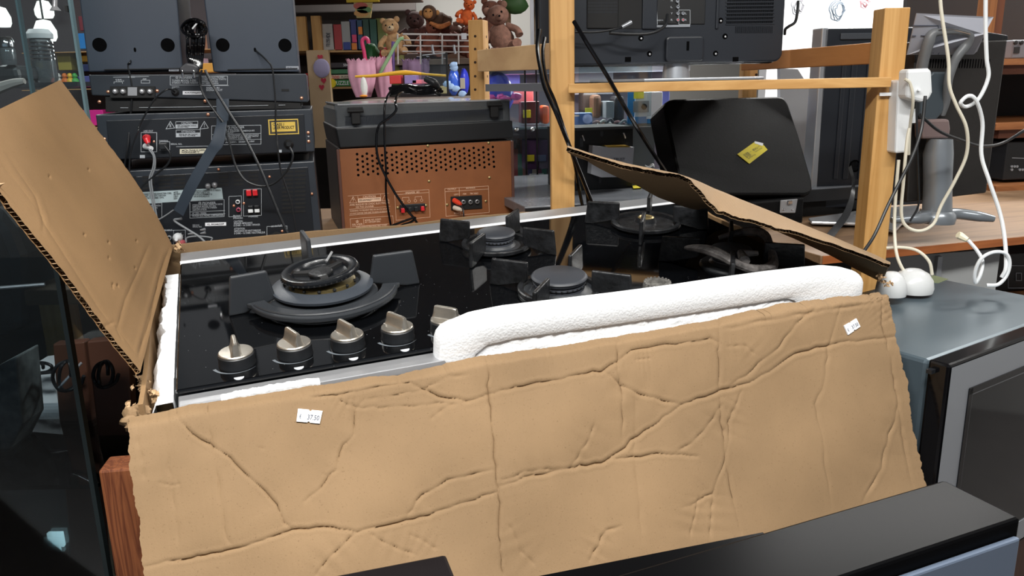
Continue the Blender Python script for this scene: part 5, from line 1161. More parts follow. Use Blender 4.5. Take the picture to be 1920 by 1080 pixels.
lt_ = MB(KF).prism([(a[0], a[2]) for a in la][::-1], -.004, .0).build('latch', STEEL, ca, .003)
a = KF.px(*z8(1510, 792), -.004); MB(KF).box(a[0] - .008, a[0] + .008, -.009, -.003, a[2] - .005, a[2] + .006).build('hasp', CHROME, lt_, .002)
for x, y in Z(z8, (1470, 838), (1530, 838)): a = KF.px(x, y, -.004); MB(KF).lathe([(.0028, -.004), (.0028, -.005), (0, -.006)], (a[0], 0, a[2]), 12, 'Y').build('rivet', CHROME, lt_)
yp = [LF.px(*q_, -.001) for q_ in Z(z8, (1160, 465), (1280, 380), (1330, 395), (1365, 435), (1242, 530))]
yl_ = MB(LF).prism([(a[0], a[2]) for a in yp], -.0015, 0).build('yellow_label', YEL, ca)
wp = [LF.px(*q_, -.001) for q_ in Z(z8, (1278, 378), (1335, 392), (1330, 410), (1275, 392))]; MB(LF).prism([(a[0], a[2]) for a in wp], -.002, 0).build('label_tag', WHITE, yl_)
mb = MB(LF); q4 = [LF.px(*q_, -.0016) for q_ in Z(z8, (1195, 468), (1310, 405), (1345, 432), (1235, 500))]; text(mb, 'Gala 110\nreference A5', [q4[0], q4[3], q4[2], q4[1]][:1] + [q4[3], q4[2], q4[1]], .0004); mb.build('label_print', mat('dim_print', (120, 110, 30), .6), yl_)
# black box with white card
BF = yaw_frame(1130, 350, 2.12, 14); bb = thing('black_box', 'black open-fronted box holding a white carton beside the pine post', 'box', BF, (0, .1, CF.o[2] - BF.o[2] - .0))
zb = CF.o[2] - BF.o[2]; l, r, tp = BF.px(1060, 300)[0], BF.px(1187, 300)[0], BF.px(1150, 238)[2]
m_ = mat('box_black', (20, 21, 23), .45)
MB(BF).box(l, r, 0, .16, zb, tp).build('carton', m_, bb, .002)
MB(BF).box(l, r, -.003, 0, tp - .006, tp + .001).build('top_edge', mat('worn_edge', (72, 76, 80), .5), bb)
for x, y, w_, h in ((96, 355, 22, 60), (235, 310, 20, 36), (225, 620, 20, 36)): 
    a = BF.px(*z8(x, y), 0); b = BF.px(*z8(x + w_, y + h), 0); MB(BF).box(a[0], b[0], -.001, 0, b[2], a[2]).build('tape_strip', mat('clear_tape', (52, 52, 54), .25), bb)
for x, y in Z(z8, (118, 358), (395, 342)): a = BF.px(x, y, 0); MB(BF).tube([(a[0] - .002, -.002, a[2] + .008), (a[0], -.004, a[2] + .002), (a[0] + .003, -.003, a[2] - .006)], .0018, 6, False, 3).build('clip', WHITEP, bb)
wc = polypx(MB(BF), Z(z8, (160, 403), (275, 412), (436, 412), (420, 610), (215, 613), (148, 590)), -.03, -.001, -.001).build('white_carton', mat('white_card', (214, 218, 226), .5), label='white carton in front of the black box, yellow tape along its top', cat='carton')
polypx(MB(BF), Z(z8, (240, 403), (390, 400), (415, 412), (260, 414)), -.031, -.002, -.001).build('yellow_tape', mat('amber', (196, 160, 60), .4), wc)
mb = MB(BF); trect(BF, z8, 'TRUST', 325, 490, 402, 508, mb, 0, -.031); mb.build('carton_print', PRINTD, wc)
MB(BF).box(BF.px(1190, 0)[0], BF.px(1246, 0)[0], .04, .045, zb, BF.px(1200, 238, .04)[2]).build('grey_screen', mat('grey_panel', (104, 110, 114), .3), label='grey panel standing behind the counter between black box and case', cat='panel')
mb = MB(BF); 
a = [BF.px(*q_, .0) for q_ in ((1190, 345), (1215, 338), (1242, 348), (1220, 354))]; z_ = zb + .002
for nm, pts, m, lab in (('paper_sheet', ((1192, 340), (1225, 338), (1248, 350), (1225, 353)), WHITE, 'white leaflet lying on the grey counter behind the hob'), ('yellow_note', ((1186, 349), (1200, 347), (1204, 353), (1187, 354)), YEL, 'small yellow note on the grey counter by the black box')):
    P = [BF.on(*q_, 2, z_) for q_ in pts]; MB(BF).slab([(p[0], p[1]) for p in P][::-1], z_, z_ + .0015).build(nm, m, label=lab, cat='paper')
a = BF.px(1222, 312, .03); MB(BF).tube([(a[0] - .018, .034, a[2] + .004), (a[0] - .008, .034, a[2] - .002), (a[0] + .004, .034, a[2] + .004), (a[0] + .010, .034, a[2] - .003)], [.001, .003, .004, .001], 8, False, 4).build('plastic_hook', WHITEP, label='small white plastic hook on the grey panel', cat='hook')

# ---------------------------------------------------------------- glass showcase behind the rack
GF = yaw_frame(1100, 236, 2.6, 6)
gc = thing('glass_showcase', 'tall glass showcase with black-edged doors behind the rack, full of small goods', 'showcase', GF, (0, .2, -GF.o[2]))
gl_, gr_ = GF.px(900, 0)[0], GF.px(1330, 0)[0]
def gz(y): return GF.px(1100, y)[2]
for z in (gz(236), gz(352)): MB(GF).box(gl_, gr_, 0, .38, z - .006, z).build('glass_shelf', mat('shelf_glass', (110, 124, 130), .12), gc)
for x in (985, 1006): a = GF.px(x, 200)[0]; MB(GF).box(a - .0022, a + .0022, -.004, .006, -GF.o[2], gz(122)).build('door_edge', BLKM, gc)
for x, y in ((968, 243), (998, 243)): a = GF.px(x, y); MB(GF).blob((a[0], -.008, a[2]), .008, 12).build('door_knob', CHROME, gc)
for i, (xa, xb) in enumerate(((908, 984), (1007, 1075), (1085, 1225))): a, b = GF.px(xa, 0)[0], GF.px(xb, 0)[0]; MB(GF).box(a, b, -.002, .001, -.9, gz(122)).build('glass_door', GLASS, gc)
MB(GF).box(gl_, gr_, .40, .41, -GF.o[2], gz(122)).build('back_board', mat('showcase_back', (92, 84, 96), .6), gc); MB(GF).box(gl_, gr_, 0, .4, -GF.o[2], -GF.o[2] + .1).build('plinth', BLKM, gc); MB(GF).box(gl_, gr_, 0, .4, gz(124), gz(118)).build('top_board', mat('dark_board', (60, 60, 66), .5), gc)
def item(name, lab, cat, x0, y0, x1, y1, dep, m, F=GF, d=.05, bev=.003, group=None, parent=None, thick=.08):
    a = F.px(x0, y1, d); b = F.px(x1, y0, d)
    return MB(F).box(a[0], b[0], d, d + thick, a[2], b[2]).build(name, m, parent, bev, lab, cat, group)
def C(n, rgb, r=.45, **k): return mat(n, rgb, r, **k)
# behind the doors left of the post
bag = MB(GF); a = GF.px(934, 180, .08); bag.blob(a, (.045, .05, .075), 18, .12, seed=3); bag.build('blue_toy_bag', C('royal_blue', (70, 82, 206), .3), label='shiny royal blue toy bag behind the left door of the glass showcase', cat='toy')
item('game_box', 'red and white game box on the upper shelf of the glass showcase', 'game box', 950, 158, 1000, 196, 0, C('pale_red', (196, 96, 96)), d=.14)
mb = MB(GF); a = GF.px(938, 184, .04); 
for k in range(5): mb.blob(a + np.array([rng.normal(0, .018), rng.normal(0, .01), rng.normal(0, .008)]), (.018, .02, .012), 10, .2, seed=k)
mb.build('pink_toy', C('hot_pink', (236, 96, 180), .35), label='hot pink soft toy below the blue bag in the glass showcase', cat='toy')
item('toy_car_box', 'dark red toy box with yellow price tag on the glass shelf', 'toy box', 978, 190, 1012, 232, 0, C('maroon', (92, 40, 44)), d=.08)
item('price_tag', 'yellow price tag on the dark red toy box', 'price tag', 981, 206, 995, 221, 0, YEL, d=.06, thick=.002)
item('orange_bottle', 'bright orange plastic bottle behind the glass door next to the pine post', 'bottle', 1017, 198, 1030, 233, 0, C('bright_orange', (240, 96, 40)), d=.08, bev=.008)
item('game_box', 'dark purple game box with yellow label on the lower shelf of the glass showcase', 'game box', 984, 262, 1029, 318, 0, C('purple_box', (78, 40, 84)), d=.08)
item('price_tag', 'yellow label on the dark purple game box', 'price tag', 988, 290, 1002, 303, 0, YEL, d=.06, thick=.002)
item('grey_card', 'grey-blue card beside the yellow label on the purple game box', 'card', 1005, 290, 1024, 303, 0, C('slate_card', (110, 112, 150)), d=.06, thick=.002)
pn = item('paper_notice', 'white printed paper notice standing at the foot of the showcase', 'paper', 993, 325, 1020, 352, 0, WHITE, d=.03, thick=.002)
mb = MB(GF); textpx(mb, 'Beste klant\nvraag naar\nde sleutel', 997, 329, 1016, 347, .029); mb.build('notice_print', PRINTD, pn)
for k in range(7):
    x = 962 + k * 9; col = [(160, 60, 60), (60, 110, 90), (190, 120, 110), (90, 90, 130), (200, 190, 180), (120, 60, 90), (70, 130, 120)][k]
    item('small_toy_box', ('dark red', 'dull green', 'salmon', 'slate blue', 'off-white', 'plum', 'sea green')[k] + ' small packet low in the glass showcase', 'toy box', x, 300 + (k % 3) * 9 - (20 if k < 3 else 0), x + 9, 350, 0, C('packet%d' % k, col), d=.20, group='small packets in the showcase', bev=.001)
for k in range(5):
    x = 944 + k * 8; col = [(190, 60, 50), (60, 60, 140), (140, 140, 150), (50, 40, 50), (170, 90, 70)][k]
    item('small_toy_box', ('scarlet', 'navy', 'pale grey', 'near-black', 'rust')[k] + ' small packet on the middle shelf behind the left door', 'toy box', x, 262 + (k % 2) * 10, x + 8, 300, 0, C('mpacket%d' % k, col), d=.24, group='small packets in the showcase', bev=.001)
item('toy_box', 'pale blue and white toy box behind the blue bag in the showcase', 'toy box', 906, 132, 975, 176, 0, C('violet_blue', (88, 84, 190)), d=.25)
# right of the post: cameras
item('camera_box', 'white and blue boxed camera on the showcase shelf behind the rack', 'camera box', 1190, 172, 1243, 232, 0, C('camera_white', (206, 208, 212)), d=.02)
cb = bpy.data.objects['camera_box']
def sub(name, F, x0, y0, x1, y1, m, parent, d, t=.002, bev=0): 
    a = F.px(x0, y1, d); b = F.px(x1, y0, d); return MB(F).box(a[0], b[0], d - t, d, a[2], b[2]).build(name, m, parent, bev)
CBL = C('cyan_blue', (30, 132, 196), .4)
sub('blue_side', GF, 1176, 172, 1190, 232, CBL, cb, .02, .002); sub('blue_band', GF, 1190, 218, 1232, 232, CBL, cb, .02); sub('yellow_tag', GF, 1188, 172, 1207, 185, YEL, cb, .019)
pc = sub('camera_picture', GF, 1187, 189, 1217, 211, C('camera_silver', (150, 146, 148), .4), cb, .019); a = GF.px(1208, 200, .017); MB(GF).lathe([(.010, .018), (.0085, .015), (.0035, .015), (0, .015)], (a[0], 0, a[2]), 20, 'Y').build('lens', BLK, pc); sub('white_tag', GF, 1212, 218, 1221, 223, WHITE, cb, .0175)
item('pale_box', 'pale lavender carton standing beside the camera box', 'box', 1240, 168, 1256, 234, 0, C('lavender', (96, 104, 176)), d=.06)
bc = item('compact_camera', 'small light blue compact camera on the glass shelf beside the pine post', 'camera', 1074, 211, 1111, 236, 0, C('ice_blue', (110, 146, 210), .3), d=.0, bev=.004, thick=.03)
a = GF.px(1101, 223, 0); MB(GF).lathe([(.016, 0), (.015, -.006), (.009, -.010), (.0, -.010)], (a[0], 0, a[2]), 24, 'Y').build('lens', C('lens_blue', (150, 176, 226), .2), bc); MB(GF).box(a[0] - .045, a[0] - .025, -.001, 0, a[2] + .008, a[2] + .014).build('flash', WHITEP, bc)
item('price_tag', 'yellow price tag standing on the shelf above the blue compact camera', 'price tag', 1097, 202, 1111, 216, 0, YEL, d=.04, thick=.002)
item('brown_bag', 'brown leather bag leaning in the glass showcase', 'bag', 1112, 178, 1128, 222, 0, C('tan_leather', (112, 76, 56)), d=.10, bev=.01)
item('dark_bag', 'dark brown camera bag at the back of the showcase shelf', 'bag', 1092, 172, 1122, 212, 0, C('umber', (66, 50, 44)), d=.16, bev=.01)
item('white_sheet', 'pale printed sheet at the back of the showcase', 'paper', 1078, 128, 1150, 178, 0, C('pale_mauve', (172, 166, 172)), d=.3, thick=.004)
item('phone_pack', 'grey blister pack hanging in the glass showcase', 'package', 1136, 190, 1152, 222, 0, C('blister_grey', (128, 132, 136)), d=.05)
item('black_pouch', 'black pouch left of the boxed camera', 'bag', 1152, 180, 1172, 228, 0, C('pouch_black', (38, 32, 34)), d=.08, bev=.01)
for k in range(5):
    a = GF.px(1120 + k * 13, 230, .03 + .01 * (k % 2)); mb = MB(GF); mb.tube([a + np.array([-.02, 0, -.005]), a + np.array([-.005, -.01, .004 + .004 * (k % 3)]), a + np.array([.008, .006, 0]), a + np.array([.024, 0, -.004])], .0045, 8, False, 4); mb.build('coiled_lead', C('lead_' + ('peach', 'off_white', 'smoke', 'dusty_rose', 'silver_grey')[k], [(190, 150, 140), (206, 204, 200), (90, 90, 96), (170, 130, 132), (150, 154, 160)][k]), label=('peach', 'off-white', 'smoky', 'dusty rose', 'silver grey')[k] + ' coiled lead lying on the glass shelf below the pouch', cat='cable', group='leads on the glass shelf')

# ================================================================ right side: shelf, monitors
RF = yaw_frame(1660, 468, 1.64, 17)
rs = thing('wooden_shelf', 'brown wooden shelf board on the right carrying two monitors', 'shelf', RF, (.2, .2, 0))
MB(RF).box(-.16, 1.15, 0, .62, -.019, 0).build('shelf_board', OAK_X, rs, .002)
MB(RF).box(-.155, 1.15, -.001, .001, -.018, -.001).build('shelf_lip', wood('orange_lip', (176, 104, 56), (150, 84, 42), 'X', .7), rs)
MB(RF).box(.0, .03, .55, .60, -RF.o[2], -.019).build('support', PINE, rs); MB(RF).box(1.0, 1.04, .02, .07, -RF.o[2], -.019).build('support', PINE, rs)
# large flat television back behind the post
MF = yaw_frame(1600, 400, 2.10, 8); r1 = zoom(1460, 0, 4.154); r2 = zoom(1500, 240, 3.857)
m1 = thing('flat_television', 'large black flat television back with silver side edge, behind the right pine post', 'television', MF, (0, .03, 0))
q_ = [MF.px(*a) for a in ((1545, 53), (1700, 62), (1700, 396), (1527, 392))]
MB(MF).prism([(q_[3][0], q_[3][2]), (q_[2][0] + .07, q_[3][2]), (q_[2][0] + .07, q_[0][2]), (q_[0][0] + .002, q_[0][2])], 0, .035).build('rear_shell', TVM, m1, .004)
MB(MF).box(q_[3][0] - .014, q_[3][0] + .004, .0, .05, q_[3][2], q_[0][2] + .002).build('silver_edge', SILVER, m1, .003)
for xa, xb in ((1572, 1580), (1592, 1598), (1610, 1640)): a, b = MF.px(xa, 300), MF.px(xb, 100); MB(MF).box(a[0], b[0], -.004, 0, a[2] - .05, b[2]).build('moulding_rib', TVM, m1, .002)
MB(MF).box(MF.px(1580, 0)[0], MF.px(1700, 0)[0], -.006, 0, MF.px(1600, 74)[2], MF.px(1600, 62)[2]).build('vent_ridge', mat('ridge_grey', (70, 74, 80), .3), m1, .002)
a = MF.px(*r2(395, 275)); MB(MF).lathe([(.016, .001), (.016, -.002), (.013, -.003), (.012, .0), (0, .0)], (a[0], 0, a[2]), 24, 'Y').build('cable_hole', MATS['hole_black'], m1)
ribbon('flat_power_lead', [(*r2(350, 290), 2.08), (*r2(375, 380), 2.06), (*r2(365, 480), 2.03), (*r2(310, 620), 1.90), (*r2(190, 775), 1.76)], [(*r2(372, 270), 2.08), (*r2(395, 370), 2.06), (*r2(395, 500), 2.03), (*r2(360, 630), 1.90), (*r2(245, 790), 1.76)], BLK, 'flat black lead hanging out of the cable hole down to the shelf')
tvs = MB(RF); P = [RF.on(*a, 2, .012) for a in Z(r2, (60, 655), (300, 620), (480, 590), (860, 560), (870, 640), (740, 690), (690, 745), (400, 690), (80, 680))]
tvs.slab([(p[0], p[1]) for p in P][::-1], .006, .014); tvs.build('television_base', mat('pearl_silver', (206, 208, 212), .18, .5), m1, .003)
MB(MF).lathe([(.03, RF.o[2] - MF.o[2] + .012), (.03, q_[3][2] + .02)], (MF.px(1640, 0)[0], .02, 0), 20).build('television_neck', BLK, m1)
# second monitor: dark back, grey arm-handle, silver column
NF = yaw_frame(1790, 380, 1.72, 14, roll=-2)
m2 = thing('computer_monitor', 'dark computer monitor seen from behind with grey carrying arm and silver column stand', 'monitor', NF, (0, 0, -.03))
q_ = [NF.px(*a) for a in ((1716, 78), (1890, 74), (1850, 362), (1700, 380))]
MB(NF).prism([(a[0], a[2]) for a in q_][::-1], 0, .04).build('rear_shell', mat('monitor_black', (36, 33, 31), .5, bump=.3, bs=700), m2, .004)
MB(NF).prism([(a[0], a[2]) for a in [NF.px(*b) for b in ((1855, 60), (1892, 66), (1892, 76), (1852, 76))]][::-1], .002, .035).build('top_ridge', BLK, m2, .002)
mb = MB(NF)
for k in range(24): a = NF.px(1738 + k * 5, 122, 0); mb.box(a[0], a[0] + .002, -.001, .001, a[2] - .006, a[2] + .012)
mb.build('vent_slots', MATS['hole_black'], m2)['kind'] = 'stuff'
HG = mat('handle_grey', (104, 106, 108), .4)
hw = [(1726, 140, -.03), (1732, 110, -.04), (1740, 82, -.05), (1748, 64, -.055), (1762, 60, -.058), (1790, 59, -.06), (1812, 62, -.06), (1819, 68, -.058), (1812, 84, -.05), (1796, 104, -.045), (1786, 124, -.04), (1778, 150, -.035), (1774, 190, -.02), (1766, 215, -.01)]
mb = MB(NF); mb.tube([NF.px(x, y, d) for x, y, d in hw], [.011, .011, .011, .008, .006, .006, .008, .010, .009, .009, .008, .007], 10, False, 5); mb.build('arm_handle', HG, m2)
MB(NF).tube([NF.px(1742, 64, -.05), NF.px(1762, 57, -.064), NF.px(1790, 56, -.066), NF.px(1819, 63, -.066)], .0018, 8, False, 4).build('handle_trim', CHROME, m2)
bp_ = [NF.px(*a, -.01) for a in Z(r1, (1085, 640), (1180, 560), (1300, 560), (1310, 700), (1250, 880), (1190, 945), (1110, 950), (1075, 900))]
MB(NF).prism([(a[0], a[2]) for a in bp_], -.02, .0).build('rear_plate', mat('steel_blue_grey', (62, 70, 76), .35), m2, .004)
mp = [NF.px(*a, -.02) for a in Z(r1, (1075, 930), (1290, 925), (1300, 1000), (1290, 1075), (1080, 1080))]; MB(NF).prism([(a[0], a[2]) for a in mp], -.035, -.01).build('pivot_block', mat('mauve_grey', (122, 104, 102), .4), m2, .005)
a, b, c_ = NF.px(1759, 288, -.03), NF.px(1757, 400, -.03), NF.on(1752, 418, 2, RF.o[2] - NF.o[2] + .004)
SC = mat('satin_silver', (138, 144, 150), .3, .45)
MB(NF).tube([a + np.array([.0, .0, .03]), a, a * .5 + b * .5, b], [.024, .029, .0275, .029], 32).build('column', SC, m2)
cc_ = b
MB(NF).lathe([(.036, cc_[2] - .020), (.038, cc_[2] - .010), (.036, cc_[2] - .001), (.030, cc_[2] + .006)], (cc_[0], cc_[1], 0), 36).build('column_foot', SC, m2)
wz = cc_[2] - .018
MB(NF).tube([(cc_[0] + .02, cc_[1] + .01, wz + .012), (cc_[0] + .06, cc_[1] + .01, wz + .014), (cc_[0] + .10, cc_[1] - .01, wz + .010), (cc_[0] + .128, cc_[1] - .02, wz + .006)], [.014, .012, .011, .007], 12, False, 5).build('foot_arm', SC, m2)
MB(NF).tube([(cc_[0] - .02, cc_[1] - .0, wz + .012), (cc_[0] - .06, cc_[1] - .02, wz + .012), (cc_[0] - .12, cc_[1] - .01, wz + .008)], [.014, .012, .006], 12, False, 5).build('foot_arm', SC, m2)
# paper sheet on top
zq = zoom(1700, 0, 8.31)
pf = [NF.px(*a, -.07) for a in Z(zq, (160, 205), (1355, 265), (1215, 530))]; lo = [NF.px(*a, -.02) for a in Z(zq, (1100, 800), (1040, 850), (5, 855))]
mb = MB(NF); P = np.array(pf + lo); mb.add(list(P) + list(P + np.array([0, .002, 0])), [list(range(6)), list(range(11, 5, -1))] + [(i, (i + 1) % 6, (i + 1) % 6 + 6, i + 6) for i in range(6)]); 
pp = mb.build('printed_sheet', mat('grey_sheet', (172, 174, 184), .6), label='pale grey printed sheet propped over the top of the right monitor', cat='paper')
u_ = lambda x, y: (lambda k: NF.px(*zq(x, y), -.072 + .05 * k))((y - 205) / 650)
mb = MB(NF)
for ln in (((90, 400), (490, 400), (495, 440)), ((540, 400), (650, 405), (640, 440)), ((740, 425), (910, 435), (905, 455)), ((85, 560), (145, 560)), ((220, 555), (300, 560)), ((1100, 440), (900, 850)), ((600, 640), (490, 850)), ((1110, 450), (905, 850))):
    mb.tube([u_(*q2) for q2 in ln], .0008, 4)
for k in range(6): mb.tube([u_(380 + k * 3, 730 + k * 18), u_(420, 735 + k * 18)], .0006, 4)
mb.build('sheet_print', PRINTD, pp)
# white cables
cb_ = lambda pts, m, r, lab, sm=8: cable('white_cable', pts, r, m, lab, group='white and cream cables over the right monitor')
cb_([(1763, 0, 1.42), (1766, 30, 1.42), (1778, 110, 1.42), (1780, 160, 1.42), (1792, 195, 1.42), (1812, 240, 1.42), (1812, 290, 1.43), (1790, 340, 1.44), (1765, 385, 1.45), (1750, 420, 1.45), (1725, 433, 1.45), (1700, 425, 1.45), (1690, 400, 1.45), (1694, 340, 1.45), (1700, 270, 1.45), (1705, 240, 1.45)], CREAM, .0030, 'cream cable dropping past the monitor and looping at its stand')
cb_([(1848, -5, 1.44), (1848, 55, 1.44), (1850, 110, 1.44), (1853, 145, 1.44), (1835, 185, 1.44), (1812, 200, 1.44), (1801, 193, 1.43), (1815, 180, 1.43), (1830, 188, 1.43), (1842, 230, 1.44), (1840, 290, 1.44), (1855, 340, 1.43), (1875, 400, 1.42), (1884, 450, 1.40), (1886, 500, 1.38), (1878, 520, 1.38)], WHITEP, .0034, 'white cable with a small loop hanging at the right edge of the monitor')
cb_([(1685, 300, 1.46), (1680, 360, 1.46), (1677, 420, 1.45), (1680, 470, 1.43), (1690, 500, 1.42), (1705, 520, 1.42)], CREAM, .0030, 'cream cable hanging straight down beside the right pine post')
cb_([(1662, 465, 1.45), (1690, 464, 1.44), (1720, 470, 1.42), (1742, 490, 1.41), (1748, 515, 1.41)], CREAM, .0028, 'cream cable curving out below the shelf front')
cb_([(1815, 450, 1.42), (1832, 470, 1.41), (1842, 490, 1.40), (1838, 515, 1.39), (1829, 530, 1.39), (1828, 510, 1.385), (1840, 485, 1.38), (1862, 473, 1.38), (1885, 475, 1.38), (1893, 492, 1.38), (1888, 515, 1.38), (1872, 533, 1.38), (1850, 535, 1.385)], WHITEP, .0032, 'white cable coiled below the shelf edge with a plug at its end')
MB().tube([at(1796, 440, 1.43), at(1800, 442, 1.43), at(1814, 450, 1.42)], [.006, .007, .0045], 8, True).build('network_plug', mat('ivory_plug', (226, 218, 190), .4), label='ivory plug at the end of the white coiled cable on the shelf edge', cat='plug')
cable('black_cable', [(1735, 180, 1.47), (1728, 240, 1.46), (1712, 290, 1.44), (1690, 335, 1.42), (1665, 385, 1.40), (1640, 440, 1.38), (1618, 474, 1.36)], .0030, BLK, 'black cable running diagonally in front of the right pine post')
cable('black_cable', [(1718, 190, 1.50), (1720, 280, 1.50), (1722, 340, 1.52), (1722, 385, 1.54), (1706, 415, 1.54)], .0020, BLK, 'thin black cable hanging vertically beside the silver column')
cable('black_cable', [(1725, 215, 1.50), (1760, 245, 1.52), (1800, 262, 1.56), (1840, 274, 1.60), (1880, 268, 1.64), (1925, 242, 1.66)], .0030, BLK, 'black cable sagging across the lower monitor back to the right')
# power strip tied to the right post
PS = yaw_frame(1700, 210, 1.53, 4, roll=3.5)
ps = thing('power_strip', 'white power strip with a plugged adapter tied to the right pine post', 'power strip', PS, (0, 0, -.09))
q_ = [PS.px(*a) for a in ((1692, 150), (1714, 150), (1706, 288), (1679, 288))]
MB(PS).box(q_[3][0], q_[1][0], 0, .035, q_[3][2], q_[0][2]).build('strip_body', WHITEP, ps, .004)
a = [PS.px(*b, -.02) for b in Z(r1, (985, 540), (1150, 532), (1172, 545), (1180, 720), (1150, 780), (1090, 795), (975, 765))]
MB(PS).prism([(b[0], b[2]) for b in a][::-1], -.03, .005).build('adapter', WHITEP, ps, .006)
MB(PS).tube([PS.px(1697, 148, -.035), PS.px(1707, 158, -.036), PS.px(1712, 190, -.035), PS.px(1706, 240, -.01), PS.px(1704, 290, .0)], .0028, 8, False, 5).build('adapter_cord', CREAM, ps)
MB(PS).tube([PS.px(1712, 205, -.0), PS.px(1712, 230, -.0)], .007, 10).build('side_plug', WHITEP, ps)
zt = MB(); a, b = at(1645, 177, 1.553), at(1692, 179, 1.553); zt.box(a[0] + .004, b[0], a[1] - .002, a[1] + .0005, a[2] - .003, a[2] + .003); zt.tube([b + np.array([-.006, -.003, 0]), b + np.array([.012, -.012, .002]), at(1724, 168, 1.49)], .0028, 6, True, 4)
zt.build('cable_tie', WHITEP, label='white cable tie around the right pine post holding the power strip', cat='cable tie')
# things below the shelf
UF = yaw_frame(1730, 510, 1.75, 12)
MB(UF).box(-.10, .20, 0, .02, -.30, .04).build('pale_partition', mat('pale_grey_panel', (168, 170, 170), .5), label='pale grey panel standing below the wooden shelf', cat='panel')
MB(UF).box(.028, .04, -.01, 0, -.30, .035).build('steel_strip', SILVER, label='grey metal upright in front of the pale panel under the shelf', cat='upright')
for k, (x, y, r) in enumerate(((1672, 532, .026), (1712, 526, .036))):
    c_ = at(x, y, 1.36 + k * .05); MB().lathe([(0, .022), (r * .35, .021), (r * .7, .014), (r * .93, .002), (r, -.012), (r * .96, -.02)], c_, 36).build('plastic_dome', mat('satin_white', (206, 208, 208), .25), label=('left', 'right')[k] + ' domed white plastic cover behind the microwave', cat='cover', group='domed white covers')
# far right rack with equipment
ER = thing('dark_rack', 'dark wooden rack with hi-fi equipment at the right edge', 'rack', WORLD, tuple(at(1900, 300, 2.5) * (1, 1, 0)))
XF = yaw_frame(1900, 230, 2.45, 10)
for x, m in ((1862, wood('orange_post', (168, 106, 56), (142, 86, 40), 'Z', .6)), (1875, wood('brown_post', (116, 62, 30), (98, 50, 24), 'Z', .6))): a = XF.px(x - 9, 40); b = XF.px(x + 5, 40); MB(XF).box(a[0], b[0], 0, .05, -XF.o[2], .7).build('post', m, ER)
for y in (110, 232, 348): z = XF.px(1890, y)[2]; a = XF.px(1868, y)[0]; MB(XF).box(a, a + .9, 0, .4, z - .018, z).build('shelf_board', wood('orange_board', (160, 102, 58), (138, 84, 44), 'X', .6), ER); MB(XF).box(a + .03, a + .9, .02, .4, z - .045, z - .018).build('under_board', wood('brown_board', (96, 54, 36), (84, 46, 30), 'X', .6), ER)
MB(XF).box(XF.px(1868, 0)[0], XF.px(1868, 0)[0] + .9, .4, .42, -XF.o[2], .7).build('back_board', mat('rack_back', (40, 36, 36), .8), ER)
dk = item('cassette_deck', 'grey portable cassette unit on the top shelf at the right edge', 'cassette deck', 1896, 74, 1960, 110, 0, C('deck_grey', (112, 114, 120)), F=XF, d=.05, bev=.004, thick=.2)
sub('cassette_window', XF, 1900, 88, 1912, 100, BLKM, dk, .05); 
for x in (1903, 1914): a = XF.px(x, 80, .05); MB(XF).lathe([(.006, .05), (.006, .045), (0, .044)], (a[0], 0, a[2]), 12, 'Y').build('knob', BLKM, dk)
hf_ = item('hifi_receiver', 'black receiver with white rear print on the middle shelf at the right edge', 'receiver', 1880, 262, 1990, 338, 0, BLK, F=XF, d=.05, thick=.25)
mb = MB(XF)
for k in range(6): a = XF.px(1896 + 5 * (k % 5), 312 + (k // 3) * 6, .05); mb.lathe([(.004, .05), (.004, .046), (0, .046)], (a[0], 0, a[2]), 10, 'Y')
linepx(mb, [(1898, 296), (1925, 297)], 1.2, .049); mb.build('sockets', SILVER, hf_); MB(XF).lathe([(.02, XF.px(1900, 348)[2]), (.02, XF.px(1900, 340)[2])], (XF.px(1903, 0)[0], .08, 0), 16).build('foot', STEEL, hf_)
hr_ = item('hifi_receiver', 'black receiver on the lowest shelf behind the coiled white cable', 'receiver', 1858, 470, 1990, 548, 0, BLK, F=XF, d=-.1, thick=.25)
mb = MB(XF); rectpx(mb, 1890, 498, 1935, 540, 1, -.101); rectpx(mb, 1905, 512, 1915, 526, 1, -.101); mb.build('panel_print', PRINT, hr_)
z = XF.px(1890, 548, -.1)[2]; MB(XF).box(XF.px(1850, 0)[0], XF.px(1850, 0)[0] + .9, -.2, .4, z - .02, z).build('shelf_board', MATS['orange_board'], ER)
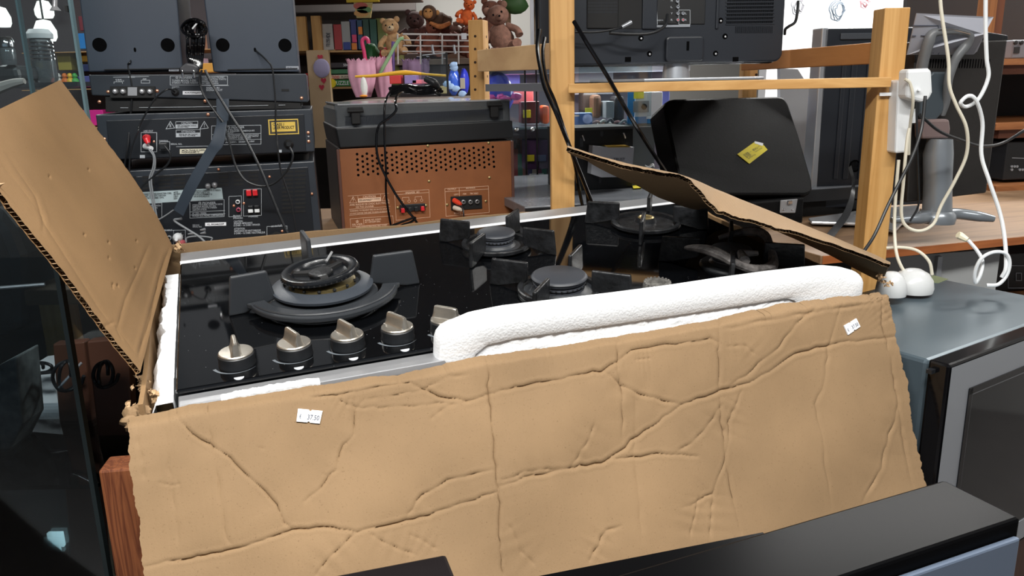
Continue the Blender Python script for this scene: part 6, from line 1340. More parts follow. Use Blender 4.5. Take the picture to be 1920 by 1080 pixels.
# hanging packs on the white wall
WF = yaw_frame(1600, 20, 3.40, 0)
for k, (x, y, w_, h, col) in enumerate(((1495, 12, 18, 24, (150, 150, 156)), (1568, 20, 22, 34, (90, 104, 118)), (1620, 6, 14, 14, (206, 150, 156)), (1722, 8, 16, 14, (130, 134, 140)), (1775, 4, 22, 14, (170, 174, 178)), (1812, 14, 8, 30, (160, 166, 170)))):
    c_ = WF.px(x, y, -.03); mb = MB(WF); s_x = w_ / 1500 * 3.4 * .5; s_z = h / 1500 * 3.4 * .5
    pk = thing('hanging_pack', ('grey coiled lead pack nearest the television', 'blue-grey bundled lead pack', 'small pink pack', 'dark looped lead pack above the monitor', 'pale wide pack above the sheet', 'narrow grey pack at the right')[k] + ' hanging on the white wall', 'package', WF, tuple(c_ + np.array([0, 0, s_z])), 'packs hanging on the white wall')
    for j in range(4): P = [c_ + np.array([s_x * math.cos(a) * (1 - .1 * j), -.01 * j, s_z * math.sin(a) * (1 - .12 * j)]) for a in np.linspace(0, 2 * PI, 12)]; MB(WF).tube([p + np.array([rng.normal(0, .003), 0, rng.normal(0, .004)]) for p in P], .0022, 6, False, 3).build('loop', C('pack%d' % k, col), pk)
    MB(WF).box(c_[0] - s_x * 1.2, c_[0] + s_x * 1.2, -.004, -.001, c_[2] - s_z * 1.1, c_[2] + s_z * 1.4).build('bag', glass_pane('clear_bag', (236, 240, 242), .05) if 'clear_bag' not in MATS else MATS['clear_bag'], pk)
sg = MB(); P = [at(1463, 128, 2.6), at(1496, 130, 2.6), at(1528, 180, 2.6), at(1530, 392, 2.6), at(1463, 392, 2.6)]; sg.add(P + [p + np.array([0, .03, 0]) for p in P], [list(range(5))[::-1], list(range(5, 10))] + [(i, (i + 1) % 5, (i + 1) % 5 + 5, i + 5) for i in range(5)], False, True)
sg.build('sloping_partition', mat('sloping_grey', (160, 162, 166), .6), label='pale grey panel with sloping top edge beside the black case', cat='panel')

# ================================================================ microwave oven at the right
A0 = np.array(at(1755, 680, 1.0)); th = math.radians(33); Xd = np.array([math.cos(th), math.sin(th), 0]); Yd = np.array([-math.sin(th), math.cos(th), 0])
tmp = Frame(A0, Xd, Yd, (0, 0, 1)); wB = tmp.on(1920, 552, 2, 0)[0]; sc = .47 / wB
MW = Frame(CAM + (A0 - CAM) * sc, Xd, Yd, (0, 0, 1))
dpt = min(.42, MW.on(1690, 527, 2, 0)[1])
mw_ = thing('microwave_oven', 'grey microwave oven with brushed steel door frame at the right', 'microwave', MW, (.23, .2, -.30))
MB(MW).box(.0, .47, .012, dpt, -.36, 0).build('oven_body', mat('gunmetal_gloss', (84, 97, 105), .3, .3, vary=.03, vs=3), mw_, .006)
MB(MW).box(-.006, .50, -.022, .008, -.37, .004).build('door', BLKG, mw_, .004)
dr = bpy.data.objects['door']
fm = MB(MW); fx0, fx1, fz0, fz1 = -.003, .497, -.367, .000; ix0 = MW.px(1817, 729, -.024)[0]; iz1 = MW.px(1817, 729, -.024)[2]; ix1, iz0 = .44, -.33
fm.add([(fx0, -.024, fz0), (fx1, -.024, fz0), (fx1, -.024, fz1), (fx0, -.024, fz1), (ix0, -.024, iz0), (ix1, -.024, iz0), (ix1, -.024, iz1), (ix0, -.024, iz1), (ix0, -.016, iz0), (ix1, -.016, iz0), (ix1, -.016, iz1), (ix0, -.016, iz1)],
       [(0, 1, 5, 4), (1, 2, 6, 5), (2, 3, 7, 6), (3, 0, 4, 7), (4, 5, 9, 8), (5, 6, 10, 9), (6, 7, 11, 10), (7, 4, 8, 11)])
fm.build('steel_frame', mat('door_steel', (158, 162, 168), .35, .55, bump=.05, bs=60, stretch=(2, 200, 200)), dr); MB(MW).box(ix0, ix1, -.0225, -.018, iz0, iz1).build('door_window', mat('oven_window', (16, 18, 20), .06), dr)
MB(MW).box(ix0 - .001, ix0 + .009, -.0255, -.018, iz0, iz1).box(ix0, ix1, -.0255, -.018, iz1 - .009, iz1 + .001).build('window_border', BLKG, dr)
MB(MW).box(ix0 + .009, ix0 + .0115, -.0245, -.018, iz0, iz1 - .009).box(ix0 + .009, ix1, -.0245, -.018, iz1 - .0115, iz1 - .009).build('window_bead', mat('bead_silver', (150, 154, 160), .25, .8), dr)
a = MW.px(1743, 693, .0); MB(MW).box(-.016, 0, -.004, .004, a[2] - .006, a[2]).build('latch_tab', BLK, mw_)
P = [MW.on(x, y, 2, .0) for x, y in ((1735, 520), (1752, 517), (1778, 524), (1760, 531), (1745, 530))]; st_ = MB(MW).slab([(p[0], p[1]) for p in P][::-1], 0, .0008).build('rating_sticker', mat('olive_sticker', (120, 130, 100), .4), mw_)
# stand under microwave
MB(MW).box(-.02, .52, -.02, .44, -MW.o[2], -.375).build('side_table', DARKWOOD, label='dark wooden cabinet under the microwave', cat='cabinet')

# ================================================================ black appliances in the foreground
AF = yaw_frame(1770, 899, .66, 23)
ap = thing('black_appliance', 'black topped appliance with blue-grey front in the bottom right corner', 'appliance', AF, (-.1, -.1, -.3))
wr = AF.on(1917, 970, 2, 0); MB(AF).box(-.60, 0, wr[1], 0, -.30, 0).build('housing', specks('satin_black', (7, 7, 8), .3, .02, (50, 52, 56), .02, 300), ap, .003)
MB(AF).box(-.60, -.006, wr[1] - .006, wr[1] - .0005, -.30, -.014).build('front_panel', mat('blue_grey_panel', (96, 108, 126), .32, .3), ap, .002)
L_ = AF.on(1430, 998, 2, -.004); M_ = AF.on(1000, 1082, 2, -.004)
MB(AF).slab([(L_[0], L_[1] - .02), (M_[0], M_[1] - .02), (M_[0], M_[1]), (L_[0], L_[1])][::-1], -.2, -.004).build('rear_ledge', MATS['satin_black'], ap)
BF2 = yaw_frame(836, 1038, .62, 17)
MB(BF2).prism([(0, 0), (0, -.3), (-.4, -.3), (-.4, 0)], -.3, 0).build('black_appliance', mat('satin_brown_black', (24, 21, 22), .35, spec=.08), label='black flat-topped appliance corner poking in at the bottom centre', cat='appliance', bevel=.003)

# ================================================================ rack under the cardboard box
rk = thing('box_stand', 'fir-wood stand under the cardboard box, front left post showing', 'stand', WORLD, tuple(H.w((.44, -.2, -.3)) * (1, 1, 0)))
bm = MB(H); bm.box(.0, .90, BY0 + .03, BY1 - .02, -.292, -.268); bm.build('stand_top', FIR, rk, .003)
PFr = yaw_frame(222, 880, .86, 8); a, b = PFr.px(183, 880), PFr.px(246, 878)
bx_ = MB(PFr).box(a[0], b[0] + .006, 0, .04, -PFr.o[2], 0).build('post', FIR, rk, .003); 
for x_, y_ in ((.86, BY0 + .06), (.86, BY1 - .06), (.05, BY1 - .06)):
    p = H.w((x_, y_, -.295)); MB().box(p[0] - .02, p[0] + .02, p[1] - .02, p[1] + .02, 0, p[2]).build('post', FIR, rk)
MB().add([b_ for b_ in []], [])
e = MB(PFr); e.box(b[0] - .0, b[0] + .10, .01, .03, -.36, -.32); e.build('brace', FIR, rk)

# ================================================================ glass cabinet on the left
LF_ = yaw_frame(150, 200, 1.28, -6)
lc = thing('glass_cabinet', 'tall glass cabinet at the left edge with dark goods inside', 'glass cabinet', WORLD, tuple(at(60, 500, 1.4) * (1, 1, 0)))
a = at(141, 80, 1.42); MB().box(a[0] - .002, a[0] + .002, a[1], a[1] + .010, 0, 1.85).build('glass_edge', GLASSEDGE, lc); MB().box(a[0] - .9, a[0] - .004, a[1] + .002, a[1] + .008, 0, 1.85).build('glass_pane', GLASS, lc)
b = at(43, 80, 1.62); MB().box(b[0] - .002, b[0] + .002, b[1], b[1] + .012, .9, 1.85).build('glass_edge', GLASSEDGE, lc)
g = at(147, 760, .98); MB().box(g[0] - .003, g[0] + .003, g[1], g[1] + .01, 0, 1.30).build('glass_edge', mat('dark_glass_edge', (34, 42, 44), .2), lc); MB().box(g[0] - .9, g[0] - .003, g[1] + .002, g[1] + .007, 0, 1.30).build('glass_pane', GLASSD, lc)
s1 = at(100, 910, 1.0); MB().box(g[0] - .9, g[0] - .004, g[1] + .02, g[1] + .5, s1[2] - .006, s1[2]).build('glass_shelf', GLASSD, lc)
MB().box(-1.9, -.72, 2.0, 2.02, 0, 1.05).build('back_board', mat('cabinet_black', (22, 22, 24), .7), lc); MB().box(-1.9, -.60, 1.0, 2.0, .02, .06).build('base_board', MATS['cabinet_black'], lc)

LB = yaw_frame(160, 700, 1.30, 0)
def lft(name, lab, cat, pts, dep, m, Y, bev=.003, yaw=0):
    F = yaw_frame(pts[0][0], pts[0][1], Y, yaw); mb = MB(F); P = [F.px(*q2) for q2 in pts]; return mb.prism([(p[0], p[2]) for p in P][::-1], 0, dep).build(name, m, None, bev, lab, cat)
lft('wooden_board', 'dark brown wooden board standing in the left cabinet', 'board', ((98, 645), (158, 640), (200, 1080), (135, 1080)), .02, mat('board_brown', (84, 54, 40), .5, vary=.1, vs=8), 1.22)
lft('wooden_board', 'second brown wooden board with a pale edge nearer the cardboard box', 'board', ((162, 640), (240, 632), (262, 1080), (214, 1080)), .02, MATS['board_brown'], 1.16)
lft('white_carton', 'white carton standing in the left cabinet under a black cable', 'carton', ((28, 703), (98, 694), (115, 790), (42, 800)), .10, mat('dim_white', (226, 230, 232), .5), 1.30)
lft('textured_carton', 'grey textured carton at the left edge', 'carton', ((-30, 700), (30, 668), (42, 795), (0, 880), (-30, 900)), .06, mat('mottled_grey', (120, 128, 128), .6, vary=.35, vs=60), 1.12)
lft('black_bag', 'black bag slumped under the white carton in the left cabinet', 'bag', ((28, 830), (45, 800), (110, 785), (120, 830), (118, 900), (30, 905)), .12, mat('bag_black', (30, 30, 34), .35, bump=.6, bs=40), 1.24, .01)
lft('black_speaker_unit', 'black rounded appliance dim behind the glass on the left', 'appliance', ((-20, 380), (20, 430), (40, 480), (44, 620), (-20, 640)), .2, mat('dim_grey', (60, 62, 66), .5), 1.45, .02)
lft('black_device', 'black electronic unit behind the left cardboard flap', 'appliance', ((30, 440), (110, 440), (120, 600), (40, 600)), .2, BLK, 1.7)
MB().tube([at(108, 730, 1.18), at(153, 680, 1.2)], .0022, 8, True).build('metal_rod', SILVER, label='thin silver rod leaning against the brown board', cat='rod')
MB().tube([at(-5, 540, 1.3), at(84, 533, 1.32)], .003, 8, True).build('metal_rod', mat('dim_silver', (150, 156, 160), .3, .6), label='horizontal silver rod across the left cabinet', cat='rod')
for k, (cx_, cy_, rx_, ry_, Y, lab) in enumerate(((196, 702, 26, 24, 1.12, 'black cable coil hanging on the brown board beside the cardboard box'), (125, 705, 32, 28, 1.18, 'black cable coil hanging behind the silver rod'), (70, 690, 44, 10, 1.26, 'black cable lying over the white carton'))):
    P = [at(cx_ + rx_ * math.cos(a) * (1 - .03 * j), cy_ + ry_ * math.sin(a) * (1 + .06 * math.sin(2 * a + j)), Y + .004 * math.sin(a * 3)) for j, a in enumerate(np.linspace(0, 4 * PI, 26))]
    MB().tube(P, .0028, 7, True, 4).build('cable_coil', BLK, label=lab, cat='cable', group='cable coils in the left cabinet')
ci = thing('window_reflection', 'pale glowing panes imitating a window reflection low in the left cabinet glass', 'lamp', WORLD, tuple(at(95, 1030, 1.05)))  # glowing panes and frame added to imitate a window reflected in the glass
F = yaw_frame(95, 1015, 1.05, 0)
for x0, y0, x1, y1 in ((76, 1018, 90, 1040), (92, 1000, 115, 1026), (97, 1026, 110, 1042)): a = F.px(x0, y1); b_ = F.px(x1, y0); MB(F).box(a[0], b_[0], 0, .006, a[2], b_[2]).build('reflection_patch', mat('cool_reflection_glow', (206, 246, 250), .4, emit=1.2), ci)
MB(F).tube([F.px(78, 1045, .01), F.px(78, 1000, .01), F.px(118, 995, .01)], .002, 6).build('reflection_frame', BLK, ci)
# glass jars and lamps seen through the upper glass
def jar(x, y0, y1, w_, Y, lab, m, bands=False):
    c0, c1 = at(x, y1, Y), at(x, y0, Y); r = w_ / 1500 * Y / 2; t = thing('glass_jar', lab, 'jar', WORLD, tuple(c0)); h = c1[2] - c0[2]
    MB().lathe([(r * .9, 0), (r, .01), (r, h * .85), (r * .8, h), (r * .76, h), (r * .95, h * .84), (r * .95, .012), (0, .008)], c0, 28).build('jar_body', m, t)
    if bands:
        for k in range(5): MB().lathe([(r * 1.01, h * (.5 + .09 * k)), (r * 1.05, h * (.53 + .09 * k)), (r * 1.01, h * (.56 + .09 * k))], c0, 28).build('metal_ring', CHROME, t)
    MB().lathe([(r * 1.08, h), (r * 1.1, h + .01), (r * .8, h + .02), (0, h + .022)], c0, 28).build('jar_lid', CHROME if not bands else WHITEP, t)
jar(88, 72, 155, 40, 1.9, 'glass jar with stacked metal rings in the left cabinet', glass_pane('jar_glass', (200, 202, 204), .25, .05), True)
jar(18, 88, 122, 26, 1.8, 'clear glass jar with silver lid at the left edge', MATS['jar_glass'])
a = at(60, 155, 1.75); MB().box(a[0] - .5, a[0] + .095, a[1], a[1] + .35, a[2] - .01, a[2]).build('glass_shelf', mat('dark_shelf', (46, 50, 56), .15), lc)
MB().tube([at(-10, 168, 1.7), at(25, 156, 1.7), at(46, 152, 1.7)], [.012, .009, .006], 8, True, 3).build('cloth_roll', mat('pale_cloth', (176, 166, 160), .8), label='pale rolled cloth lying on the shelf at the left edge', cat='cloth')
lft('dark_tray', 'dark upturned tray on the shelf at the left edge', 'tray', ((-10, 122), (30, 122), (38, 150), (-10, 152)), .1, mat('tray_dark', (60, 62, 64), .3), 1.8, .01)
for k, (x, y, w_, Y) in enumerate(((5, 44, 34, 2.9), (84, 28, 36, 3.3), (86, 70, 44, 2.7))):
    c0 = at(x, y, Y); r = w_ / 1500 * Y / 2 * .85; t = thing('pendant_lamp', ('white dome lamp at the left edge', 'upper white dome lamp behind the glass cabinet', 'lower white dome lamp above the ringed jar')[k], 'lamp', WORLD, tuple(c0), 'white dome lamps behind the glass cabinet')
    MB().lathe([(r * .8, -.012), (r, 0), (r * 1.02, .02), (r * .6, .05), (.0, .055)], c0, 28).build('lamp_dome', mat('lit_dome', (255, 250, 240), .4, emit=(1.4)), t); MB().tube([c0 + np.array([0, 0, .05]), np.array([c0[0], c0[1], CE])], .003, 6, True).build('lamp_cord', BLK, t)
MB().tube([at(103, -6, 1.40), at(103, 12, 1.40), at(104, 20, 1.40)], [.004, .004, .009], 10, True).build('hanging_hook', STEEL, label='metal hook fitting at the top of the left cabinet', cat='hook')
MB().box(*[v for p in zip(at(123, 22, 1.41), at(133, 12, 1.43)) for v in (p[0], p[1])]).build('glass_clamp', BLKM, lc)

# ================================================================ far background: toy shelves
z5 = zoom(540, 0, 5.4)
def fbox(name, lab, cat, x0, y0, x1, y1, Y, m, thick=.1, group=None, g=z5, parent=None, bev=.003, kind=None):
    if g: (x0, y0), (x1, y1) = g(x0, y0), g(x1, y1)
    F = yaw_frame((x0 + x1) / 2, y1, Y); a = F.px(x0, y1); b = F.px(x1, y0)
    return MB(F).box(a[0], b[0], 0, thick, a[2], b[2]).build(name, m, parent, bev, lab, cat, group, kind)
TS = thing('toy_shelving', 'pine toy shelving with books and puzzle boxes at the back of the shop', 'shelving', WORLD, tuple(at(650, 170, 5.6) * (1, 1, 0)))
SW = wood('far_pine', (196, 156, 106), (168, 128, 84), 'X', .4)
for y in (515, 885): fbox('shelf_board', None, None, -1500, y, 1260, y + 26, 5.5, SW, .4, parent=TS)
for x0, x1, y0, y1, Y in ((85, 172, 165, 520, 5.46), (255, 322, 158, 520, 5.46)): fbox('post', None, None, x0, y0, x1, y1, Y, PINE, .05, parent=TS)
fbox('post', None, None, 262, 505, 405, 1500, 5.44, mat('pale_post', (214, 184, 146), .6), .05, parent=TS)
fbox('back_board', None, None, -1500, -400, 1270, 1500, 5.95, mat('shelf_back', (78, 72, 70), .8), .03, parent=TS)
fbox('top_board', None, None, -1500, -70, 1290, 10, 5.4, mat('dark_top_board', (84, 62, 52), .7), .5, parent=TS)
for k, (x, y) in enumerate(((325, 578), (360, 815), (340, 882))): 
    c0 = at(*z5(x, y), 5.42); mb = MB(); s = .035
    mb.add([c0 + np.array(v) * s for v in ((0, 0, -.6), (.5, 0, 0), (.45, 0, .35), (.2, 0, .42), (0, 0, .25), (-.2, 0, .42), (-.45, 0, .35), (-.5, 0, 0))], [list(range(8))], False, True); mb.build('heart_sticker', mat('heart_red', (206, 44, 74), .5), TS)
c0 = at(*z5(340, 690), 5.42); MB().blob(c0, (.055, .004, .06), 16, 0, True).build('round_sticker', mat('lilac_sticker', (176, 168, 206), .5), TS)
books = [(360, 240, 447, 515, (186, 184, 182), 'white spined'), (475, 245, 535, 515, (178, 56, 60), 'slim red'), (555, 215, 635, 515, (166, 168, 172), 'grey and white'), (637, 195, 700, 515, (52, 62, 132), 'dark blue'),
         (702, 200, 760, 518, (44, 84, 122), 'teal blue'), (762, 190, 828, 520, (38, 78, 72), 'dark green'), (830, 192, 905, 520, (44, 92, 84), 'sea green'), (907, 182, 985, 540, (108, 118, 62), 'olive')]
for x0, y0, x1, y1, col, nm in books:
    o = fbox('book', nm + ' book standing on the far toy shelf', 'book', x0, y0, x1, y1, 5.5, mat('book_' + nm.replace(' ', '_'), col, .5), .2, 'books on the far shelf')
    w_ = x1 - x0
    if nm == 'dark blue': fbox('cover_patch', None, None, x0 + 14, 350, x1 - 8, 430, 5.49, mat('patch_pink', (226, 70, 120), .5), .005, parent=o); fbox('cover_patch', None, None, x0 + 10, 435, x1 - 6, 505, 5.49, mat('patch_orange', (232, 136, 50), .5), .005, parent=o)
    if nm == 'grey and white': fbox('cover_patch', None, None, x0 + 8, 425, x1 - 6, 505, 5.49, mat('patch_blue', (50, 70, 150), .5), .005, parent=o)
    if nm == 'white spined': F = yaw_frame(*z5(400, 400), 5.49); mb = MB(F); p = [F.px(*z5(*q)) for q in ((385, 470), (385, 330), (425, 330), (425, 470))]; text(mb, 'LEGENDE', [p[0], p[1], p[2], p[3]][0:4], .001); mb.build('spine_print', PRINTD, o)
    if nm == 'teal blue': fbox('cover_patch', None, None, x0 + 12, 270, x1 - 10, 350, 5.49, mat('patch_orange', (232, 136, 50), .5), .005, parent=o)
puz = [(415, 630, 675, 690, (46, 40, 48), 'top dark boxed puzzle'), (405, 700, 665, 750, (60, 120, 84), 'second green boxed puzzle'), (405, 755, 650, 803, (212, 200, 180), 'cream boxed puzzle of 1200 pieces'), (400, 806, 640, 876, (44, 128, 62), 'bottom green boxed puzzle')]
for i, (x0, y0, x1, y1, col, nm) in enumerate(puz):
    o = fbox('puzzle_box', nm + ' lying on the far shelf', 'puzzle box', x0, y0, x1, y1, 5.48, mat('puzzle%d' % i, col, .5), .25, 'stacked puzzle boxes')
    F = yaw_frame(*z5((x0 + x1) / 2, y1), 5.475); mb = MB(F)
    if i == 2: textpx(mb, '1200', *z5(425, 765), *z5(520, 798)); mb.build('box_print', mat('print_red', (206, 70, 70), .5), o); mb = MB(F); textpx(mb, 'PUZZLE', *z5(540, 768), *z5(635, 795)); mb.build('box_print', mat('print_brown', (120, 110, 100), .5), o)
    if i == 3: textpx(mb, 'PUZZLE', *z5(470, 820), *z5(615, 860)); mb.build('box_print', WHITE, o); c0 = F.px(*z5(440, 842), -.004); MB(F).lathe([(.03, -.004), (.03, 0)], (c0[0], 0, c0[2]), 16, 'Y').build('round_badge', YEL, o)
    if i == 0: textpx(mb, '504', *z5(560, 645), *z5(610, 672)); mb.build('box_print', WHITE, o)
fbox('red_box', 'bright red box beside the decorated post on the far shelf', 'box', 185, 738, 288, 880, 5.5, mat('bright_red', (214, 34, 30), .5), .2)
sg = thing('yellow_sign', 'yellow star sign with a hanging printed card above the far shelf', 'sign', WORLD, tuple(at(*z5(755, 180), 5.2)))
fbox('sign_board', None, None, 590, -60, 920, 26, 5.2, mat('star_yellow', (206, 176, 40), .6), .01, parent=sg)
F = yaw_frame(*z5(760, 180), 5.19); mb = MB(F); polypx(mb, Z(z5, (665, 26), (695, 182), (838, 180), (855, 26)), 0, .008); o = mb.build('card', mat('printed_card', (188, 170, 112), .6), sg)
for k, col in enumerate(((180, 90, 80), (96, 140, 90), (200, 150, 90))): x, y = ((735, 60), (770, 100), (740, 135))[k]; p = F.px(*z5(x, y)); MB(F).lathe([(.035, -.003), (.035, 0)], (p[0], 0, p[2]), 9, 'Y', sx=1.3, sy=.6).build('card_flower', mat('flower%d' % k, col, .6), o)
# umbrellas in a tub
PK = mat('pink_fabric', (226, 168, 192), .6, vary=.14, vs=14)
def umbrella(name, lab, x0, y0, x1, y1, Y, m, tip, seed):
    t = thing(name, lab, 'umbrella', WORLD, tuple(at((x0 + x1) / 2, y1, Y)))
    c0, c1 = at((x0 + x1) / 2, y1, Y), at((x0 + x1) / 2, y0, Y); r = (x1 - x0) / 1500 * Y / 2; h = c1[2] - c0[2]; mb = MB(); G = []
    for i in range(14):
        k = i / 13; row = []
        for j in range(49):
            a = 2 * PI * j / 48; rr = r * (.55 + .45 * math.sin(PI * min(1, k * 1.15) * .62)) * (1 + .07 * math.cos(8 * a + seed)) * (1 if k < .93 else 1.08 + .06 * math.cos(16 * a)); row.append(c0 + np.array([rr * math.cos(a), rr * math.sin(a) * .8, h * k + (.008 * math.cos(16 * a) if k > .9 else 0)]))
        G.append(row)
    mb.grid(np.array(G), True, True).build('canopy', m, t)
    P = [at(*q) for q in tip]; MB().tube(P, .009, 8, True, 4).build('handle', mat('candy_red', (206, 60, 110), .4) if seed == 1 else (mat('pale_green', (150, 190, 140), .4) if seed == 2 else mat('violet', (110, 86, 150), .4)), t)
    return t
fb_ = lambda *p: [(*z5(x, y), Y) for x, y, Y in p]
umbrella('umbrella', 'pink ruffled umbrella with a candy-cane handle behind the record player', 657, 112, 706, 182, 4.0, PK, fb_((785, 620, 4.), (770, 520, 4.), (750, 430, 4.), (760, 395, 4.), (790, 385, 4.), (812, 410, 4.), (815, 440, 4.)), 1)
umbrella('umbrella', 'second pink umbrella with a pale green handle beside the candy-cane one', 700, 108, 738, 182, 4.15, PK, fb_((930, 740, 4.1), (1010, 600, 4.1), (1080, 470, 4.1), (1130, 400, 4.1), (1170, 390, 4.1)), 2)
umbrella('umbrella', 'lilac umbrella in the clear acrylic box', 758, 112, 806, 160, 4.3, mat('lilac_fabric', (176, 146, 184), .6, vary=.12, vs=14), fb_((1065, 720, 4.2), (1062, 560, 4.2), (1065, 420, 4.2)), 3)
for k, (x, y, r, col, lab) in enumerate(((850, 560, .045, (34, 92, 48), 'dark green toy behind the candy-cane umbrella'), (985, 560, .03, (190, 40, 60), 'small red toy between the pink umbrellas'), (1105, 700, .05, (120, 124, 60), 'olive rolled fabric behind the umbrellas'))):
    c0 = at(*z5(x, y), 4.5); MB().blob(c0, (r, r, r * (1.4 if k != 2 else 2.6)), 14, .15, True, k).build('small_toy', mat('stoy%d' % k, col, .6), label=lab, cat='toy')
mb = MB(); P = [at(*z5(x, y), 3.7) for x, y in ((680, 775), (860, 768), (1000, 750), (1190, 735), (1400, 752), (1600, 768))]; mb.tube(P, [.005, .007, .008, .011, .005, .006], 8, True, 4).build('yellow_strap', mat('amber_yellow', (236, 178, 40), .5), label='long yellow strap across the pink umbrellas', cat='strap')
def plush(name, lab, x, y, hpx, Y, m, lean=0., tilt=0., cat='soft toy', group='soft toys at the back of the shop', m2=None, flip=1):
    c0 = at(x, y, Y); u = hpx / 1500 * Y; t = thing(name, lab, cat, WORLD, tuple(c0), group); F = Frame(c0, (math.cos(lean), 0, math.sin(lean)), (0, 1, 0), (-math.sin(lean), 0, math.cos(lean)))
    m2 = m2 or m
    MB(F).blob((0, 0, u * .30), (u * .26, u * .22, u * .32), 18, .05).build('body', m, t)
    hd = MB(F).blob((tilt * u, -u * .05, u * .76), (u * .23, u * .21, u * .21), 18, .03).build('head', m, t)
    MB(F).blob((tilt * u + .02 * u, -u * .25, u * .70), (u * .10, u * .09, u * .08), 12).build('snout', m2, hd)
    for s in (-1, 1):
        MB(F).blob((tilt * u + s * u * .19, 0, u * .93), (u * .08, u * .05, u * .08), 12).build('ear', m, hd); MB(F).blob((tilt * u + s * u * .09, -u * .235, u * .79), u * .025, 8).build('eye', BLKG, hd)
        MB(F).tube([(s * u * .2, 0, u * .5), (s * u * .36, -u * .08, u * .36), (s * u * .38, -u * .16, u * .22)], [u * .08, u * .075, u * .085], 10, False, 4).build('arm', m, t); MB(F).tube([(s * u * .13, -u * .05, u * .1), (s * u * .24, -u * .25, u * .06), (s * u * .27, -u * .4, u * .09)], [u * .1, u * .09, u * .1], 10, False, 4).build('leg', m, t)
    MB(F).blob((tilt * u + .02 * u, -u * .34, u * .72), u * .025, 8).build('nose', BLKG, hd); return t
FUR = lambda n, rgb: mat(n, rgb, .95, vary=.25, vs=60, bump=1, bs=260)
plush('teddy_bear', 'tan teddy bear leaning at the left end of the wire basket', 744, 104, 66, 4.4, FUR('tan_fur', (188, 150, 108)), .1, -.05, m2=FUR('cream_fur', (210, 186, 150)))
plush('teddy_bear', 'dark reddish brown soft toy with the pale tag in the wire basket', 845, 100, 62, 4.55, FUR('red_brown_fur', (112, 64, 54)), .2)
plush('teddy_bear', 'chestnut soft toy low in the middle of the wire basket', 806, 104, 64, 4.5, FUR('chestnut_fur', (132, 78, 62)), -.2)
plush('teddy_bear', 'darkest brown soft toy behind the tan bear', 776, 98, 72, 4.7, FUR('dark_fur', (70, 46, 44)), -.1)
plush('teddy_bear', 'grey-brown floppy soft toy on top of the basket beside the post', 866, 72, 52, 4.7, FUR('mocha_fur', (106, 80, 70)), .9)
plush('teddy_bear', 'large brown soft toy behind the pine rung', 950, 98, 84, 4.0, FUR('cocoa_fur', (128, 92, 78)), .35, .1)
plush('teddy_bear', 'second brown soft toy upright behind the rear post', 914, 80, 74, 4.3, FUR('umber_fur', (104, 64, 50)), -.15)
plush('fox_toy', 'orange fox soft toy on top of the pile beside the rear post', 872, 46, 44, 4.3, FUR('orange_fur', (206, 96, 44)), -.25)
c0 = at(*z5(1430, 130), 4.4); t = thing('monkey_toy', 'brown monkey soft toy with tan face lying over the wire basket', 'soft toy', WORLD, tuple(c0), 'soft toys at the back of the shop')
hd = MB().blob(c0, (.04, .036, .04), 18, 0, True).build('head', FUR('monkey_fur', (82, 58, 42)), t); MB().blob(c0 + np.array([-.004, -.028, -.005]), (.026, .016, .026), 14, 0, True).build('face', FUR('monkey_face', (176, 126, 76)), hd)
for s in (-1, 1): MB().blob(c0 + np.array([s * .012, -.043, .004]), .004, 8, 0, True).build('eye', BLKG, hd); MB().blob(c0 + np.array([s * .042, 0, .0]), (.012, .008, .014), 10, 0, True).build('ear', FUR('monkey_face', (176, 126, 76)), hd)
MB().tube([c0 + np.array([.02, .01, -.03]), at(*z5(1540, 210), 4.45), at(*z5(1650, 240), 4.45)], [.035, .045, .03], 12, True, 4).build('body', MATS['monkey_fur'], t); MB().tube([at(*z5(1440, 230), 4.4), at(*z5(1540, 270), 4.38), at(*z5(1640, 235), 4.4)], [.008, .014, .01], 8, True, 4).build('arm', FUR('ginger', (190, 120, 70)), t)
# wire basket
wb = thing('wire_basket', 'white wire basket holding the brown soft toys', 'basket', WORLD, tuple(at(*z5(1500, 600), 4.2)))
WR = mat('white_wire', (196, 192, 190), .4)
for y in (345, 405, 462, 520): MB().tube([at(*z5(1165, y), 4.2), at(*z5(1840, y + 8), 4.2)], .0035 if y > 350 else .005, 6, True).build('wire', WR, wb)
for x in (1110, 1340, 1560, 1725, 1850): MB().tube([at(*z5(x, 345), 4.2), at(*z5(x + 4, 650), 4.2)], .0045, 6, True).build('wire', WR, wb)
for y in (345, 520): MB().tube([at(*z5(1165, y), 4.2), at(*z5(1165, y), 4.8)], .004, 6, True).build('wire', WR, wb)
tg = fbox('paper_tag', 'small white tag on the reddish brown soft toy', 'tag', 1755, 335, 1808, 400, 4.15, WHITE, .002)
# acrylic box with toys
ab = thing('acrylic_box', 'clear acrylic display box with black corner edge behind the power cord', 'display box', WORLD, tuple(at(*z5(1400, 960), 3.4)))
F = yaw_frame(*z5(1400, 960), 3.4); a = F.px(*z5(1360, 960)); b = F.px(*z5(1608, 530)); MB(F).box(a[0], b[0], 0, .003, a[2], b[2]).build('pane', GLASS, ab); MB(F).box(b[0] - .006, b[0] + .002, -.004, .006, a[2], b[2]).build('black_edge', BLKM, ab)
MB(F).tube([F.px(*z5(1360, 560)), F.px(*z5(1610, 535))], .002, 6).build('rim', PRINT, ab)
for x in (1465, 1685): P = [at(*z5(x - 6, 455), 3.38), at(*z5(x, 500), 3.38), at(*z5(x + 10, 545), 3.38)]; MB().tube(P, .005, 8, True, 4).build('clip', SILVER, ab)
fs = wood('far_shelf2', (190, 150, 108), (160, 122, 84), 'X', .4)
sb = thing('side_shelf', 'pale wooden shelf with blue boxed toys behind the record player', 'shelf', WORLD, tuple(at(*z5(1600, 700), 4.6) * (1, 1, 0)))
for y in (655, 740): fbox('shelf_board', None, None, 1400, y, 2100, y + 28, 4.9, fs, .3, parent=sb)
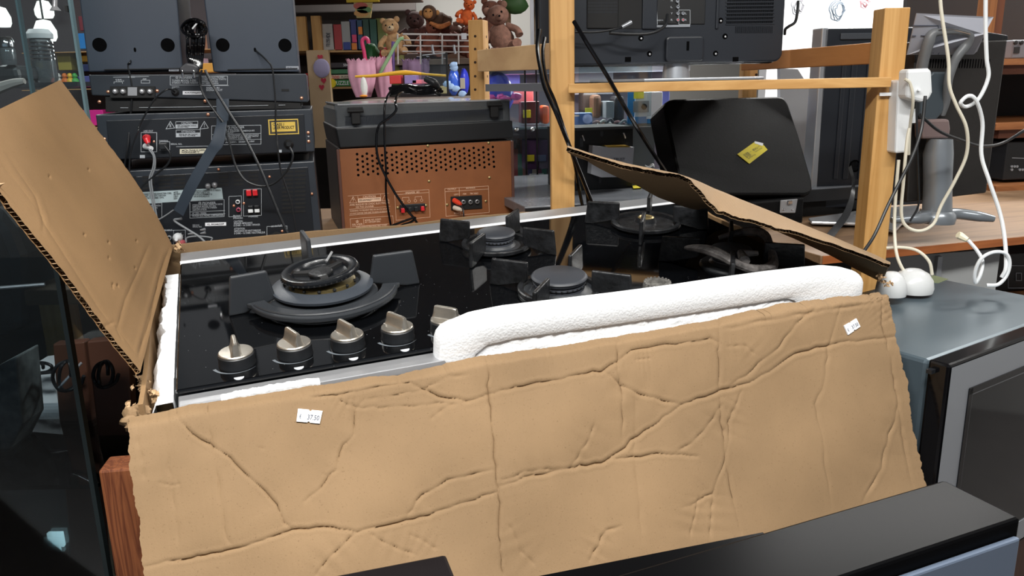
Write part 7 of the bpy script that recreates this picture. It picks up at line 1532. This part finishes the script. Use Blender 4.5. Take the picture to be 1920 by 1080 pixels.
fbox('post', None, None, 1455, 560, 1500, 960, 4.85, fs, .04, parent=sb); fbox('back_board', None, None, 1180, 520, 2200, 1500, 5.3, mat('side_back', (96, 84, 84), .8), .02, parent=sb)
for k, (x0, y0, x1, y1, col, nm) in enumerate(((1300, 570, 1460, 640, (44, 50, 110), 'dark blue boxed game above the power cord'), (1505, 590, 1600, 655, (54, 60, 120), 'navy boxed toy on the side shelf'), (1505, 690, 1600, 740, (60, 72, 130), 'slate blue boxed toy on the lower board'), (1180, 760, 1300, 850, (150, 130, 190), 'lilac toy bag behind the power cord'), (1255, 805, 1395, 850, (240, 130, 150), 'salmon pink toy packet behind the power cord'), (1510, 790, 1600, 860, (48, 70, 120), 'dark blue toy box in the lower row'), (1540, 870, 1605, 950, (190, 170, 120), 'tan packet beside the black acrylic edge'), (1030, 760, 1140, 850, (206, 60, 60), 'red toy packet behind the yellow strap'))):
    fbox('toy_box', nm, 'toy box', x0, y0, x1, y1, 4.75 if k not in (3, 4, 6, 7) else 3.9, mat('tbox%d' % k, col, .45), .1)
for k, (x0, y0, x1, y1, col, nm) in enumerate(((1620, 700, 1740, 960, (70, 110, 220), 'bright blue toy packet left of the rear post'), (1740, 700, 1830, 960, (60, 70, 200), 'deep blue toy packet touching the rear post'))):
    c0 = at(*z5((x0 + x1) / 2, (y0 + y1) / 2), 3.6); o = MB().blob(c0, ((x1 - x0) / 5.4 / 1500 * 3.6 * .5, .03, (y1 - y0) / 5.4 / 1500 * 3.6 * .5), 18, .1, True, k + 3).build('toy_packet', mat('shiny_blue%d' % k, col, .2), label=nm, cat='toy packet')
    for j in range(4): MB().blob(c0 + np.array([rng.normal(0, .03), -.03, rng.normal(0, .05)]), (.018, .006, .014), 8, .2, True, j).build('pale_spot', mat('pale_blue_spot', (170, 200, 240), .3), o)  # random pale blue spots on the packet front
fbox('paper_card', 'cream card inside the bright blue toy packet', 'card', 1745, 790, 1790, 900, 3.5, mat('cream_card', (206, 196, 176), .6), .002)
c0 = at(*z5(770, 880), 3.6); MB().blob(c0, (.015, .014, .042), 16, .06, True).build('plush_duck', mat('white_fur', (230, 230, 226), .8, bump=.6, bs=200), label='small white plush figure with an orange base by the umbrellas', cat='toy')
MB().blob(at(*z5(765, 972), 3.6), (.018, .018, .006), 12, 0, True).build('felt_feet', mat('orange_felt', (236, 150, 50), .8), label='orange felt feet below the white plush figure', cat='toy')
# light grey partition behind the soft toys, beam behind
F = yaw_frame(880, 0, 6.4); mb = MB(F); P = [F.px(*z5(*q)) for q in ((1180, 1400), (1180, -200), (5400, -200), (5400, 1400))]; mb.prism([(p[0], p[2]) for p in P][::-1], 0, .05).build('wall_rear_partition', mat('rear_grey_wall', (160, 158, 154), .9), kind='structure')
fbox('roof_beam', 'brown wooden beam standing behind the soft toys and the television', 'beam', 2210, 60, 2255, 560, 4.8, OAK_X, .05)
bw = fbox('beam_board', 'short brown board high behind the television', 'board', 2250, 55, 2400, 105, 4.7, mat('brown_board2', (150, 92, 50), .7), .04)
ws_ = MB(); P = at(1002, 40, 2.6); ws_.box(P[0] - .012, P[0] + .012, P[1], P[1] + .03, P[2] - .10, P[2] + .15); ws_.build('white_upright', mat('pale_grey_upright', (196, 198, 206), .5), label='pale grey upright strip left of the front pine post', cat='upright')
MB().blob(at(965, 8, 4.4), (.07, .04, .05), 14, .1, True).build('green_toy', mat('dark_green_toy', (50, 84, 40), .6), label='dark green toy hanging above the brown soft toys', cat='toy')
# toys at the far left seen beside and through the glass
LS = thing('toy_shelf', 'pine toy shelf seen between the glass cabinet and the loudspeakers', 'shelf', WORLD, tuple(at(150, 200, 3.6) * (1, 1, 0)))
for y in (93, 163, 236): fbox('shelf_board', None, None, 40, y, 400, y + 6, 3.6, SW, .35, g=None, parent=LS)
fbox('back_board', None, None, 30, -60, 420, 420, 4.0, mat('toyshelf_back', (84, 78, 82), .8), .02, g=None, parent=LS)
for k, (x0, y0, x1, y1, col, nm) in enumerate(((146, 62, 168, 92, (40, 120, 190), 'bright blue box beside the left loudspeaker'), (148, 104, 170, 116, (190, 150, 60), 'mustard packet beside the left loudspeaker'), (150, 120, 175, 134, (36, 50, 90), 'navy packet above the toys'), (148, 142, 178, 163, (70, 80, 140), 'blue and white packet by the tuner'), (150, 30, 170, 58, (110, 50, 60), 'dark red box high beside the loudspeaker'),
                                            (150, 206, 192, 236, (200, 40, 140), 'magenta toy packet beside the disc player'), (56, 96, 76, 130, (176, 150, 50), 'mustard yellow box behind the cabinet glass'), (110, 98, 130, 132, (150, 138, 60), 'olive yellow box behind the ringed jar'), (345, 60, 368, 92, (150, 100, 70), 'tan box between the loudspeakers'), (352, 108, 372, 134, (210, 180, 200), 'pale pink box between the loudspeakers'), (374, 118, 398, 136, (220, 160, 70), 'orange packet between the loudspeakers'))):
    fbox('toy_box', nm, 'toy box', x0, y0, x1, y1, 3.65, mat('ltoy%d' % k, col, .5), .12, g=None)
for k, (x, y, col, nm) in enumerate(((112, 143, (220, 220, 216), 'white'), (124, 150, (224, 120, 50), 'orange'), (134, 152, (236, 190, 60), 'yellow'), (143, 150, (70, 170, 80), 'green'), (104, 152, (220, 90, 60), 'red'))):
    c0 = at(x, 162, 3.62); t = MB(); t.blob(c0 + np.array([0, 0, .018]), (.016, .014, .02), 12, .1, True, k); t.blob(c0 + np.array([0, 0, .045]), (.011, .011, .012), 10, 0, True, k); t.blob(c0 + np.array([.008, -.004, .043]), (.008, .004, .004), 8, 0, True, k)
    t.build('toy_figure', mat('figure_' + nm, col, .4), label='small ' + nm + ' plastic figure on the toy shelf behind the glass', cat='toy figure', group='small plastic figures on the toy shelf')
# fill light added to brighten the showcase, with a made-up strip
zt_ = gz(124); sl_ = GF.w((.0, .12, zt_ - .03)); area('showcase_fill', tuple(sl_), (1.0, .05), 3.5, (1, .98, .96), tuple(sl_ + np.array([0, .05, -1])))
o = MB(GF).box(gl_ + .02, gr_ - .02, .10, .13, zt_ - .02, zt_).build('fill_strip', WHITEP, gc, .003)

plush('teddy_bear', 'plum-brown soft toy squeezed between the chestnut one and the pale tag', 826, 110, 66, 4.62, FUR('plum_fur', (92, 56, 52)), .5)
plush('teddy_bear', 'small russet soft toy right below the orange fox', 866, 104, 56, 4.6, FUR('russet_fur', (124, 70, 52)), -.4)
# display tables that carry the toys behind the record player
for nm, lab, xa, xb, Y0, Y1, yp in (('display_table', 'low pale display table under the umbrellas and toy packets', 640, 900, 3.45, 4.35, 190), ('toy_bin', 'dark bin below the wire basket with the soft toys', 740, 900, 4.4, 4.9, 112), ('toy_bin', 'dark bin under the brown soft toys behind the pine rung', 905, 1000, 3.9, 4.35, 104)):
    p0, p1 = at(xa, yp, Y0), at(xb, yp, Y0); t = thing(nm, lab, 'table' if 'table' in nm else 'bin', WORLD, ((p0[0] + p1[0]) / 2, (Y0 + Y1) / 2, 0))
    MB().box(p0[0], p1[0], Y0, Y1, p0[2] - .03, p0[2]).build('top', mat('dull_table', (120, 104, 92), .7), t, .003); MB().box(p0[0] + .02, p1[0] - .02, Y0 + .02, Y1 - .02, 0, p0[2] - .03).build('body', mat('bin_grey', (66, 60, 62), .8), t, .003)
